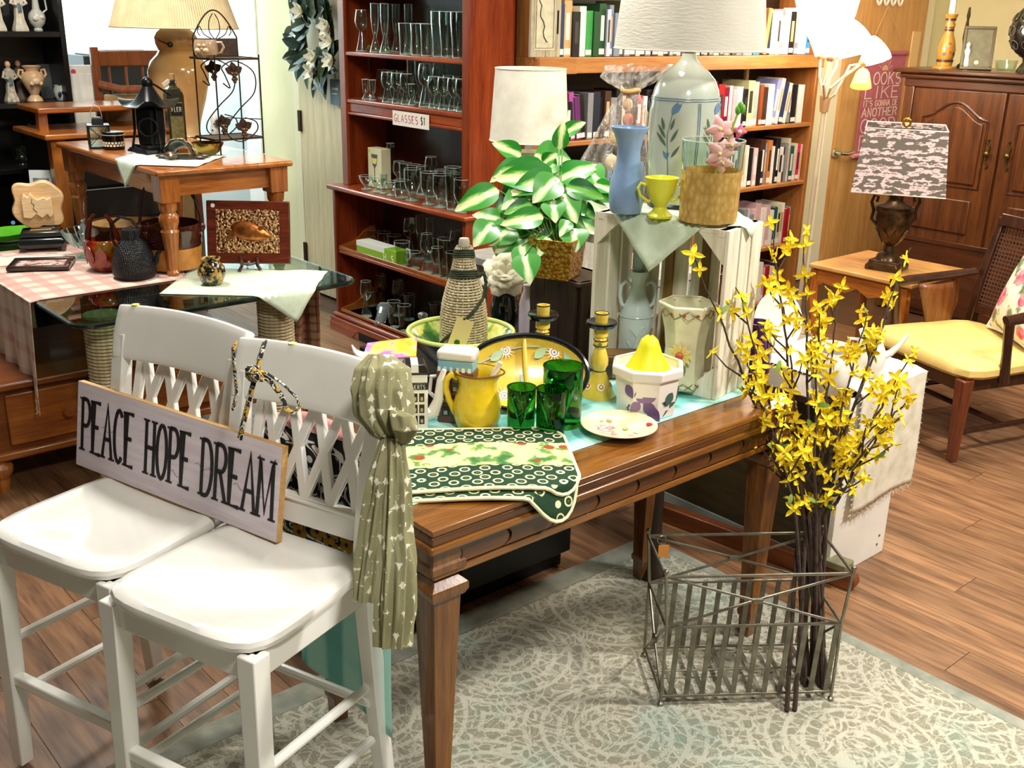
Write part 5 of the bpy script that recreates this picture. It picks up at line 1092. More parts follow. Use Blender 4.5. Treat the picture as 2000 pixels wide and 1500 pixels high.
for i, (tip, d, bp_, nf, lab) in enumerate(STEMS):
    b0 = at(bp_[0], bp_[1], .0135); wx = 1580+(tip[0]-1580)*.10+rnd.uniform(-16, 16)
    wst = sp(wx, 1010, 2.74+rnd.uniform(-.04, .05)); tp = sp(tip[0], tip[1], d); k1 = sp(1580+(tip[0]-1580)*.42, 1010+(tip[1]-1010)*.35, 2.74+(d-2.74)*.4)
    t = thing('forsythia_stem', 'brown forsythia stem with yellow blossoms, '+lab, 'branch', b0, 0, 'forsythia stems standing in the wire basket')
    low = [b0, b0.lerp(wst, .5)+Vector((rnd.uniform(-.008, .008), rnd.uniform(-.008, .008), 0)), wst]; up_ = [wst, k1, k1.lerp(tp, .55)+Vector((0, 0, .02)), tp]
    pts = [bez(low, q/8) for q in range(8)]+[bez(up_, q/16)+Vector([rnd.uniform(-.004, .004) for _ in range(3)]) for q in range(17)]
    N = len(pts); g = G().tube([q-b0 for q in pts], [.0065*(1-.78*q/N) for q in range(N)], 6)
    anchors = [(pts[8+int(q)], (pts[min(8+int(q)+1, N-1)]-pts[8+int(q)-1]).normalized()) for q in [rnd.uniform(4, 16) for _ in range(nf//2)]]
    anchors.append((pts[-1], (pts[-1]-pts[-2]).normalized()))
    for tw in range(5):
        j = rnd.randint(10, N-4); o_ = pts[j]; dr = (pts[j+1]-pts[j]).normalized(); sd = Vector([rnd.uniform(-1, 1) for _ in range(3)]); sd = (sd-dr*sd.dot(dr)).normalized()
        L_ = rnd.uniform(.06, .15)*(1-.4*(j-8)/17); e = o_+(dr*.8+sd*.7).normalized()*L_+Vector((0, 0, .02)); m_ = o_.lerp(e, .5)+sd*.008
        g.tube([q-b0 for q in (o_, m_, e)], [.0028, .0022, .0014], 5)
        for f in (.55, .8, 1.): anchors.append((o_.lerp(m_, f*2) if f < .5 else m_.lerp(e, f*2-1), (e-o_).normalized()))
    part('twig', g, BARK, t)
    low_ = [(pts[q], (pts[q+1]-pts[q]).normalized()) for q in (9, 11)]
    rnd.shuffle(anchors); anchors = sorted(anchors, key=lambda q: rnd.random())[:nf+5]+low_
    for j, (p_, dr) in enumerate(anchors):
        out = (Vector((rnd.uniform(-1, 1), rnd.uniform(-1, 1), rnd.uniform(-.4, 1)))+TOV*.7).normalized(); x_ = out.orthogonal().normalized(); x_ = (Matrix.Rotation(rnd.uniform(0, 6), 3, out) @ x_); sz = rnd.uniform(.78, 1.2)
        k_ = rnd.random(); me = FM if k_ < .86 else FM2 if k_ < .93 else LFM
        o = part('blossom' if k_ < .86 else 'bud' if k_ < .93 else 'leaf', me, None, t); o.matrix_local = basis(p_-b0+out*.006, x_*sz, out.cross(x_)*sz, out*sz)
# ------------------------------------------------------------ white cabinet with burlap
WBX0, WBX1, WBY0, WBY1, WBZ = 2.66, 2.985, 1.525, 2.45, .60
wc = thing('white_cabinet', 'white painted cabinet standing end-on behind the forsythia', 'cabinet', (WBX0, WBY0, 0))
W2, D2 = WBX1-WBX0, WBY1-WBY0
MWH = plain('eeebe0', .35, 0, .2, .02, 8)
part('end_panel', G().box(0, W2, 0, .018, 0, WBZ), MWH, wc, bev=.002); part('body', G().box(.004, W2-.004, .018, D2, .06, WBZ), wood('2c2410', '463a1c', 'Y', 1.5, .5, .1), wc, bev=.002); part('base_rail', G().box(.0, .02, .018, D2, 0, .06), plain('8e968e', .5), wc)  # dark body colour stands in for shade on the white cabinet's long side
part('cabinet_top', G().box(-.12, W2+.10, .03, D2, WBZ, WBZ+.02), plain('3a2a1a', .4), wc, bev=.003)
for x, z in ((.28, .04), (.288, .07)): part('screw_cap', G().lathe([(.004, 0), (.004, .002), (0, .002)], 8, T(x, 0, z, rx=PI/2)), plain('5a5248', .5), wc)
BUR = cloth('e6dcc0', 'f2ead4', 420, .95, .6, .10)
def bur(u, v):
    x = WBX0+.05+.37*u+.008*sin(v*9); Lq = v*.80; y = WBY0+.42-Lq; z = WBZ+.024+.001*sin(u*30)
    if y < WBY0+.02:
        z -= (WBY0+.02-y); y = WBY0-.012-.012*sin(u*5+1)*(WBZ-z)*2
    return (x, y, z+.004*(1 if v > .98 else 0)*sin(u*90))
bu = part('burlap_runner', G().sheet(bur, 40, 44), BUR, None, solid=.003); tag(bu, 'cream burlap runner with frayed edges hanging over the white cabinet', 'cloth')
g = G(); rnd2 = random.Random(3)
for k in range(46):
    u = k/45; q = Vector(bur(u, 1.)); g.tube([q, q+Vector((rnd2.uniform(-.004, .004), -.002, -rnd2.uniform(.008, .02)))], .0011, 4)
for k in range(46):
    v_ = k/45
    for u, s_ in ((0, -1), (1, 1)):
        q = Vector(bur(u, v_)); g.tube([q, q+Vector((s_*rnd2.uniform(.004, .014), 0, -.003))], .0011, 4)
fr = part('fringe', g, BUR, bu); fr['kind'] = 'stuff'
ZC = WBZ+.022
t, s, v = pot('purple_vase', 'deep purple glass vase on the white cabinet behind the crate', 'vase', 1476, 742, ZC, hollow([(26, 0), (30, 10), (32, 40), (28, 70), (22, 90), (26, 104)], 3, 6), plain('3c1452', .08, 0, .5), 26, 26)
p = at(1515, 690, ZC); s = dep(p)/FPX
pl2 = thing('white_serving_plate', 'round white plate standing on edge beside the crate behind the forsythia', 'plate')
nn = (TOV*.9+CR*.45+Vector((0, 0, .25))).normalized(); xx = Vector((0, 0, 1)).cross(nn).normalized()
pl2.matrix_world = basis(p+FH*.03+Vector((0, 0, .10)), xx, nn.cross(xx), nn)
part('dish', G().lathe([(0, -.006), (.06, -.006), (.095, .004), (.1, .008), (.098, .01), (.06, 0), (0, 0)], 40), WC, pl2); part('foot_ring', G().lathe([(.05, -.01), (.055, -.01), (.055, -.006), (.05, -.006)], 30, cap=False), WC, pl2)
p, s, v = base(1700, 745, ZC, 30)
tp_ = thing('white_gravy_jug', 'white ceramic jug with long spout on the burlap beside the yellow chair', 'jug', p)
part('body', G().lathe([(r*s, h*v) for r, h in hollow([(18, 0), (26, 6), (33, 26), (32, 48), (24, 66), (20, 76), (24, 88)], 3, 5)], 26), WC, tp_)
part('spout', G().tube([CR*(x*s)+Vector((0, 0, h*v)) for x, h in ((24, 38), (42, 46), (58, 62), (70, 80))], [.014, .011, .008, .006], 8), WC, tp_); part('handle', G().tube([CR*(x*s)+Vector((0, 0, h*v)) for x, h in ((-22, 72), (-40, 74), (-46, 54), (-30, 26))], .005, 8), WC, tp_)
t, s, v = pot('white_jar', 'white ceramic jar glimpsed through the middle of the forsythia', 'jar', 1625, 775, ZC, hollow([(26, 0), (34, 8), (38, 40), (32, 70), (26, 80), (30, 92)], 3, 6), WC, 26, 26)
# wooden sledge-like runner on the floor
a = at(1262, 1002, 0); b = at(1672, 1155, 0); d = (b-a); L_ = d.length; d.normalize(); ru = thing('wooden_runner', 'brown wooden rail with rounded end lying beside the white cabinet', 'rail', a); ru.matrix_world = basis(a, d, Vector((-d.y, d.x, 0)), (0, 0, 1))
part('beam', G().prism([(0, 0), (L_-.03, 0)]+[(L_-.03+.03*sin(R(q)), .03-.03*cos(R(q))) for q in range(20, 180, 20)]+[(L_-.03, .06), (0, .06)], -.02, .02, Matrix(((1, 0, 0, 0), (0, 0, -1, 0), (0, 1, 0, 0), (0, 0, 0, 1)))), wood('5a2c12', '8a4a22', 'X', 2, .4, .2), ru, bev=.004)
part('end_block', G().box(L_-.13, L_-.03, -.03, .03, .06, .085), plain('7a7658', .6, var=.15), ru, bev=.004)
# ------------------------------------------------------------ armchair with yellow seat
DWD = wood('1c0d07', '40200f', 'Z', 2, .3, .35); LEGW = wood('4a2010', '7a3a1c', 'Z', 2, .35, .3)
ch = thing('armchair', 'dark wooden armchair with cane back and pale yellow seat', 'chair', (4.22, 1.93, 0), R(-19))
# local x: -.28 front .. +.26 back ; local y: -.30 right .. +.30 left
YS = plain('e6c878', .38, 0, .15, .05, 12)
part('seat', G().lathe([(0, .345), (.95, .345), (1, .36), (1, .385), (.96, .402), (.8, .408), (0, .415)], 40, None, lambda q, a: (lambda r, c, s_, k: (.285*c*k*r, .30*s_*k*r*(1-.06*c*k*r), q[2]))(math.hypot(q[0], q[1]), cos(a), sin(a), (abs(cos(a))**7+abs(sin(a))**7)**(-1/7))), YS, ch)
part('seat_rail', G().box(-.262, .25, -.27, .27, .29, .345), DWD, ch, bev=.004)
for x, y, sl in ((-.255, -.268, 0), (-.255, .268, 0), (.25, -.25, .06), (.25, .25, .06)): part('leg', G().stack([(x+sl, y, 0, .016, .016), (x, y, .345, .026, .026)]), LEGW, ch, bev=.004)
for s_ in (-1, 1):
    part('stretcher', G().tube([(-.25, s_*.266, .12), (.285, s_*.25, .12)], .012, 8, flat=.7), DWD, ch)
    part('arm_post', G().tube([(-.10, s_*.31, .33), (-.115, s_*.315, .45), (-.13, s_*.315, .58)], [.022, .018, .02], 8), DWD, ch)
    part('armrest', G().tube([(-.15, s_*.315, .585), (-.05, s_*.318, .592), (.1, s_*.31, .60), (.27, s_*.27, .62)], [.022, .024, .022, .018], 8, flat=.7), DWD, ch)
    part('back_post', G().stack([(.255, s_*.25, .33, .02, .02), (.30, s_*.255, .6, .018, .018), (.36, s_*.25, .86, .016, .016)]), DWD, ch, bev=.003)
part('stretcher', G().tube([(0, -.258, .12), (0, .258, .12)], .012, 8), DWD, ch)
part('back_rail', G().box(-.02, .02, -.25, .25, -.025, .025, T(.355, 0, .85, ry=.22)), DWD, ch, bev=.004); part('back_rail', G().box(-.015, .015, -.24, .24, -.02, .02, T(.275, 0, .46, ry=.2)), DWD, ch, bev=.004)
g = G(); M = T(.315, 0, .655, ry=.22)
for k in range(27): y = -.235+.47*k/26; g.box(-.002, .002, y-.003, y+.003, -.19, .19, M)
for k in range(23): z = -.19+.38*k/22; g.box(-.003, .001, -.238, .238, z-.003, z+.003, M)
part('cane_back', g, plain('4a2c1a', .6), ch)['kind'] = 'stuff'
part('arm_panel', G().sheet(lambda u, v: (-.02+.2*u*(1-.35*v*v)+.06*v, .30-.03*sin(PI*u)*(1-v)-.02*v, .575-.19*v), 8, 8), wood('4e280c', '7e4a1c', 'Z', 1.5, .35, .2), ch, solid=.012)
# floral cushion
t = NT('rose_print'); t.setp(.85); v_ = t.coord(); vo = t.n('TexVoronoi', feature='F1', inp={'Scale': 9.}); t.l(v_, vo.inputs['Vector']); n1 = t.noise(v_, 14, 4)
c1 = t.ramp(n1, [(.40, 'ece6d6'), (.52, 'e6dfcd'), (.57, '8f9a76'), (.64, '6a7458')]); c2 = t.ramp(t.noise(v_, 30, 3), [(.35, 'c8405e'), (.6, 'e79aa6')]); t.col(t.mix(t.math('LESS_THAN', vo.outputs['Distance'], .38), c1, c2)); ROSE = t.m
cu = thing('rose_cushion', 'cream cushion printed with pink roses propped on the yellow chair', 'cushion')
cu.matrix_world = Matrix.Translation((4.32, 1.80, .42)) @ Matrix.Rotation(R(-40), 4, 'Z') @ Matrix.Rotation(R(20), 4, 'Y')
def cushion(u, v, s_):
    x, y = 2*u-1, 2*v-1; th = .075*(1-abs(x)**2.6)**.6*(1-abs(y)**2.6)**.6; k = 1-.07*(1-abs(x)**2)*(abs(y)**2)
    return (s_*th, .205*x*(1-.07*(1-y*y)), .205+.205*y*(1-.07*(1-x*x)))
for s_ in (-1, 1): part('cushion_face', G().sheet(lambda u, v: cushion(u, v, s_), 17, 17), ROSE, cu)
g = G().tube([cushion(q, 0, 0) for q in [k/12 for k in range(12)]]+[cushion(1, k/12, 0) for k in range(12)]+[cushion(1-k/12, 1, 0) for k in range(12)]+[cushion(0, 1-k/12, 0) for k in range(12)], .006, 6, None, True); part('piping', g, cloth('efe8da', None), cu)
# ------------------------------------------------------------ side table with urn lamp
SZT = .55
sd = thing('side_table', 'small wooden side table with scalloped apron under the urn lamp', 'table', (4.62, 2.56, 0))
part('top', G().box(-.26, .26, -.28, .26, SZT-.022, SZT), wood('b07a3e', 'd8a866', 'Y', 1.3, .25, .4), sd, bev=.006)
for s_ in (-1, 1):
    poly = [(-.24, SZT-.022), (.24, SZT-.022), (.24, SZT-.13)]+[(.24-.06*k, SZT-.13+.05*abs(sin(k*PI/2.67))) for k in range(1, 8)]+[(-.24, SZT-.13)]
    part('apron', G().prism(poly, -.006, .006, T(0, s_*.235, 0) @ MXZ), HONEY_X, sd); part('apron', G().prism(poly, -.006, .006, T(s_*.235, 0, 0, rz=PI/2) @ MXZ), HONEY_Y, sd)
    for q in (-1, 1): part('leg', G().tube([(s_*.225, q*.235, SZT-.03), (s_*.23, q*.24, .4), (s_*.205, q*.215, .2), (s_*.21, q*.22, .05), (s_*.22, q*.23, 0)], [.026, .028, .018, .014, .02], 8), HONEY, sd)
p, s, v = base(1741, 531, SZT+.001, 30)
ul = thing('urn_lamp', 'bronze urn lamp with grey damask square shade on the side table', 'lamp', p)
BRZ = plain('4a3620', .3, .65, var=.35, vs=30)
part('foot', G().sqstack([(.0, 0), (32*s, 0), (32*s, 8*v), (27*s, 14*v), (28*s, 18*v), (0, 18*v)], Matrix.Rotation(R(10), 4, 'Z')), BRZ, ul, bev=.004)
part('urn', G().lathe([(r*s, h*v) for r, h in ((0, 16), (24, 18), (20, 28), (11, 34), (9, 44), (14, 48), (24, 62), (32, 84), (35, 100), (34, 108), (37, 114), (36, 120), (20, 126), (14, 132), (13, 146), (16, 152), (0, 152))], 32), BRZ, ul)
for k in range(8): part('moulded_leaf', G().prism(leaf_poly(34*s, 8*s, 5), 0, .004, Matrix.Rotation(k*PI/4, 4, 'Z') @ basis((15*s, 0, 50*v), (0, 1, 0), (.5, 0, .87), (.87, 0, -.5))), BRZ, ul)
for q in (-1, 1): part('handle', G().tube([CR*(x*s*q)+Vector((0, 0, h*v)) for x, h in ((31, 84), (42, 96), (40, 112), (46, 128), (42, 140), (34, 138), (36, 128))], .0075, 8), BRZ, ul)
t = NT('damask_shade'); t.setp(.8); co = t.n('TexCoord'); sx_ = t.n('SeparateXYZ'); t.l(co.outputs['Object'], sx_.inputs[0])
def fold(sock, per, off=0): return t.math('PINGPONG', t.math('ADD', sock, off), per)
cb = t.n('CombineXYZ'); uu = t.math('ADD', sx_.outputs[0], sx_.outputs[1]); t.l(fold(uu, .075), cb.inputs[0]); t.l(sx_.outputs[2], cb.inputs[1])
n1 = t.noise(cb.outputs[0], 42, 3, .55); n2 = t.noise(cb.outputs[0], 70, 2, .5); f = t.math('ADD', t.math('MULTIPLY', n1, .75), t.math('MULTIPLY', n2, .25))
t.col(t.ramp(f, [(.50, '5f574f'), (.52, 'cbb4b4'), (.59, 'cbb4b4'), (.61, '5f574f'), (.67, 'c0aaaa')])); DAMSH = t.m
z0, z1 = 152*v, 266*v
shz = Matrix.Rotation(R(-60), 4, 'Z'); a0, a1 = 82*s, 71*s; th = .003
g = G()
for k in range(4):
    c0, s0 = cos(k*PI/2), sin(k*PI/2)
    g.add([(-a0, -a0, z0), (a0, -a0, z0), (a1, -a1, z1), (-a1, -a1, z1)], [(0, 1, 2, 3)], shz @ Matrix.Rotation(k*PI/2, 4, 'Z'))
part('shade', g, DAMSH, ul, solid=th, smooth=0)
TRM = plain('dcd2c8', .6)
for zz_, aa in ((z0, a0), (z1, a1)): part('shade_trim', G().tube([(aa*x, aa*y, zz_) for x, y in ((-1, -1), (1, -1), (1, 1), (-1, 1))], .0032, 6, shz, True), TRM, ul)
part('shade_fitter', G().box(-a1, a1, -.003, .003, z1-.012, z1-.008, shz), BRZ, ul)
part('finial', G().tube([(0, 0, z1-.02), (0, 0, z1+.004)], .004, 8).tube([(.016*cos(q*PI/5), 0, z1+.018+.016*sin(q*PI/5)) for q in range(10)], .006, 8, shz, True), plain('d0a02a', .25, 1.), ul)
# ------------------------------------------------------------ floor lamp with four shades
FB = Vector((4.99, 3.26, 0)); FD = dep(FB+Vector((0, 0, 1.2)))
fl_ = thing('floor_lamp', 'slim floor lamp with bright white shades on curved arms by the oak door', 'lamp', FB)
WMT = plain('d8c8ae', .35, .3); hub = sp(1611, 200, 5.6)
part('lamp_base', G().lathe([(0, 0), (.13, 0), (.13, .015), (.02, .03), (0, .03)], 30), WMT, fl_); part('pole', G().tube([(0, 0, .02), hub-FB], .0125, 10), WMT, fl_)
part('hub', G().lathe([(.022, -.05), (.03, .03), (.028, .035), (0, .035)], 16, Matrix.Translation(hub-FB)), plain('c89a6a', .35, .3), fl_)
SHD = emit('fff4e2', 9); SHY = emit('f0c860', 1.0)
def cone_shade(neck, mouth, r0, r1, mt, name='shade'):
    neck, mouth = Vector(neck), Vector(mouth); d = (mouth-neck); L_ = d.length; d.normalize(); x_ = d.orthogonal().normalized()
    return part(name, G().lathe([(r0, 0), (r0*1.6, L_*.2), (r1*.85, L_*.65), (r1, L_), (r1-.003, L_), (r1*.85-.003, L_*.65), (r0*1.6-.003, L_*.2), (r0-.003, .003)], 28, basis(neck-FB, x_, d.cross(x_), d), cap=False), mt, fl_)
for k, (nk, mo, r0, r1, via) in enumerate((((1603, 108), (1598, -20), .03, .125, [(1600, 150)]), ((1634, 108), (1682, 66), .028, .10, [(1612, 170), (1634, 128)]), ((1686, 122), (1722, 92), .024, .075, [(1622, 172), (1650, 148)]), ((1622, 112), (1640, -15), .028, .11, [(1608, 165), (1616, 135)]))):
    D1 = 5.6-.05*k
    part('arm', G().tube([hub-FB]+[sp(q[0], q[1], D1)-FB for q in via]+[sp(*nk, D1)-FB], .007, 8), WMT, fl_)
    sh = cone_shade(sp(*nk, D1), sp(*mo, D1-.02), r0, r1, SHD); part('socket', G().ball(tuple(sp(*nk, D1)-FB), .024, 10, 7), plain('d09a6a', .4), fl_)
    l = bpy.data.lights.new('floor_lamp_bulb', 'POINT'); l.energy = 6; l.color = (1, .82, .55); l.shadow_soft_size = .05
    o = bpy.data.objects.new('floor_lamp_bulb', l); COL.objects.link(o); o.parent = fl_; q = sp(*mo, D1-.06); o.location = q-FB+(q-sp(*nk, D1)).normalized()*.05
D1 = 5.55; part('arm', G().tube([hub-FB, sp(1630, 185, D1)-FB, sp(1660, 128, D1)-FB, sp(1684, 124, D1)-FB, sp(1686, 138, D1)-FB], .006, 8), WMT, fl_)
cone_shade(sp(1686, 136, D1), sp(1681, 170, D1), .022, .055, SHY, 'amber_shade')
# ------------------------------------------------------------ banner on the oak door
yb = WY-.055; xl, xr = onY(1676, 240, yb).x, onY(1757, 200, yb).x; zt, zb = onY(1752, 104, yb).z, onY(1683, 303, yb).z; bwid = xr-xl
bn = thing('pink_banner', 'pink hanging banner reading LOOKS LIKE ITS GONNA BE ANOTHER GOOD DAY', 'banner', (xl, yb, zb))
HB = zt-zb; PKB = plain('c2687e', .8, var=.06); CRM = plain('f0e6d4', .7)
part('cloth_panel', G().box(0, bwid, -.002, .002, 0, HB), PKB, bn)
for z, c_ in ((0, 'e58fae'), (HB, 'c06a78')): part('roll_rod', G().tube([(-.01, 0, z), (bwid+.01, 0, z)], .016, 10), plain(c_, .7), bn)
rows = (('LOOKS', .70, .115), ('LIKE', .565, .115), ("IT'S GONNA BE", .485, .058), ('ANOTHER', .385, .08), ('GOOD', .225, .135), ('DAY', .05, .145))
for txt, zf, hf in rows:
    cw = 1.; k = bwid*.88/textw(txt, cw, .22); xw = bwid*.06
    for wd in txt.split():
        part('word_of_lettering', lettering(wd, xw, zf*HB, k, hf*HB, .008 if len(txt) < 9 else .0045, .22, .0015, Matrix.Translation((0, -.002, 0)) @ MXZ), CRM, bn, smooth=0); xw += textw(wd, k, .22)+k*.97
g = G()
for k in range(7): a_ = R(20+k*23); g.ribbon([(bwid/2+.045*cos(a_), .835*HB+.045*sin(a_)), (bwid/2+.09*cos(a_), .835*HB+.09*sin(a_))], .006, 0, .0015, Matrix.Translation((0, -.002, 0)) @ MXZ)
part('sun_rays', g, plain('e8a8a8', .7), bn, smooth=0); part('sun_disc', G().prism([(bwid/2+.036*cos(R(q)), .835*HB+.036*sin(R(q))) for q in range(0, 181, 15)], 0, .0015, Matrix.Translation((0, -.002, 0)) @ MXZ), plain('ecc49a', .7), bn, smooth=0)
pk = onY(1735, 12, yb)-Vector((xl, yb, zb)); part('hanging_cord', G().tube([(0, 0, HB), pk, (bwid, 0, HB)], .0025, 5), plain('d8b088', .8), bn)
lo = thing('white_loop_garland', 'row of four white loops pinned at the top of the oak door', 'garland', onY(1742, 2, yb))
for k in range(4): part('loop', G().tube([(-.15+k*.085+.03*cos(q*PI/10), 0, .05+.075*sin(q*PI/10)) for q in range(20)], .008, 6, None, True), plain('f4efe2', .5), lo)
part('backing_rod', G().tube([(-.2, .008, .1), (.16, .008, .1)], .005, 6), CREAM, lo)
# ------------------------------------------------------------ things on the armoire
def base(px, py, z, rpx=0., _b=base):
    if z < 1.40 or z > 1.42: return _b(px, py, z, rpx)
    p_ = onX(px, py, 6.02); p_.z = z; q = p_+Vector((0, 0, .05)); return p_, dep(p_)/FPX, .05/(proj(p_)[1]-proj(q)[1])
AZ = 1.411
t, s, v = pot('painted_candlestick', 'yellow turned candlestick painted with hearts on the armoire', 'candlestick', 1844, 127, AZ, [(0, 0), (22, 0), (22, 3), (14, 5), (15, 12), (13, 14), (16, 24), (17, 36), (14, 52), (9, 66), (8, 76), (10, 84), (8, 90), (11, 100), (13, 104), (0, 104)], plain('a5772c', .35, 0, .3, .1, 40), 22, 24)
for h, r in ((13, 16), (78, 9), (92, 10), (72, 9)): part('dark_band', G().lathe([(r*s, h*v), (r*s, (h+4)*v)], 20), plain('3a1a2c', .35), t)
for x, h, c_ in ((0, 46, '2c5a3a'), (-8, 28, '1c2a44'), (9, 28, '1c2a44'), (2, 32, 'a8402c')):
    a_ = math.atan2(TOV.y, TOV.x)+x/14; rr = (16.5 if h < 40 else 14.6)*s; disc_decal((rr*cos(a_), rr*sin(a_), h*v), (cos(a_), sin(a_), 0), 3.6*s, plain(c_, .4), t, 'painted_heart', k=5)
cn = thing('taper_candle', 'pale grey candle in the painted candlestick on the armoire', 'candle', Vector(t.location)+Vector((0, 0, 104.5*v))); part('wax', G().lathe([(6*s, 0), (5.5*s, .16), (0, .165)], 16), plain('d8d4cc', .4), cn); part('wick', G().tube([(0, 0, .165), (0, 0, .175)], .001, 4), DK, cn)
p = base(1905, 134, AZ+.002)[0]; s = dep(p)/FPX
pfm = thing('picture_frame', 'dark picture frame tilted back on the armoire', 'picture frame'); nn = (TOV*.86-CR*.3+Vector((0, 0, .30))).normalized(); xx = Vector((0, 0, 1)).cross(nn).normalized(); yy = nn.cross(xx)
pfm.matrix_world = basis(p, xx, yy, nn); fw, fh = 29*s, 84*s
for x0, x1, y0, y1 in ((-fw, fw, 0, .016), (-fw, fw, fh-.016, fh), (-fw, -fw+.016, .016, fh-.016), (fw-.016, fw, .016, fh-.016)): part('frame_side', G().box(x0, x1, y0, y1, -.012, .004), plain('4a4028', .35, .3), pfm, bev=.002)
part('print', G().box(-fw+.014, fw-.014, .014, fh-.014, -.006, -.002), plain('5c583f', .5, var=.15, vs=20), pfm); part('seal', G().lathe([(.012, -.002), (.012, .0)], 12, T(0, .04, 0)), plain('b8b298', .5), pfm)
part('strut', G().add([(-.012, fh*.6, -.012), (.012, fh*.6, -.012), (.016, .01, -.07), (-.016, .01, -.07)], [(0, 1, 2, 3)]), BLACK, pfm, solid=.004)
p, s, v = base(2010, 134, AZ+.001, 20)
mk = thing('black_pierced_globe', 'black glossy pierced globe on a stand at the armoire edge', 'ornament', p)
part('stand', G().lathe([(r*s, h*v) for r, h in ((0, 0), (24, 0), (22, 6), (14, 20), (16, 30), (0, 30))], 24), BLACK_G, mk); part('globe', G().ball((0, 0, 80*v), (46*s, 46*s, 56*v), 28, 18), BLACK_G, mk)
for a_ in range(10):
    for e in (-.5, 0, .5):
        d = Vector((cos(a_*PI/5+e)*cos(e), sin(a_*PI/5+e)*cos(e), sin(e))); part('pierced_ring', G().tube([Vector((d.x*46*s, d.y*46*s, 80*v+d.z*56*v))+(d.orthogonal().normalized()*cos(q*PI/6)+d.cross(d.orthogonal().normalized())*sin(q*PI/6))*9*s for q in range(12)], .003, 5, None, True), plain('4a4238', .2, 0, .5), mk)
t, s, v = pot('iron_rod_ornament', 'thin dark twisted rod ornament standing behind the picture frame', 'ornament', 1911, 106, AZ, [(0, 0), (9, 0), (8, 6), (3, 10), (2.5, 46), (5, 60), (4, 80), (2, 96), (3.5, 104), (2, 120), (0, 122)], plain('3a2a1a', .4, .4), 9, 12); t.location = Vector(t.location)+FH*.22
t, s, v = pot('white_angel_figurine', 'small white figurine beside the picture frame on the armoire', 'figurine', 1886, 126, AZ, [(0, 0), (9, 0), (8, 10), (4, 26), (6, 36), (3, 42), (4.5, 48), (0, 54)], WC, 9, 14)
t, s, v = pot('glass_trinket_dish', 'clear cut-glass dish behind the picture frame on the armoire', 'dish', 1966, 122, AZ, hollow([(14, 0), (18, 6), (22, 22)], 2, 3), GLASSY, 14, 12)
# ------------------------------------------------------------ glass table on rope pedestals, chest below
GT = .70
gt = thing('glass_table', 'glass-topped table on two rope-wrapped pedestals', 'table', (1.06, 3.28, 0))
t = NT('green_tinted_plate_glass'); t.t.nodes.remove(t.b); tr = t.n('BsdfTransparent'); tr.inputs[0].default_value = (.52, .68, .60, 1); gl = t.n('BsdfGlossy'); gl.inputs['Roughness'].default_value = .03; lw = t.n('LayerWeight'); mx = t.n('MixShader')
t.l(t.math('ADD', t.math('MULTIPLY', t.math('POWER', lw.outputs['Facing'], 3.), .8), .06), mx.inputs[0]); t.l(tr.outputs[0], mx.inputs[1]); t.l(gl.outputs[0], mx.inputs[2]); t.l(mx.outputs[0], t.t.nodes['Material Output'].inputs[0]); PGLASS = t.m
out = [(q[0]+.52, q[1]+.76) for q in rrect(.52, .76, .06, 6)]
part('glass_top', G().prism(out, GT-.018, GT), PGLASS, gt); part('glass_edge', G().tube([(x, y, GT-.009) for x, y in out], .0095, 8, None, True), plain('0c1f18', .08, 0, .5), gt)
ROPE = plain('cdbf98', .85, var=.2, vs=90)
for x, y in ((.14, .17), (.74, .10), (.16, 1.2), (.85, 1.2)):
    q = part('pedestal', G().lathe([(.06, 0), (.058, GT-.02)], 24, T(x, y, 0)), ROPE, gt)
    me = mesh('rope_turn', G().tube([(.061*cos(k*PI/12), .061*sin(k*PI/12), 0) for k in range(24)], .0062, 5, None, True), ROPE)
    if y < 1:
        for k in range(56): part('rope_turn', me, None, q, loc=(x, y, .008+k*.0121))
CHW = wood('7a3a12', 'b06a2a', 'X', 1.4, .3, .3); CHZ = wood('5a2a0e', '8a4c1c', 'X', 1.4, .35, .2)
cb = thing('drawer_chest', 'low honey wooden chest with drawer and bun feet under the glass table', 'chest', (.84, 3.74, 0))
part('top', G().box(-.03, 1.06, -.03, .62, .385, .41), CHZ, cb, bev=.006); part('body', G().box(0, 1.03, 0, .6, .15, .385), CHZ, cb, bev=.003); part('base_moulding', G().box(-.02, 1.05, -.02, .6, .125, .155), CHW, cb, bev=.008)
for x in (.09, .56):
    d = part('drawer', G().box(x, x+.44, -.012, .0, .175, .365), CHW, cb, bev=.005); part('knob', G().lathe([(.012, 0), (.01, .012), (.02, .022), (.018, .034), (0, .036)], 14, T(x+.2, -.012, .27, rx=PI/2)), CHW, d)
for x, y in ((.05, .03), (.98, .03), (.05, .56), (.98, .56)): part('bun_foot', G().lathe([(0, 0), (.022, 0), (.03, .03), (.028, .05), (.044, .075), (.045, .095), (.034, .112), (.036, .125), (0, .125)], 20, T(x, y, 0)), HONEY, cb)
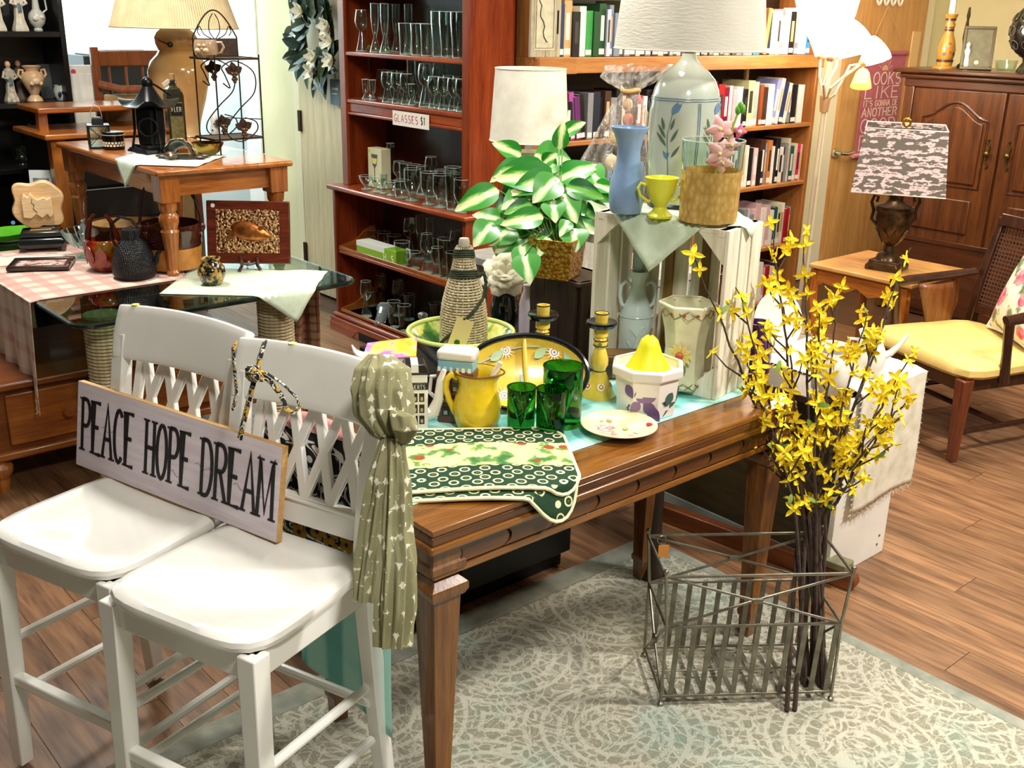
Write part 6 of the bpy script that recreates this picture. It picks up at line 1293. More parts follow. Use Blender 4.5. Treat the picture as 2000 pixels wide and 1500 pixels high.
# plaid runners
def plaid_mat(c0, c1, c2, sc):
    t = NT('plaid_weave'); t.setp(.9); v = t.coord(); a = t.n('TexWave', bands_direction='X', inp={'Scale': sc, 'Distortion': .3, 'Detail': 2.}); b = t.n('TexWave', bands_direction='Y', inp={'Scale': sc, 'Distortion': .3, 'Detail': 2.}); z = t.n('TexWave', bands_direction='Z', inp={'Scale': sc, 'Distortion': .3})
    for q in (a, b, z): t.l(v, q.inputs[0])
    f = t.math('ADD', t.math('MULTIPLY', t.math('GREATER_THAN', a.outputs['Fac'], .6), .33), t.math('ADD', t.math('MULTIPLY', t.math('GREATER_THAN', b.outputs['Fac'], .6), .33), t.math('MULTIPLY', t.math('GREATER_THAN', z.outputs['Fac'], .75), .33))); t.col(t.ramp(f, [(.1, c2), (.4, c1), (.75, c0)])); t.bump(t.noise(v, 150, 3), .3, .002); return t.m
PLA = plaid_mat('c49a90', 'd8c0b0', 'e6d8c8', 3.4)
def plr(u, v):
    y = 3.655+.85*u; Lq = v*.92; x = 1.62-Lq; z = GT+.0025+.0015*sin(u*25)*sin(v*20)
    if x < 1.05:
        z = GT-(1.05-x); x = 1.05-.016-.014*sin(u*34+1)*(GT-z)*2.2-.02*(GT-z)
    return (x, y, z)
pr_ = part('plaid_runner', G().sheet(plr, 70, 46), PLA, None, solid=.002); tag(pr_, 'pale pink plaid runner hanging over the left edge of the glass table', 'cloth')
g = G()
for k in range(60): q = Vector(plr(k/59, 1)); g.tube([q, q+Vector((.003*sin(k*3), .002*cos(k*5), -.03-.01*sin(k*7))), q+Vector((-.006*sin(k*2), .004, -.055))], .0016, 4)
part('fringe', g, PLA, pr_)['kind'] = 'stuff'
PLB = plaid_mat('5a2e22', '7a4c38', '9a7a5c', 9.)
def plb(u, v):
    x = 1.93+.16*u; z = GT-.02-.62*v; return (x, 3.56+.02*sin(u*12)+.03*v, z)
o = part('dark_plaid_throw', G().sheet(plb, 20, 14), PLB, None, solid=.004); tag(o, 'brown plaid throw hanging behind the right rope pedestal', 'cloth')
# green napkin under the plaque
def nap2(u, v):
    q = Vector((1.42, 3.50))+Vector((.66, .75))*(u*.40)+Vector((.75, -.66))*(v*.52); x, y = q.x, q.y; z = GT+.003+.002*sin(u*21)*sin(v*17)
    if y < 3.275: z -= (3.275-y)*.95; y = 3.268-(3.275-y)*.2
    return (x, y, z)
o = part('table_napkin', G().sheet(nap2, 26, 28), NAP, None, solid=.0018); tag(o, 'pale green napkin under the fish plaque, corner hanging off the glass', 'napkin')
# fish plaque on easel
p = at(487, 526, GT+.006); s = dep(p)/FPX
pq = thing('fish_plaque', 'embossed copper fish plaque in dark wooden frame on a small easel', 'plaque'); nn = (TOV*.97+CR*.05+Vector((0, 0, .2))).normalized(); xx = Vector((0, 0, 1)).cross(nn).normalized(); pq.matrix_world = basis(p+Vector((0, 0, .022)), xx, nn.cross(xx), nn)
fw, fh = 80*s, 121*s
part('frame_board', G().box(-fw, fw, 0, fh, -.014, 0), wood('3c140a', '6e2c16', 'X', 2, .22, .6), pq, bev=.004)
t = NT('embossed_copper'); t.setp(.28, .9); v = t.coord(); mg = t.noise(v, 110, 2, .5); t.col(t.ramp(mg, [(.4, '4a2610'), (.55, 'd8a878')])); t.bump(mg, 1., .006); COP = t.m
part('copper_sheet', G().box(-fw*.77, fw*.75, fh*.17, fh*.86, 0, .002), COP, pq)
CPR = plain('b8703a', .3, .9, var=.3, vs=40, bump=.6, bs=50)
part('embossed_fish', G().lathe([(0, -.075), (.014, -.055), (.028, -.02), (.037, .015), (.034, .05), (.02, .075), (0, .086)], 18, T(.018, fh*.5, .002, rz=R(-104), rx=0) @ Matrix.Rotation(PI/2, 4, 'X') @ Matrix.Diagonal((1, .35, 1, 1))), CPR, pq)
for a_, L_ in ((R(62), .04), (R(118), .035)): part('fish_tail', G().prism(leaf_poly(L_, .009, 5), .002, .006, T(-.05, fh*.46, 0, rz=a_)), CPR, pq)
part('fish_fin', G().prism(leaf_poly(.045, .008, 5), .004, .010, T(.03, fh*.52, 0, rz=R(-60))), CPR, pq)
disc_decal((-fw*.84, fh*.92, .0006), (0, 0, 1), .008, plain('ece8dc', .5), pq, 'price_sticker', up=(0, 1, 0))
es = thing('plaque_easel', 'little dark carved wooden easel holding the fish plaque', 'easel', p+FH*.0, -YAW+R(20))
for s_ in (-1, 1): part('easel_leg', G().tube([(s_*.034, .02, .05), (s_*.03, -.012, .045), (s_*.028, -.02, .02), (s_*.04, -.024, 0)], [.004, .006, .006, .007], 8).tube([(s_*.03, -.02, .022), (s_*.03, -.036, .03), (s_*.03, -.037, .044)], .0055, 8), wood('2a0e08', '4a1c10', 'Z', 3, .3, .4), es)
part('easel_bar', G().tube([(-.034, -.012, .03), (0, -.012, .022), (.034, -.012, .03)], .006, 8), wood('2a0e08', '4a1c10', 'Z', 3, .3, .4), es); part('easel_strut', G().tube([(0, -.005, .03), (0, .07, .0)], .005, 8), DWD, es)
# small black and gold vase
t = NT('gold_flake_glaze'); t.setp(.12, 0, .6); v = t.coord(); t.col(t.ramp(t.noise(v, 34, 4, .7), [(.50, '0c0b0a'), (.56, 'b8984a')])); GFL = t.m
t, s, v = pot('black_gold_vase', 'small round black vase with gold flowers on the glass table', 'vase', 410, 559, GT+.005, hollow([(16, 0), (21, 5), (27, 20), (25, 34), (17, 42), (15, 46), (19, 51)], 3, 4), GFL, 18, 28)
# black hobnail teapot
t = NT('cast_iron_hobnail'); t.setp(.32, .3); v_ = t.coord(); vo = t.voro(v_, 170); vo.inputs['Randomness'].default_value = .1; t.col('0e1014'); t.bump(t.math('SUBTRACT', 1., vo.outputs['Distance']), .9, .005); HOB = t.m
t, s, v = pot('iron_teapot', 'black cast iron teapot with tall body and loop handle', 'teapot', 252, 549, GT+.005, [(0, 0), (36, 0), (41, 8), (42, 22), (36, 48), (27, 66), (19, 74), (18, 92), (9, 95), (0, 98)], HOB, 36, 32)
part('spout', G().tube([CR*(x*s)+Vector((0, 0, h*v)) for x, h in ((34, 20), (44, 32), (48, 46), (54, 50))], [.015, .011, .008, .007], 8), BLACK, t); part('handle', G().tube([CR*(x*s)+Vector((0, 0, h*v)) for x, h in ((-30, 54), (-40, 78), (-36, 102), (-18, 115), (2, 110), (14, 96), (18, 84))], .0055, 8), BLACK, t)
# red leaf basket vase
t = NT('red_leaf_glaze'); t.setp(.15, 0, .6); v_ = t.coord(); t.col(t.ramp(t.noise(v_, 20, 3), [(.4, '6a1408'), (.5, '9a2a10'), (.6, '7a5a14')])); RLG = t.m
t, s, v = pot('red_leaf_basket', 'red and amber ceramic leaf basket with tall handles behind the teapot', 'basket', 197, 532, GT+.005, hollow([(22, 0), (28, 10), (32, 34), (34, 54), (30, 60)], 3, 5), RLG, 24, 24)
for q in (-1, 1): part('handle', G().tube([CR*(x*s)+Vector((0, 0, h*v)) for x, h in ((q*28, 50), (q*26, 72), (q*20, 94), (q*10, 106))], [.013, .012, .009, .006], 8), plain('4a1208', .2, 0, .5), t)
for k in range(9):
    a_ = k*2*PI/9; part('moulded_leaf', G().prism(leaf_poly(40*s, 11*s, 5), 0, .003, Matrix.Rotation(a_, 4, 'Z') @ basis((30*s, 0, 14*v), (0, 1, 0), (.12, 0, .99), (.99, 0, -.12))), RLG, t)
t, s, v = pot('wooden_salad_bowl', 'wide dark-rimmed wooden bowl behind the red basket', 'bowl', 238, 520, GT+.005, hollow([(36, 0), (48, 14), (62, 48), (68, 74), (68, 78)], 5, 8), wood('3a2410', '54361a', 'X', 2, .3, .3), 40, 36)
part('pale_inside', G().lathe([(r*s, h*v) for r, h in ((63.5, 78), (57, 48), (44, 14), (0, 9))], 36, cap=False), wood('b88c4a', 'e0bc7c', 'X', 2, .4, .2), t)
t, s, v = pot('banded_ceramic_pot', 'amber and dark brown glazed pot with tall bail handle', 'pot', 325, 534, GT+.005, hollow([(48, 0), (52, 4), (55, 46), (57, 50), (56, 58), (58, 62), (57, 70), (59, 76), (58, 88)], 5, 8), plain('3a140c', .15, 0, .6), 48, 36)
part('bare_band', G().lathe([(52.5*s, 5*v), (55.4*s, 45*v)], 36, cap=False), plain('b87a34', .4, 0, .2, .15, 20), t)
for q in (-1, 1): part('lug', G().ball(tuple(CR*(q*60*s)+Vector((0, 0, 80*v))), (.014, .014, .02), 10, 7), plain('3a140c', .2), t)
part('bail_handle', G().tube([CR*(x*s)+Vector((0, 0, h*v)) for x, h in ((-58, 84), (-56, 110), (-50, 140), (-38, 160), (0, 172), (36, 160), (52, 130), (60, 100), (60, 84))], .0065, 8), plain('2c160c', .4), t)
# crystal bowl
p, s, v = base(163, 505, GT+.005, 18); cy = thing('crystal_bowl', 'footed cut crystal bowl beside the black jewellery box', 'bowl', p); CRY = thin_glass('e6f4f2', .02, 1.6)
part('bowl', G().lathe([(r*s, h*v) for r, h in ((20, 0), (20, 3), (8, 8), (8, 14), (22, 22), (34, 36), (42, 52), (41, 53), (33, 38), (20, 24), (0, 20))], 30, None, lambda q, a: (q[0]*(1+.06*sin(15*a)), q[1]*(1+.06*sin(15*a)), q[2]+.004*sin(15*a)*(q[2] > 40*v))), CRY, cy)
for k in range(15): a_ = k*2*PI/15; part('cut_facet', G().tube([(r*s*cos(a_), r*s*sin(a_), h*v) for r, h in ((22, 22), (34, 36), (42, 52))], .0028, 5), plain('dfeeee', .05, trans=.7), cy)
bd = thing('glass_bird', 'clear glass bird figurine standing behind the crystal bowl', 'figurine', base(166, 478, GT+.005)[0]); part('bird_body', G().lathe([(0, 0), (.014, .004), (.012, .03), (.02, .05), (.014, .075), (.006, .09), (.009, .10), (0, .108)], 14), plain('cfe0e0', .05, trans=.8), bd); part('beak', G().tube([(0, 0, .1), (.012, -.006, .112)], [.004, .001], 6), plain('cfe0e0', .05, trans=.8), bd)
# jewellery box with wooden cat puzzle on it
p = at(75, 491, GT+.005); s = dep(p)/FPX
jb = thing('jewellery_box', 'black bow-sided jewellery box under the carved wooden puzzle', 'box', p+FH*.05, -YAW+R(20)); BX = plain('10181a', .22, 0, .5)
part('box_body', G().sqstack([((.075, .055), .012), ((.088, .065), .03), ((.085, .062), .05), ((.072, .05), .058)]), BX, jb, bev=.004); part('box_lid', G().sqstack([((.078, .055), .058), ((.08, .057), .064), ((.074, .052), .078), ((.06, .04), .082)]), BX, jb, bev=.003); part('lid_inlay', G().box(-.04, .04, -.026, .026, .082, .083), plain('b89a5e', .4), jb)
for sx in (-1, 1):
    for sy in (-1, 1): part('foot', G().ball((sx*.066, sy*.046, .008), .008, 8, 6), BX, jb)
cz = thing('wooden_cat_puzzle', 'layered pale wooden cat puzzle standing on the jewellery box', 'ornament', p+FH*.05+Vector((0, 0, .0835)), -YAW+R(24)); PIN = wood('c89a62', 'e8c898', 'X', 3, .45, .1); PIN2 = wood('d8b07a', 'f0d8ac', 'X', 3, .45, .1)
bl = [(.105*(1+.07*sin(6*a_))*cos(a_)*(abs(cos(a_))**4+abs(sin(a_))**4)**-.25*.86, .095+.095*(1+.07*sin(6*a_))*sin(a_)*(abs(cos(a_))**4+abs(sin(a_))**4)**-.25*.92) for a_ in [k*2*PI/60 for k in range(60)]]
part('backing', G().prism(bl, -.022, 0, MXZ), PIN, cz, bev=.004); part('backing_edge', G().prism([(x*1.03, .095+(z-.095)*1.02) for x, z in bl], -.045, -.024, MXZ), PIN, cz, bev=.004)
catp = [(-.06, .05), (-.06, .12), (-.05, .145), (-.035, .13), (-.025, .15), (-.012, .128), (.0, .12), (.025, .13), (.035, .12), (.05, .128), (.055, .06), (.04, .045), (.03, .06), (.01, .045), (-.01, .062), (-.03, .045)]
part('cat_shape', G().prism(catp, 0, .022, MXZ), PIN2, cz, bev=.003); part('puzzle_groove', G().tube([(-.02, -.0225, .125), (-.024, -.0225, .11), (-.014, -.0225, .1), (-.02, -.0225, .085), (-.006, -.0225, .07)], .0015, 4), plain('5a3a1c', .6), cz)
disc_decal((-.10, -.001, .03), (0, -1, 0), .008, plain('6aa0d0', .4), cz, 'blue_sticker')
# framed picture lying flat, green dishes
p = at(82, 521, GT+.004); fp = thing('flat_picture_frame', 'dark framed floral picture lying flat on the plaid runner', 'picture frame', p+Vector((0, 0, .004)), -YAW+R(14))
for x0, x1, y0, y1 in ((-.11, .11, -.085, -.062), (-.11, .11, .062, .085), (-.11, -.087, -.062, .062), (.087, .11, -.062, .062)): part('frame_side', G().box(x0, x1, y0, y1, 0, .016), plain('2a1512', .25, 0, .4), fp, bev=.003)
t = NT('faded_floral_print'); t.setp(.25); v_ = t.coord(); t.col(t.ramp(t.noise(v_, 28, 3), [(.38, '6a5a4c'), (.5, 'd8a8a4'), (.6, 'e8dcd0'), (.7, '8a6a60')])); part('print', G().box(-.088, .088, -.063, .063, .002, .008), t.m, fp)
p = at(15, 468, GT+.004); gd = thing('green_glass_tray', 'bright green scalloped glass tray at the left edge', 'tray', p, .3)
part('tray', G().lathe([(0, .01), (.09, .01), (.12, .035), (.118, .038), (.088, .014), (0, .014)], 36, None, lambda q, a: (q[0]*1.2*(1+.03*sin(12*a)), q[1]*.8*(1+.03*sin(12*a)), q[2])), plain('58b81c', .08, 0, .6), gd); part('foot_ring', G().lathe([(.05, 0), (.06, 0), (.06, .012), (.05, .012)], 24, cap=False), plain('a8bca8', .1), gd)
p = at(45, 512, GT+.004); o = part('folded_white_cloth', G().sheet(lambda u, v: ((u-.5)*.30, (v-.5)*.16, .006+.002*sin(u*17)), 12, 6), cloth('e8e2d2', None), None, solid=.008, loc=p, rz=-YAW+R(16)); tag(o, 'flat folded white cloth under the black jewellery box', 'cloth')
# ------------------------------------------------------------ wooden end table standing on the glass
EX0, EX1, EY0, EY1, EZ = 1.515, 2.065, 3.665, 4.70, 1.10
et = thing('turned_leg_table', 'honey wooden table with turned legs standing on the glass table', 'table', ((EX0+EX1)/2, (EY0+EY1)/2, GT+.005))
h = EZ-GT-.005; a, b = (EX1-EX0)/2, (EY1-EY0)/2
part('top', G().box(-a, a, -b, b, h-.022, h), HONEY_Y, et, bev=.008)
for s_ in (-1, 1): part('apron', G().box(-a+.04, a-.04, *sorted((s_*(b-.04), s_*(b-.06))), h-.10, h-.022), HONEY_X, et); part('apron', G().box(*sorted((s_*(a-.04), s_*(a-.06))), -b+.05, b-.05, h-.10, h-.022), HONEY_Y, et)
for sx in (-1, 1):
    for sy in (-1, 1):
        l = part('leg', G().sqstack([(.036, h-.12), (.038, h-.022)], T(sx*(a-.055), sy*(b-.055), 0)), HONEY, et, bev=.002)
        part('leg_turning', G().lathe([(0, 0), (.02, 0), (.024, .012), (.018, .022), (.02, .03), (.032, .16), (.034, .165), (.028, .175), (.036, .20), (.036, .22), (.026, .235), (.032, .245), (.034, h-.12), (0, h-.12)], 22, T(sx*(a-.055), sy*(b-.055), 0)), HONEY, l)
EZ1 = EZ+.002
def nap3(u, v):
    q = Vector((1.49, 3.93))+Vector((.70, .71))*(u*.34-.03)+Vector((.71, -.70))*(v*.36-.03); x, y = q.x-.03, q.y; z = EZ1+.002+.0015*sin(u*19)*sin(v*23)
    if x < EX0: z -= (EX0-x)*1.; x = EX0-.004-(EX0-x)*.1
    if y < EY0: z -= (EY0-y)*1.; y = EY0-.004-(EY0-y)*.1
    return (x, y, z)
o = part('end_table_napkin', G().sheet(nap3, 28, 28), NAP, None, solid=.0018); tag(o, 'pale green napkin draped over the corner of the turned-leg table', 'napkin')
NZ = EZ1+.005
# amber gourd lamp with pleated shade
p, s, v = base(348, 268, EZ1, 34); al = thing('amber_gourd_lamp', 'amber glazed gourd lamp with wide pleated cream shade', 'lamp', p)
t = NT('amber_glaze'); t.setp(.15, 0, .6); v_ = t.coord(); t.col(t.ramp(t.noise(v_, 4, 3), [(.35, 'c49656'), (.6, 'dcb884')])); AMB = t.m
part('body', G().lathe([(r*s, h*v) for r, h in ((0, 0), (34, 0), (32, 8), (36, 30), (48, 70), (56, 105), (57, 125), (50, 142), (38, 154), (33, 162), (38, 174), (40, 186), (34, 196), (24, 204), (0, 206))], 40), AMB, al)
part('lamp_neck', G().lathe([(8*s, 204*v), (7*s, 222*v), (0, 222*v)], 12), BRZ, al); part('cord', G().tube([CR*(x*s)+TOV*(o*s)+Vector((0, 0, h*v)) for x, h, o in ((-34, 192, 10), (-22, 182, 32), (-6, 176, 40), (0, 175, 42))], .003, 6).ball(tuple(CR*(2*s)+TOV*(42*s)+Vector((0, 0, 174*v))), (.014, .01, .012), 8, 6), BLACK, al)
PLT = cloth('cdb78e', 'd8c49c', 200, .85, .2, .04); npl = 150
part('shade', G().lathe([(116*s, 205*v), (86*s, 300*v)], npl*2, None, lambda q, a: (lambda k: (q[0]*k, q[1]*k, q[2]))(1+.008*(1 if round(a*npl/PI) % 2 else -1)), cap=False), PLT, al, solid=.002, smooth=0)
for r, h in ((117, 205), (86, 300)): part('shade_rim', G().tube([(r*s*cos(k*PI/30), r*s*sin(k*PI/30), h*v) for k in range(60)], .004, 6, None, True), PLT, al)
# pagoda lantern
p, s, v = base(288, 300, NZ, 34); pg_ = thing('pagoda_lantern', 'black cast metal pagoda lantern with upswept roof', 'lantern', p, R(8)); CI = plain('121315', .28, .5, var=.2, vs=30)
part('base', G().sqstack([(.0, 0), (.07, 0), (.066, .014), (.05, .022), (.052, .03), (0, .03)]), CI, pg_, bev=.002); part('chamber', G().lathe([(.056, .03), (.06, .10), (.06, .165), (.054, .17)], 6), CI, pg_, smooth=0, bev=.003)
part('disc_window', G().tube([(.034*cos(k*PI/10), .034*sin(k*PI/10), 0) for k in range(20)], .004, 6, basis(TOV*.057+Vector((0, 0, .10)), CR, (0, 0, 1), TOV), True), plain('2c2e32', .2, .6), pg_)
def roof(q, a):
    x, y, z = q; r = math.hypot(x, y); k = max(0, cos(3*a))**2*max(0, (r-.05)/.05); return (x*(1+.35*k), y*(1+.35*k), z+.028*k)
part('roof', G().lathe([(.02, .25), (.035, .225), (.055, .195), (.085, .178), (.098, .176), (.09, .170), (.05, .172), (0, .172)], 48, None, roof), CI, pg_); part('finial', G().ball((0, 0, .262), (.022, .022, .024), 12, 9), CI, pg_); part('ring_handle', G().tube([(0, 0, .27), (.03, -.02, .25), (.07, -.045, .215)], .004, 6), CI, pg_)
for k in range(3): a_ = k*2*PI/3+.4; part('curled_leg', G().tube([(.06*cos(a_), .06*sin(a_), .17), (.062*cos(a_), .062*sin(a_), .08), (.075*cos(a_), .075*sin(a_), .015), (.095*cos(a_), .095*sin(a_), .004)], .005, 6), CI, pg_)
# tall tin with label, small lantern, round tin
p = at(342, 284, NZ); s = dep(p)/FPX; tt = thing('oil_bottle', 'tall dark glass oil bottle with label beside the pagoda lantern', 'bottle', p+FH*.03, -YAW+R(30)); OLV = plain('2c2a1a', .15, 0, .5, .2, 20)
part('bottle_body', G().sqstack([(.034, 0), (.035, .004), (.035, .2), (.028, .225), (.014, .235), (.013, .262), (0, .262)]), OLV, tt, bev=.004); part('label', G().box(-.026, .026, -.0362, -.035, .03, .175), plain('6a6030', .5, var=.2, vs=60), tt); part('label_plate', G().box(-.024, .024, -.037, -.036, .12, .17), DK, tt)
part('label_lettering', lettering('FLER', 0, 0, .0075, .018, .0018, .35, .0006, T(-.019, -.037, .137) @ MXZ, False), plain('d8d2b8', .5), tt, smooth=0); part('cork', G().lathe([(.011, .26), (.012, .285), (0, .287)], 10), plain('a8865a', .8), tt)
part('hang_tag', G().box(-.018, .018, -.001, .001, -.008, .008, T(-.03, -.02, .25, rz=.4, ry=-.5)), plain('e8dccc', .6), tt); part('tag_string', G().tube([(.0, 0, .255), (-.02, -.012, .258), (-.03, -.02, .25)], .0012, 4), plain('c8b89a', .8), tt)
p = at(188, 290, EZ1); sl_ = thing('wire_lantern', 'small black lantern with crossed wire panels and glass', 'lantern', p+FH*.04, -YAW+R(24)); LH = .085
part('base', G().box(-.042, .042, -.042, .042, 0, .008), BLACK, sl_, bev=.002); part('top', G().box(-.044, .044, -.044, .044, LH, LH+.007), BLACK, sl_, bev=.002); part('cap', G().sqstack([(.022, LH+.007), (.02, LH+.03), (.012, LH+.036)]), BLACK, sl_)
for sx in (-1, 1):
    for sy in (-1, 1): part('corner_post', G().box(sx*.038-.004, sx*.038+.004, sy*.038-.004, sy*.038+.004, .008, LH), BLACK, sl_)
for k in range(4):
    M = Matrix.Rotation(k*PI/2, 4, 'Z'); part('cross_wire', G().tube([(-.034, -.039, .012), (.034, -.039, LH-.003)], .0014, 5, M).tube([(.034, -.039, .012), (-.034, -.039, LH-.003)], .0014, 5, M), BLACK, sl_); part('pane', G().box(-.035, .035, -.0365, -.0355, .008, LH, M), GLASSY, sl_)
part('bail', G().tube([(-.02, 0, LH+.03), (-.022, 0, LH+.06), (-.005, 0, LH+.085), (.014, 0, LH+.07), (.02, 0, LH+.035)], .0016, 5), plain('c8c8c8', .3, .6), sl_)
t, s, v = pot('checked_tin', 'small round black tin with checked band in front of the wire lantern', 'tin', 216, 293, EZ1, [(0, 0), (20, 0), (20, 24), (21, 24), (21, 33), (19, 34), (0, 34)], plain('1a1814', .25, .3), 20, 28)
for k in range(20):
    for j in range(2):
        a_ = (k+.5*j)*2*PI/20; part('cream_check', G().box(-2.2*s, 2.2*s, -.0006, .0006, -2*v, 2*v, T(20.2*s*cos(a_), 20.2*s*sin(a_), (8+5*j)*v, rz=a_+PI/2)), CREAM, t)
part('lid_band', G().tube([(21.2*s*cos(k*PI/14), 21.2*s*sin(k*PI/14), 28*v) for k in range(28)], .002, 5, None, True), plain('c8c0a8', .3, .5), t)
# turtle tea-light holder
p, s, v = base(345, 312, NZ, 8); tu = thing('turtle_candle_holder', 'turtle-shaped candle holder with cream mosaic shell at the table edge', 'ornament', p+FH*.04, -YAW)
SHL = plain('1c1814', .35, 0, .3)
def shell(u, v):
    a_ = PI*u; return (.052*cos(a_)*(1-.25*v), -.03+.085*v, .006+.066*sin(a_)*(1-.55*v*v))
part('shell', G().sheet(shell, 22, 10), SHL, tu, solid=.005); part('base_plate', G().lathe([(0, 0), (1, 0), (1, .008), (0, .008)], 24, None, lambda q, a: (.09*q[0], .05*q[1]+.01, q[2])), SHL, tu)
for iu in range(5):
    for iv in range(3):
        if iu < 2 and iv == 0: continue
        c_ = Vector(shell((iu+.6)/6+.02, (iv+.3)/3.2)); n_ = Vector((c_.x, .01+.03*iv, c_.z*.9)).normalized(); disc_decal(c_+n_*.0035, n_, .0125, plain('d8bc8a', .35), tu, 'mosaic_tile', .8, k=6, th=.001)
hd = part('head', G().ball((-.02, -.055, .016), (.026, .02, .016), 14, 9), plain('4a3420', .35, 0, .3), tu); disc_decal((-.014, -.0755, .02), (.1, -1, .3), .005, CREAM, hd, 'eye')
for x, y in ((-.07, -.01), (.08, -.015), (.085, .03)): part('flipper', G().ball((x, y, .007), (.026, .014, .006), 10, 6), plain('3a2818', .35), tu)
# gold bowl behind turtle
t, s, v = pot('brass_bowl', 'shallow brass bowl under the iron rack shelf', 'bowl', 402, 304, NZ-.003, hollow([(14, 0), (22, 6), (30, 20), (31, 24)], 2, 3), plain('9a7a3a', .25, .9), 16, 28)
# wrought iron rack
p0 = at(432, 306, EZ1); p1 = at(508, 300, EZ1); xd = (p1-p0); RW = .19; xd.normalize(); yd = Vector((-xd.y, xd.x, 0)); s = dep(p0)/FPX
rk = thing('iron_shelf_rack', 'folding wrought iron shelf rack with grape leaves and arched top', 'rack'); rk.matrix_world = basis(p0, xd, yd, (0, 0, 1)); RD = .16; HS2 = zat(p0, 118)-EZ1; HS1 = zat(p0, 276)-EZ1; HT2 = zat(p1, 34)-EZ1
for x in (0, RW):
    for y in (0, RD): part('upright', G().tube([(x, y, 0), (x, y, HS2+.02 if y == 0 else HS2+.02)], .003, 6), IRON, rk)
ARC = [(RW*k/16, RD+.002, HS2+.08+.10*sin(k*PI/16)) for k in range(17)]
part('arch', G().tube(ARC, .003, 6).tube([(0, RD, HS2), ARC[0]], .003, 6).tube([(RW, RD, HS2), ARC[-1]], .003, 6), IRON, rk)
for k in (-1, 1): part('scroll', G().tube(smo([(RW/2+k*x, RD+.002, HS2+z) for x, z in ((.0, .07), (.022, .10), (.02, .14), (.004, .168))]), .002, 5).tube(smo([(RW/2+k*x, RD+.002, HS2+z) for x, z in ((.005, .07), (.045, .09), (.062, .12), (.072, .10), (.062, .085))]), .002, 5), IRON, rk)
part('back_panel', G().box(0, RW, RD, RD+.004, HS2+.0, HS2+.075), plain('3a2416', .7, var=.3, vs=60), rk)
for z in (HS1, HS2): part('shelf', G().box(-.02, RW, 0, RD, z, z+.006), plain('4a3a28', .6, var=.25, vs=50), rk); part('shelf_rim', G().tube([(-.02, 0, z+.006), (RW, 0, z+.006), (RW, RD, z+.006), (-.02, RD, z+.006)], .0028, 5, None, True), IRON, rk)
for y, k in ((-.002, 0), (RD, 1)):
    sc_ = [(RW*x, y, HS1+(HS2-HS1)*z) for x, z in ((.15, .72), (.3, .66), (.2, .82), (.15, .92), (.45, .99), (.85, .85), (.85, .6), (.5, .4), (.2, .2), (.2, .06), (.5, -.02), (.85, .1), (.85, .22), (.6, .28))]
    part('vine', G().tube(smo(sc_), .0025, 6), IRON, rk)
    for cx_, cz_ in ((.4, .86), (.55, .16)):
        bn_ = part('grape_bunch', G().ball((RW*cx_, y-.004, HS1+(HS2-HS1)*cz_-.02), .008, 8, 6), plain('4a3018', .45, .4), rk)
        for j, (dx_, dz_) in enumerate(((-.009, -.008), (.008, -.009), (0, -.018), (-.006, -.028), (.006, -.027), (0, -.037))): part('grape', G().ball((RW*cx_+dx_, y-.006, HS1+(HS2-HS1)*cz_+dz_), .0075, 8, 6), plain('5a3c1e', .4, .4), bn_)
        for r_ in (-1.1, .2, 1.2): part('vine_leaf', G().prism(leaf_poly(.04, .016, 6), -.002, .002, T(RW*cx_, y-.003, HS1+(HS2-HS1)*cz_-.002) @ MXZ @ Matrix.Rotation(r_, 4, 'Z')), plain('3a2414', .5, .4), rk)
part('cross_bar', G().tube([(0, 0, (HS1+HS2)/2-.06), (RW, 0, (HS1+HS2)/2-.075)], .002, 5), IRON, rk)
mp = Vector(rk.matrix_world @ Vector((-.005, .05, HS2+.0075))); s = dep(mp)/FPX
mg_ = thing('face_mug', 'tan stoneware mug with a moulded face on the iron rack', 'mug', mp); STW = plain('a88a68', .3, 0, .3, .1, 40)
part('cup', G().lathe([(0, 0), (.03, 0), (.042, .012), (.045, .03), (.043, .055), (.04, .066), (.037, .066), (.04, .03), (0, .01)], 28), STW, mg_); part('handle', G().tube([CR*x+Vector((0, 0, z)) for x, z in ((.04, .055), (.06, .056), (.068, .038), (.056, .018), (.042, .016))], .005, 8), STW, mg_)
for x, z, r in ((-.014, .046, .008), (.004, .046, .008), (-.006, .034, .006), (-.02, .028, .012), (.01, .028, .012)):
    f_ = part('moulded_face', G().ball(tuple(CR*x+TOV*.041+Vector((0, 0, z))), (r, r, r*.8), 8, 6), plain('c8ac88', .3, 0, .3), mg_)
t, s, v = pot('spotted_cat_figurine', 'small white spotted cat figurine on the lower rack shelf', 'figurine', 418, 262, EZ1+HS1+.007, [(0, 0), (7, 0), (8, 10), (6, 20), (7, 28), (4, 36), (0, 38)], WC, 7, 14)
for q in (-1, 1): part('ear', G().lathe([(2.2*s, 0), (0, 6*v)], 6, Matrix.Translation(CR*(q*3*s)+Vector((0, 0, 35*v)))), WC, t)
for q in (-1, 1): disc_decal(tuple(TOV*(7.6*s)+CR*(q*2*s)+Vector((0, 0, (14+q*6)*v))), TOV, 1.6*s, DK, t, 'black_spot')
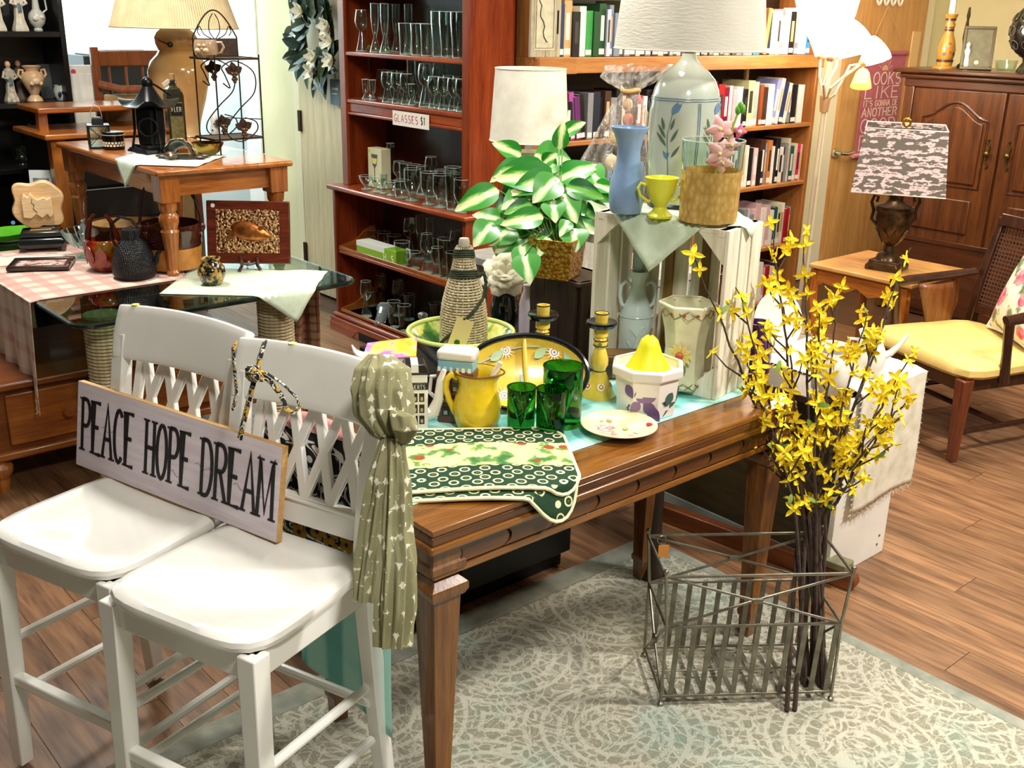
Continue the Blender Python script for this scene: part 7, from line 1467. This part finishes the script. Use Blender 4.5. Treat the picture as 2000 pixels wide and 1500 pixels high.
# ------------------------------------------------------------ black bookcase with figurines, far left
KY = 5.5; kx1 = onY(130, 100, KY).x; KX = kx1-1.0
kb = thing('black_bookcase', 'tall black bookcase with figurines at the left edge', 'bookcase', (KX, KY, 0))
kz = [onY(60, y, KY).z for y in (62, 201)]; kz.append(onY(60, 328, KY).z)
for x in (0, .98): part('side', G().box(x, x+.025, 0, .3, 0, 2.1), BLACK, kb, bev=.002)
part('back_panel', G().box(0, 1.0, .29, .3, 0, 2.1), BLACK, kb); part('top', G().box(0, 1.005, 0, .3, 2.08, 2.1), BLACK, kb)
for z in kz+[.5, .08]: part('shelf', G().box(.025, .98, .0, .29, z-.025, z), BLACK, kb, bev=.002)
def kp(px, i, dy=.10): p = onY(px, 100, KY+dy); q = Vector((p.x, KY+dy, kz[i]+.001)); return q
def sculpt(name, lab, cat, loc, prof, mt, extra=(), k=1.):
    t = thing(name, lab, cat, loc); part('body', G().lathe([(r*k, z*k) for r, z in prof], 22), mt, t)
    for nm, g_, m_ in extra: part(nm, g_, m_, t)
    return t
BIS = plain('dcd4c0', .4, 0, .2, .1, 40); SKN = plain('d8a888', .5); BLU = plain('5a7a98', .4)
def figurine(lab, loc, h, robe, k=0):
    t = thing('porcelain_figurine', lab, 'figurine', loc); part('robe', G().lathe([(0, 0), (.035*h/.2, 0), (.034*h/.2, h*.06), (.022*h/.2, h*.25), (.018*h/.2, h*.5), (.026*h/.2, h*.68), (.022*h/.2, h*.78), (.008, h*.84), (0, h*.85)], 18, None, lambda q, a: (q[0]*(1+.08*sin(7*a)), q[1]*(1+.08*sin(7*a)), q[2])), robe, t)
    hd = part('head', G().ball((0, 0, h*.91), (.014*h/.2, .014*h/.2, .017*h/.2), 12, 9), SKN, t); part('hair', G().ball((0, .004, h*.925), (.0155*h/.2, .0145*h/.2, .0155*h/.2), 12, 8), plain('8a4a2a', .6), hd)
    for s_ in (-1, 1): part('arm', G().tube([(s_*.02*h/.2, 0, h*.74), (s_*.034*h/.2, -.012, h*.6), (s_*.012*h/.2, -.028, h*.56)], [.008*h/.2, .007*h/.2, .005*h/.2], 8), robe, t)
    part('apron', G().tube([(0, -.02*h/.2, h*.6), (0, -.024*h/.2, h*.42)], [.01*h/.2, .014*h/.2], 8, flat=.4), BLU, t); return t
figurine('cream and blue lady figurine on the top shelf at the very edge', kp(4, 0), .2, BIS); figurine('angel figurine in cream robe on the top shelf beside the white ewer', kp(46, 0), .21, BIS)
sculpt('white_ewer', 'slender white ewer with looping handle on the top black shelf', 'ewer', kp(80, 0), [(0, 0), (.02, 0), (.022, .006), (.016, .014), (.034, .035), (.04, .06), (.036, .08), (.018, .1), (.014, .14), (.02, .17), (.016, .172), (.01, .15), (0, .15)], plain('c9ccc0', .3, 0, .3), (('handle', G().tube([(.03, 0, .085), (.05, 0, .1), (.046, 0, .15), (.03, 0, .18), (.016, 0, .165)], .0045, 8), plain('c9ccc0', .3)), ('relief_flower', G().ball((-.015, -.034, .06), (.016, .008, .014), 10, 7).ball((.012, -.037, .065), (.012, .006, .01), 10, 7), plain('d8d4cc', .3))))
figurine('boy figurine in blue trousers on the middle black shelf', kp(11, 1), .19, plain('b8b09a', .4, var=.3, vs=60)); figurine('dark figurine behind the cream urn on the middle black shelf', kp(31, 1, .18), .19, plain('4a3a2a', .5))
sculpt('cream_urn', 'cream ceramic urn with two scroll handles on the middle black shelf', 'urn', kp(57, 1), [(0, 0), (.038, 0), (.034, .012), (.02, .028), (.028, .045), (.052, .09), (.056, .11), (.05, .13), (.03, .14), (.032, .15), (.046, .165), (.04, .167), (.026, .145), (0, .145)], plain('dcb88e', .25, 0, .4, .06, 20),
    tuple(('handle', G().tube([(s_*.05, 0, .105), (s_*.066, 0, .125), (s_*.06, 0, .148), (s_*.042, 0, .146), (s_*.044, 0, .132)], .006, 8), plain('dcb88e', .25)) for s_ in (-1, 1))+(('relief_flower', G().ball((0, -.053, .095), (.02, .008, .016), 12, 8).ball((.02, -.05, .085), (.012, .006, .01), 10, 7).ball((-.02, -.05, .085), (.012, .006, .01), 10, 7), plain('e0c4a0', .3)),))
o = part('grey_tray', G().box(-.045, .045, -.003, .003, 0, .17), plain('5c6060', .3, .5, var=.15), None, bev=.002, loc=kp(88, 1, .2)); tag(o, 'grey metal tray leaning at the back of the middle black shelf', 'tray'); o.rotation_euler = (-.14, 0, 0)
sculpt('blue_sprig_bowl', 'grey-white bowl with dark blue flower sprigs on the middle black shelf', 'bowl', kp(111, 1), [(0, 0), (.026, 0), (.036, .02), (.038, .045), (.033, .066), (.035, .072), (.031, .072), (.03, .05), (0, .012)], plain('c4ccc0', .25, 0, .3), (('painted_sprig', G().ball((-.02, -.032, .03), (.01, .004, .014), 8, 6).ball((-.006, -.037, .038), (.007, .003, .01), 8, 6), plain('1c2440', .3)), ))
for k, px in enumerate((16, 50, 90)):
    t = sculpt('glass_goblet_bowl', ('left', 'middle', 'right')[k]+' of three clear glass bowls on the lower black shelf', 'bowl', kp(px, 2), [(.022, 0), (.024, .004), (.008, .012), (.03, .03), (.042, .06), (.04, .09), (.039, .09), (.04, .06), (.028, .033), (0, .02)], GLASSY)
sculpt('dark_statuette', 'dark slender statuette standing in the shadow of the lower black shelf', 'figurine', kp(38, 2, .2), [(0, 0), (.025, 0), (.02, .02), (.008, .06), (.01, .14), (.018, .16), (.012, .19), (0, .2)], plain('2c2824', .5))
# ------------------------------------------------------------ dresser, chair and panel behind the turned-leg table
ds = thing('wooden_dresser', 'dark-fronted wooden dresser behind the turned-leg table', 'dresser', (onY(97, 262, 4.86).x, 4.86, 0)); DZ = onY(97, 262, 4.86).z; DW = .56
part('top', G().box(-.03, DW+.03, -.03, .42, DZ-.025, DZ), HONEY_X, ds, bev=.006); part('gallery_top', G().box(-.0, DW, .12, .42, DZ+.075, DZ+.1), HONEY_X, ds, bev=.006)
for x in (.01, DW-.05): part('gallery_post', G().box(x, x+.04, .16, .2, DZ, DZ+.075), HONEY, ds); part('corner_post', G().box(x-.01, x+.05, 0, .05, 0, DZ-.025), HONEY, ds)
part('body', G().box(.01, DW-.01, .02, .40, .06, DZ-.025), plain('14100e', .4), ds)
for k in range(6): d = part('drawer', G().box(.05, DW-.05, .004, .02, .1+k*.155, .24+k*.155), plain('1c1612', .35, 0, .2), ds, bev=.003); part('drawer_edge', G().box(.05, DW-.05, .002, .006, .238+k*.155, .242+k*.155), plain('8a9490', .4), d)
cp = onY(200, 240, 5.32); wch = thing('ladder_back_chair', 'brown wooden chair with carved top rail and tan panel behind the lantern', 'chair', (cp.x, 5.32, 0), R(-8)); BRN = wood('5a2a10', '8a4a20', 'Z', 1.5, .35, .25); zt = onY(200, 92, 5.32).z
for x in (0, .44): part('back_post', G().stack([(x, .06, 0, .018, .018), (x, .0, .5, .02, .02), (x, .03, zt, .018, .018)]), BRN, wch, bev=.003); part('leg', G().stack([(x, .42, 0, .018, .018), (x, .42, .46, .02, .02)]), BRN, wch, bev=.003)
part('seat', G().box(-.02, .46, -.02, .44, .46, .49), BRN, wch, bev=.008); part('top_rail', G().box(.018, .422, .01, .035, zt-.09, zt-.015), BRN, wch, bev=.006)
for k in range(5): part('spindle', G().tube([(.06+k*.08, .02, zt-.22), (.06+k*.08, .022, zt-.09)], .007, 8), BRN, wch)
part('upholstered_panel', G().box(.02, .42, -.01, .02, .56, zt-.22), plain('a08458', .8, var=.15, vs=8), wch, bev=.01); part('mid_rail', G().tube([(.0, .0, zt-.17), (.1, -.02, zt-.195), (.34, -.02, zt-.195), (.44, 0, zt-.17)], .022, 8, flat=.6), BRN, wch)
pp = onY(172, 235, 5.6); wp = thing('white_shutter_panel', 'tall white fluted panel with a red dot behind the chair', 'panel', (pp.x, 5.6, 0)); zt = onY(175, 127, 5.6).z
part('panel_board', G().box(-.085, .085, -.01, .01, 0, zt), plain('e8e6de', .6), wp, bev=.002)
for k in range(4): part('flute', G().box(-.065+k*.04, -.045+k*.04, -.014, -.01, .05, zt-.04), plain('f0eee8', .6), wp, bev=.002)
disc_decal((-.05, -.0115, zt-.03), (0, -1, 0), .012, plain('d03a6a', .5), wp, 'red_dot')
bp_ = onX(285, 100, 3.0); ws = thing('black_wall_shelf', 'small black stand with printer in the daylit room', 'shelf', (2.62, 6.9, 0)); zt = onY(285, 100, 6.9).z
part('stand', G().box(-.2, .25, -.1, .2, 0, zt-.02), BLACK, ws, bev=.004); part('printer', G().box(-.16, .2, -.1, .18, zt-.02, zt+.09), plain('d8dcd8', .5), ws, bev=.01); part('paper_tray', G().box(-.12, .16, -.16, -.1, zt, zt+.015), plain('3a4448', .5), ws)
# things on the floor of the daylit room
wx_ = at(455, 398, 0); o = thing('white_storage_box', 'white storage box on the floor of the daylit room', 'box', wx_, R(-5)); part('box_body', G().box(-.2, .3, 0, .3, 0, .34), plain('eef2ee', .5), o, bev=.006); part('lid', G().box(-.21, .31, -.01, .31, .34, .37), plain('f4f6f2', .5), o, bev=.006)
wx_ = at(358, 402, 0); o = thing('black_duffel_bag', 'black bag on the floor seen under the turned-leg table', 'bag', wx_, R(-30)); part('bag_body', pillow(.2, .24, .12), plain('14161c', .7), o); part('strap', G().tube([(-.12, 0, .2), (-.06, 0, .32), (.06, 0, .32), (.12, 0, .2)], .01, 6), BLACK, o)
cdp = onY(86, 375, 5.0); o = thing('paper_card', 'white printed card with dark picture propped behind the wooden puzzle', 'card', at(88, 440, GT+.006)+Vector((0, 0, 0)), -YAW+R(6), rot=(-.12, 0, -YAW+R(6))); part('card', G().box(-.05, .05, -.001, .001, 0, .245), plain('d8dcdc', .6), o); part('picture', G().box(-.035, .035, -.002, -.001, .14, .21), plain('8a9098', .5, var=.5, vs=40), o)
part('easel_back', G().add([(-.02, .001, .18), (.02, .001, .18), (.02, .07, .0), (-.02, .07, .0)], [(0, 1, 2, 3)]), plain('c8ccc8', .6), o, solid=.002)
# ------------------------------------------------------------ glassware
def yfor(px, X, z):
    lo, hi = 3.0, 6.0
    for _ in range(40):
        m_ = (lo+hi)/2
        if proj((X, m_, z))[0] > px: lo = m_
        else: hi = m_
    return lo
def gl2(prof, th=.0016):
    o = [(r, z) for r, z in prof]; return o+[(max(r-th, .0005), z) for r, z in reversed(o) if r > .006]
KIND = {
 'wine': ('stemmed wine glass', [(.03, 0), (.032, .002), (.006, .006), (.004, .02), (.004, .085), (.012, .095), (.03, .115), (.035, .14), (.031, .175), (.027, .195)]),
 'flute': ('tall champagne flute', [(.028, 0), (.03, .002), (.005, .006), (.004, .06), (.008, .075), (.017, .11), (.021, .16), (.021, .225)]),
 'tumbler': ('straight tumbler', [(.027, 0), (.028, .003), (.033, .125), (.034, .14)]),
 'pint': ('tall pint glass', [(.026, 0), (.028, .004), (.031, .06), (.038, .15), (.039, .195)]),
 'goblet': ('round-bowled goblet', [(.028, 0), (.03, .002), (.006, .006), (.0045, .055), (.015, .064), (.03, .085), (.033, .105), (.03, .13), (.028, .142)]),
 'shot': ('slim cordial glass', [(.02, 0), (.021, .002), (.006, .006), (.007, .03), (.015, .045), (.018, .098)]),
 'sherbet': ('low footed sherbet glass', [(.026, 0), (.027, .003), (.01, .008), (.012, .02), (.028, .034), (.036, .055), (.038, .068)]),
 'schooner': ('large footed beer glass', [(.034, 0), (.036, .004), (.014, .012), (.014, .03), (.036, .06), (.043, .09), (.043, .135), (.041, .15)]),
 'mug': ('handled glass mug', [(.036, 0), (.038, .004), (.04, .1), (.041, .12)]),
 'rocks': ('short rocks glass', [(.032, 0), (.035, .004), (.038, .085)])}
GMESH = {k: mesh('bowl_of_glass', G().lathe(gl2(v_[1]), 20, cap=False), GLASSY, 50) for k, v_ in KIND.items()}
RIMG = plain('f0f8f4', .04, trans=.5)
RMESH = {k: mesh('rim_of_glass', G().tube([(v_[1][-1][0]*cos(a*PI/12), v_[1][-1][0]*sin(a*PI/12), v_[1][-1][1]) for a in range(24)], .0011, 4, None, True), RIMG) for k, v_ in KIND.items()}
FMESH = {k: mesh('foot_of_glass', G().lathe([(0, 0), (v_[1][0][0], 0), (v_[1][0][0], .004), (0, .006)], 16), RIMG) for k, v_ in KIND.items()}
ORD = ['leftmost', 'second', 'third', 'fourth', 'fifth', 'sixth', 'seventh', 'eighth', 'ninth', 'tenth', 'eleventh', 'twelfth', 'thirteenth', 'fourteenth', 'fifteenth', 'sixteenth', 'seventeenth', 'eighteenth', 'nineteenth', 'twentieth']
ROWS = [('top visible shelf', 1.46, 'front', 3.03, [('wine', 707), ('flute', 733), ('flute', 752), ('tumbler', 792), ('tumbler', 815), ('tumbler', 834), ('pint', 857), ('pint', 873), ('pint', 895)]),
 ('top visible shelf', 1.46, 'back', 3.15, [('flute', 757), ('flute', 774), ('flute', 798), ('tumbler', 824), ('pint', 884), ('pint', 905)]),
 ('second shelf', 1.23, 'front', 3.03, [('shot', 714), ('shot', 728), ('goblet', 757), ('goblet', 776), ('goblet', 794), ('shot', 804), ('wine', 830), ('goblet', 848), ('goblet', 867), ('goblet', 886), ('goblet', 902)]),
 ('second shelf', 1.23, 'back', 3.15, [('flute', 722), ('goblet', 748), ('goblet', 767), ('goblet', 785), ('flute', 803), ('flute', 818), ('wine', 838), ('wine', 857), ('goblet', 876), ('goblet', 895)]),
 ('wide ledge', .791, 'front', 2.985, [('sherbet', 716), ('sherbet', 738), ('shot', 750), ('sherbet', 766), ('rocks', 785), ('schooner', 806), ('schooner', 838), ('schooner', 862), ('pint', 884), ('schooner', 903)]),
 ('wide ledge', .791, 'back', 3.12, [('flute', 764), ('goblet', 780), ('tumbler', 792), ('tumbler', 808), ('goblet', 824), ('wine', 842), ('tumbler', 862), ('tumbler', 880), ('tumbler', 898)]),
 ('shelf below the ledge', .446, 'front', 3.0, [('mug', 786), ('rocks', 808), ('wine', 834), ('goblet', 854), ('pint', 870), ('tumbler', 884)]),
 ('shelf below the ledge', .446, 'back', 3.16, [('rocks', 712), ('rocks', 730), ('rocks', 750), ('rocks', 770), ('wine', 800), ('flute', 820), ('flute', 840), ('tumbler', 856), ('tumbler', 874), ('wine', 890)]),
 ('bottom shelf', .101, 'front', 3.0, [('wine', 716), ('tumbler', 770), ('tumbler', 790)]),
 ('bottom shelf', .101, 'back', 3.15, [('rocks', 708), ('rocks', 726), ('wine', 745), ('wine', 778), ('tumbler', 800), ('tumbler', 850)])]
for shelf, z, row, X, items in ROWS:
    items = sorted(items, key=lambda q: q[1]); cnt = {}; tot = {}
    for k, _ in items: tot[k] = tot.get(k, 0)+1
    for k, px in items:
        i = cnt.get(k, 0); cnt[k] = i+1; nm = KIND[k][0]
        wh = 'only' if tot[k] == 1 else ORD[i] if i == 0 else ORD[i]+' from left'
        t = thing('drinking_glass', '%s %s, %s row, %s of cherry bookcase' % (wh, nm, row, shelf), 'glass', (X, yfor(px, X, z), z+.0015), 0, 'glasses in the cherry bookcase')
        part('bowl', GMESH[k], None, t); part('rim', RMESH[k], None, t); part('foot', FMESH[k], None, t)
        if k == 'mug': part('handle', G().tube([(0, -.04, .09), (0, -.065, .09), (0, -.068, .05), (0, -.041, .03)], .005, 6), RIMG, t)
        if k == 'schooner' : t.scale = (1.0, 1.0, 1.0)
X = 3.0; o = thing('glass_decanter', 'square glass decanter with faceted stopper on the bottom cherry shelf', 'decanter', (X, yfor(826, X, .1), .1015)); part('body', G().sqstack([(.035, 0), (.038, .005), (.036, .06), (.012, .075), (.012, .10), (.016, .104)]), plain('c8dcd8', .03, trans=.9), o, bev=.004); part('stopper', G().sqstack([(.008, .102), (.018, .108), (.02, .13), (.012, .138)]), plain('e0ecea', .03, trans=.9), o, bev=.003)
o = thing('crystal_vase', 'cut crystal vase lying on its side on the bottom cherry shelf', 'vase', (X, yfor(746, X, .1), .132), 0, rot=(0, R(66), R(40))); part('body', G().lathe([(.024, -.07), (.028, -.06), (.03, .0), (.042, .07), (.04, .07), (.028, 0), (0, -.05)], 12), plain('e0ecec', .03, trans=.85), o, smooth=0); part('cut_rim', G().tube([(.041*cos(k*PI/6), .041*sin(k*PI/6), .07+.004*(k % 2)) for k in range(12)], .003, 5, None, True), RIMG, o)
X = 3.08; o = thing('champagne_box', 'cream gift box printed with a champagne glass on the wide ledge', 'box', (X, yfor(742, X, .79), .7915), R(-90)); part('carton', G().box(-.06, .06, -.03, .03, 0, .2), plain('d8d4ac', .5), o, bev=.002)
part('printed_glass', G().prism([(-.028, .17), (-.02, .12), (-.003, .1), (-.003, .04), (-.02, .03), (.02, .03), (.003, .04), (.003, .1), (.02, .12), (.028, .17)], -.0308, -.03, MXZ @ T(0, 0, 0)) if False else G().prism([(-.028, .17), (-.02, .12), (-.003, .1), (-.003, .04), (-.02, .03), (.02, .03), (.003, .04), (.003, .1), (.02, .12), (.028, .17)], .03, .0308, MXZ), plain('4a4a3a', .4), o, smooth=0); part('printed_wine', G().prism([(-.023, .15), (-.017, .122), (.017, .122), (.023, .15)], .0308, .0314, MXZ), plain('e0d070', .4), o, smooth=0); disc_decal((-.045, -.0305, .185), (0, -1, 0), .009, plain('c8d83a', .5), o, 'yellow_sticker')
X = 2.985; ya, yb_ = yfor(706, X, .45), yfor(782, X, .45); o = thing('green_carton', 'long lime green and white carton lying on the shelf below the ledge', 'box', (X, (ya+yb_)/2, .4475), R(-90)); hw = abs(ya-yb_)/2
part('carton', G().box(-hw, hw, -.03, .05, 0, .075), plain('8ab82c', .4), o, bev=.002); part('white_top', G().box(-hw, hw*.45, -.0305, .0505, .05, .0755), plain('eef0e4', .4), o); part('printed_letters', lettering('H', hw*.42, .015, .022, .034, .005, .3, .0008, T(0, -.0306, 0) @ MXZ, False, lettering('S', hw*.80, .015, .02, .034, .005, .3, .0008, T(0, -.0306, 0) @ MXZ, False)), plain('f4f6ea', .4), o, smooth=0)
# glasses sign
X = 2.99; ya, yb_ = yfor(767, X, 1.19), yfor(838, X, 1.17); o = thing('glasses_sign', 'white paper sign lettered GLASSES $1 taped under the second shelf', 'sign', (X, (ya+yb_)/2, 1.135), 0, rot=(0, 0, R(-90))); hw = abs(ya-yb_)/2
part('paper', G().box(-hw, hw, -.001, .001, 0, .068), plain('efe6d8', .7), o); part('lettering', lettering('GLASSES', -hw*.9, .018, hw*.135, .034, .004, .45, .0006, T(0, -.001, 0) @ MXZ, False), plain('b04a5a', .6), o, smooth=0); part('price_lettering', lettering('$1', hw*.55, .018, hw*.14, .036, .004, .3, .0006, T(0, -.001, 0) @ MXZ, False), plain('3a2a2a', .6), o, smooth=0)
# greenery garland bits on the top shelf
o = thing('ivy_sprig', 'little green ivy sprig behind the flutes on the top cherry shelf', 'sprig', (3.12, yfor(705, 3.12, 1.47), 1.462)); part('sprig_stem', G().tube([(0, .05, .004), (0, 0, .012), (0, -.1, .006), (0, -.3, .006)], .002, 5), FGRN, o)
for k in range(14): part('leaf', LFM, None, o).matrix_local = T(0, .05-.028*k, .012, rx=.6, rz=k*1.3, sc=.8)
# ------------------------------------------------------------ magnolia wreath
wc_ = onX(624, 66, WX-.05); mw = thing('magnolia_wreath', 'magnolia wreath of dark leaves and white flowers on the pale door', 'wreath', wc_)
MLF = [leafmesh(.11, .026, .15, .3, plain('20361a', .4, 0, .1, .3, 30)), leafmesh(.10, .024, .2, .3, plain('3c4a1c', .4, 0, .15, .3, 30)), leafmesh(.10, .026, .1, .3, plain('1c3a2e', .4, 0, .1, .3, 30))]
rw = random.Random(8); MB_ = Matrix(((0, 0, -1), (-1, 0, 0), (0, 1, 0))).transposed()
for k in range(120):
    a_ = rw.uniform(0, 2*PI); rr = .14+rw.uniform(-.08, .07); yv, zv = rr*cos(a_), rr*1.25*sin(a_); da = a_+rw.choice((-1, 1))*rw.uniform(.2, 1.3); d = Vector((-rw.uniform(.1, .6), cos(da), sin(da))).normalized(); u_ = Vector((-1, 0, 0)); u_ = (u_-d*u_.dot(d)).normalized(); f = rw.uniform(1.0, 1.45)
    part('leaf', MLF[k % 3], None, mw).matrix_local = basis((-.02-rw.uniform(0, .04), yv, zv), d.cross(u_)*f, d*f, u_*f)
part('vine_ring', G().tube([(-.01, .15*cos(k*PI/15), .19*sin(k*PI/15)) for k in range(30)], .012, 6, None, True), plain('3a2c1c', .8), mw)
for px, py in ((640, 52), (588, 22), (615, 112), (648, 118), (645, 80), (610, 140)):
    c_ = onX(px, py, WX-.13)-wc_
    fh = part('flower_heart', G().ball(tuple(c_), .012, 8, 6), plain('d0c86a', .6), mw)
    for k in range(7):
        a_ = k*2*PI/7+px; tl = .5 if k % 2 else .15; d = Vector((-sin(tl)-.1, cos(a_)*cos(tl), sin(a_)*cos(tl))).normalized(); u_ = Vector((-1, 0, 0)); u_ = (u_-d*u_.dot(d)).normalized()
        part('petal', petal_sheet(.062, .024, .012, .006), plain('f0edd8', .6), fh, solid=.0008).matrix_local = basis(c_, d.cross(u_), d, u_)
q = onX(655, 180, WX-.04); o = thing('grey_door_tag', 'rounded blue-grey hanging tag below the magnolia wreath', 'tag', q); part('tag_card', G().prism(rrect(.05, .07, .012, 4), -.003, .003, Matrix(((0, 0, -1, 0), (-1, 0, 0, 0), (0, 1, 0, 0), (0, 0, 0, 1)))), plain('5a7480', .5), o); part('tag_print', G().box(-.0045, -.003, -.032, .03, .012, .024).box(-.0045, -.003, -.02, .03, -.012, -.006), plain('c8d4d4', .5), o); part('tag_loop', G().tube([(0, .0, .07), (0, .008, .1), (.0, 0, .13), (0, -.008, .1)], .0015, 4, None, True), BLACK, o)
# ------------------------------------------------------------ books in the oak bookshelf
PAGE = plain('e2dac2', .8)
def book(lab, x, z, w_, h, d, col, lean=0., y=3.66, stripe=None, rough=.4):
    cov = plain(col, rough, 0, .15, .05, 30)
    o = thing('book', lab, 'book', (x, y, z), 0, 'books on the oak bookshelf', rot=(0, lean, 0))
    b = .0022
    part('cover', G().box(0, w_, 0, .004, 0, h).box(0, b, .004, d, 0, h).box(w_-b, w_, .004, d, 0, h), cov, o, bev=.0012)
    part('page_block', G().box(b, w_-b, .004, d-.004, .003, h-.004), PAGE, o)
    if stripe: part('spine_print', G().box(w_*.25, w_*.75, -.0006, 0, h*.30, h*.78), plain(stripe, .5), o)
    if h > .2 and w_ > .024: part('spine_label', G().box(w_*.1, w_*.9, -.0008, 0, h*.04, h*.15), plain('e8e4d8', .6), o)
    return o
CN = {'c23a7a': 'magenta', 'd8b0b8': 'pale pink', '7a1030': 'maroon', 'b01820': 'red', 'e8c0c0': 'blush', 'eeeae0': 'white', '161416': 'black', 'cfcf9a': 'pale green', 'a8b8b0': 'grey-green', '9a4a20': 'rust', '9aa0d0': 'lavender', '303a60': 'navy', '8a8c90': 'grey', '1a5a5a': 'teal', 'd8cdb0': 'cream', 'd83060': 'hot pink', 'c87a40': 'tan orange', '3a8ac8': 'bright blue', 'd8803a': 'orange', 'b8d8a8': 'mint', '3a9a4a': 'green', '0f4a24': 'dark green', 'c8a870': 'tan', '7a8aa0': 'slate blue', '5a5a34': 'olive', 'b050a0': 'orchid', '6a2a6a': 'purple', '4a2c20': 'dark brown', '202838': 'midnight blue', 'c8c8e0': 'pale lilac'}
rb = random.Random(21)
def bookrow(where, x0, x1, z, hmax, cols, wmean=.034, y=3.66, leans=()):
    x = x0; i = 0; cnt = {}; tot = {}; lst = []
    while x < x1-.012:
        c_ = cols[i % len(cols)]; w_ = min(wmean*rb.uniform(.65, 1.35), x1-x-.001); h = hmax*rb.uniform(.74, .97); lst.append((c_, x, w_, h, i)); x += w_+.0012; i += 1
    n_ = len(lst)
    for c_, x, w_, h, i in lst: tot[c_] = tot.get(c_, 0)+1
    for c_, x, w_, h, i in lst:
        k = cnt.get(c_, 0); cnt[c_] = k+1; ln = 0.
        lab = ('%s book' % CN[c_] if tot[c_] == 1 else '%s %s book' % (ORD[k] if k else 'leftmost', CN[c_]))+' on the '+where
        if i in leans: ln = leans[i]
        xx = x+(h*sin(abs(ln))*0)
        book(lab, x, z+.001+(abs(sin(ln))*w_ if ln > 0 else 0), w_*(cos(ln)), h*(1-.1*abs(ln)), rb.uniform(.15, .2), c_, ln, y+rb.uniform(0, .015), rb.choice((None, None, None, 'e8e4d8', '3a3636', 'c8a870')))
RB0, RB1, LB0, LB1 = 3.29+1.225, 3.29+2.185, 3.29+.125, 3.29+1.185
bookrow('right bay, upper full shelf of the oak bookshelf', RB0, RB1-.05, 1.09, .27, ['c23a7a', 'd8b0b8', '7a1030', 'b01820', '7a1030', 'e8c0c0', 'd8b0b8', 'eeeae0', '161416', 'cfcf9a', 'a8b8b0', '9a4a20', '4a2c20', 'eeeae0', '9aa0d0', 'eeeae0', '303a60', 'eeeae0', '8a8c90', '161416', 'eeeae0'], .042, leans={14: .16, 15: .17, 16: .18, 17: .2, 18: .2})
bookrow('right bay, middle shelf of the oak bookshelf', RB0, RB1, .753, .265, ['4a2c20', '8a8c90', 'd8cdb0', '1a5a5a', 'd8cdb0', 'd83060', 'd8cdb0', 'eeeae0', '161416', 'eeeae0', '8a8c90', 'd8cdb0', 'eeeae0', '161416', 'e8c0c0', '161416', '4a2c20', '8a8c90', 'c87a40', 'eeeae0', '161416', 'eeeae0'], .032)
bookrow('right bay, lower shelf of the oak bookshelf', RB0, RB1-.06, .384, .27, ['e8c0c0', 'd8b0b8', 'eeeae0', 'd8b0b8', 'eeeae0', '1a5a5a', 'd8cdb0', 'eeeae0', 'b01820', '8a8c90', 'b01820', '8a8c90', 'c8c8e0', '8a8c90'], .036, leans={8: -.12, 10: -.12, 9: -.12})
bookrow('right bay, bottom shelf of the oak bookshelf', RB0, RB1-.1, .05, .25, ['4a2c20', 'b01820', 'eeeae0', 'd8b0b8', 'b01820', 'eeeae0'], .045)
bookrow('left bay, upper full shelf of the oak bookshelf', LB0, LB1, 1.09, .24, ['b01820', 'eeeae0', '161416', '161416', 'b050a0', '6a2a6a', '161416', '8a8c90', '202838', '161416', '4a2c20', '8a8c90', '161416', 'd8cdb0', '4a2c20', '202838'], .034, leans={4: -.1, 5: -.12, 6: -.12})
bookrow('left bay, middle shelf of the oak bookshelf', LB0, LB1, .753, .22, ['3a8ac8', '161416', '202838', 'd8cdb0', '8a8c90', '4a2c20'], .036)
xs = onY(1096, 60, 3.66).x
bookrow('left half of the top of the oak bookshelf', xs, xs+.42, 1.471, .26, ['303a60', 'c8a870', '161416', 'eeeae0', '3a9a4a', '0f4a24', '0f4a24', 'c8c8e0', '7a8aa0', '7a8aa0', '5a5a34'], .036)
bookrow('middle of the top of the oak bookshelf', xs+.421, 4.72, 1.471, .25, ['8a8c90', '4a2c20', 'd8cdb0', '161416'], .036)
bookrow('right half of the top of the oak bookshelf', 4.725, 3.29+2.17-.03, 1.471, .26, ['161416', '8a8c90', 'c8c8e0', 'eeeae0', '3a8ac8', '161416', 'd8803a', '202838', 'b8d8a8', 'eeeae0', '8a8c90', 'd8b0b8'], .042, leans={6: .1})
# framed wooden sign on top of the bookshelf
x0 = onY(1035, 60, 3.65).x; x1 = onY(1094, 60, 3.65).x; fs = thing('whitewashed_crate_sign', 'weathered crate end with scripted label leaning on the bookshelf', 'sign', (x0, 3.645, 1.472)); wq = x1-x0; GRY = wood('8a8268', 'c4bca0', 'Z', 3, .7, 0)
for k in range(2): part('plank', G().box(k*wq/2+.001, (k+1)*wq/2-.001, 0, .014, 0, .30), GRY, fs, bev=.002)
part('label_panel', G().box(wq*.12, wq*.78, -.002, 0, .03, .27), plain('c9c4a8', .7, var=.1), fs); part('label_border', G().tube([(wq*.16, -.003, .04), (wq*.74, -.003, .04), (wq*.74, -.003, .26), (wq*.16, -.003, .26)], .0016, 4, None, True), plain('5a5648', .6), fs)
part('script', G().tube([(wq*(.25+.05*sin(k*1.7)+.03*k), -.003, .24-.022*k) for k in range(9)], .0025, 5), plain('3a382e', .6), fs); part('pen_slot', G().box(wq*.86, wq*.92, -.001, .001, .10, .2), DK, fs)
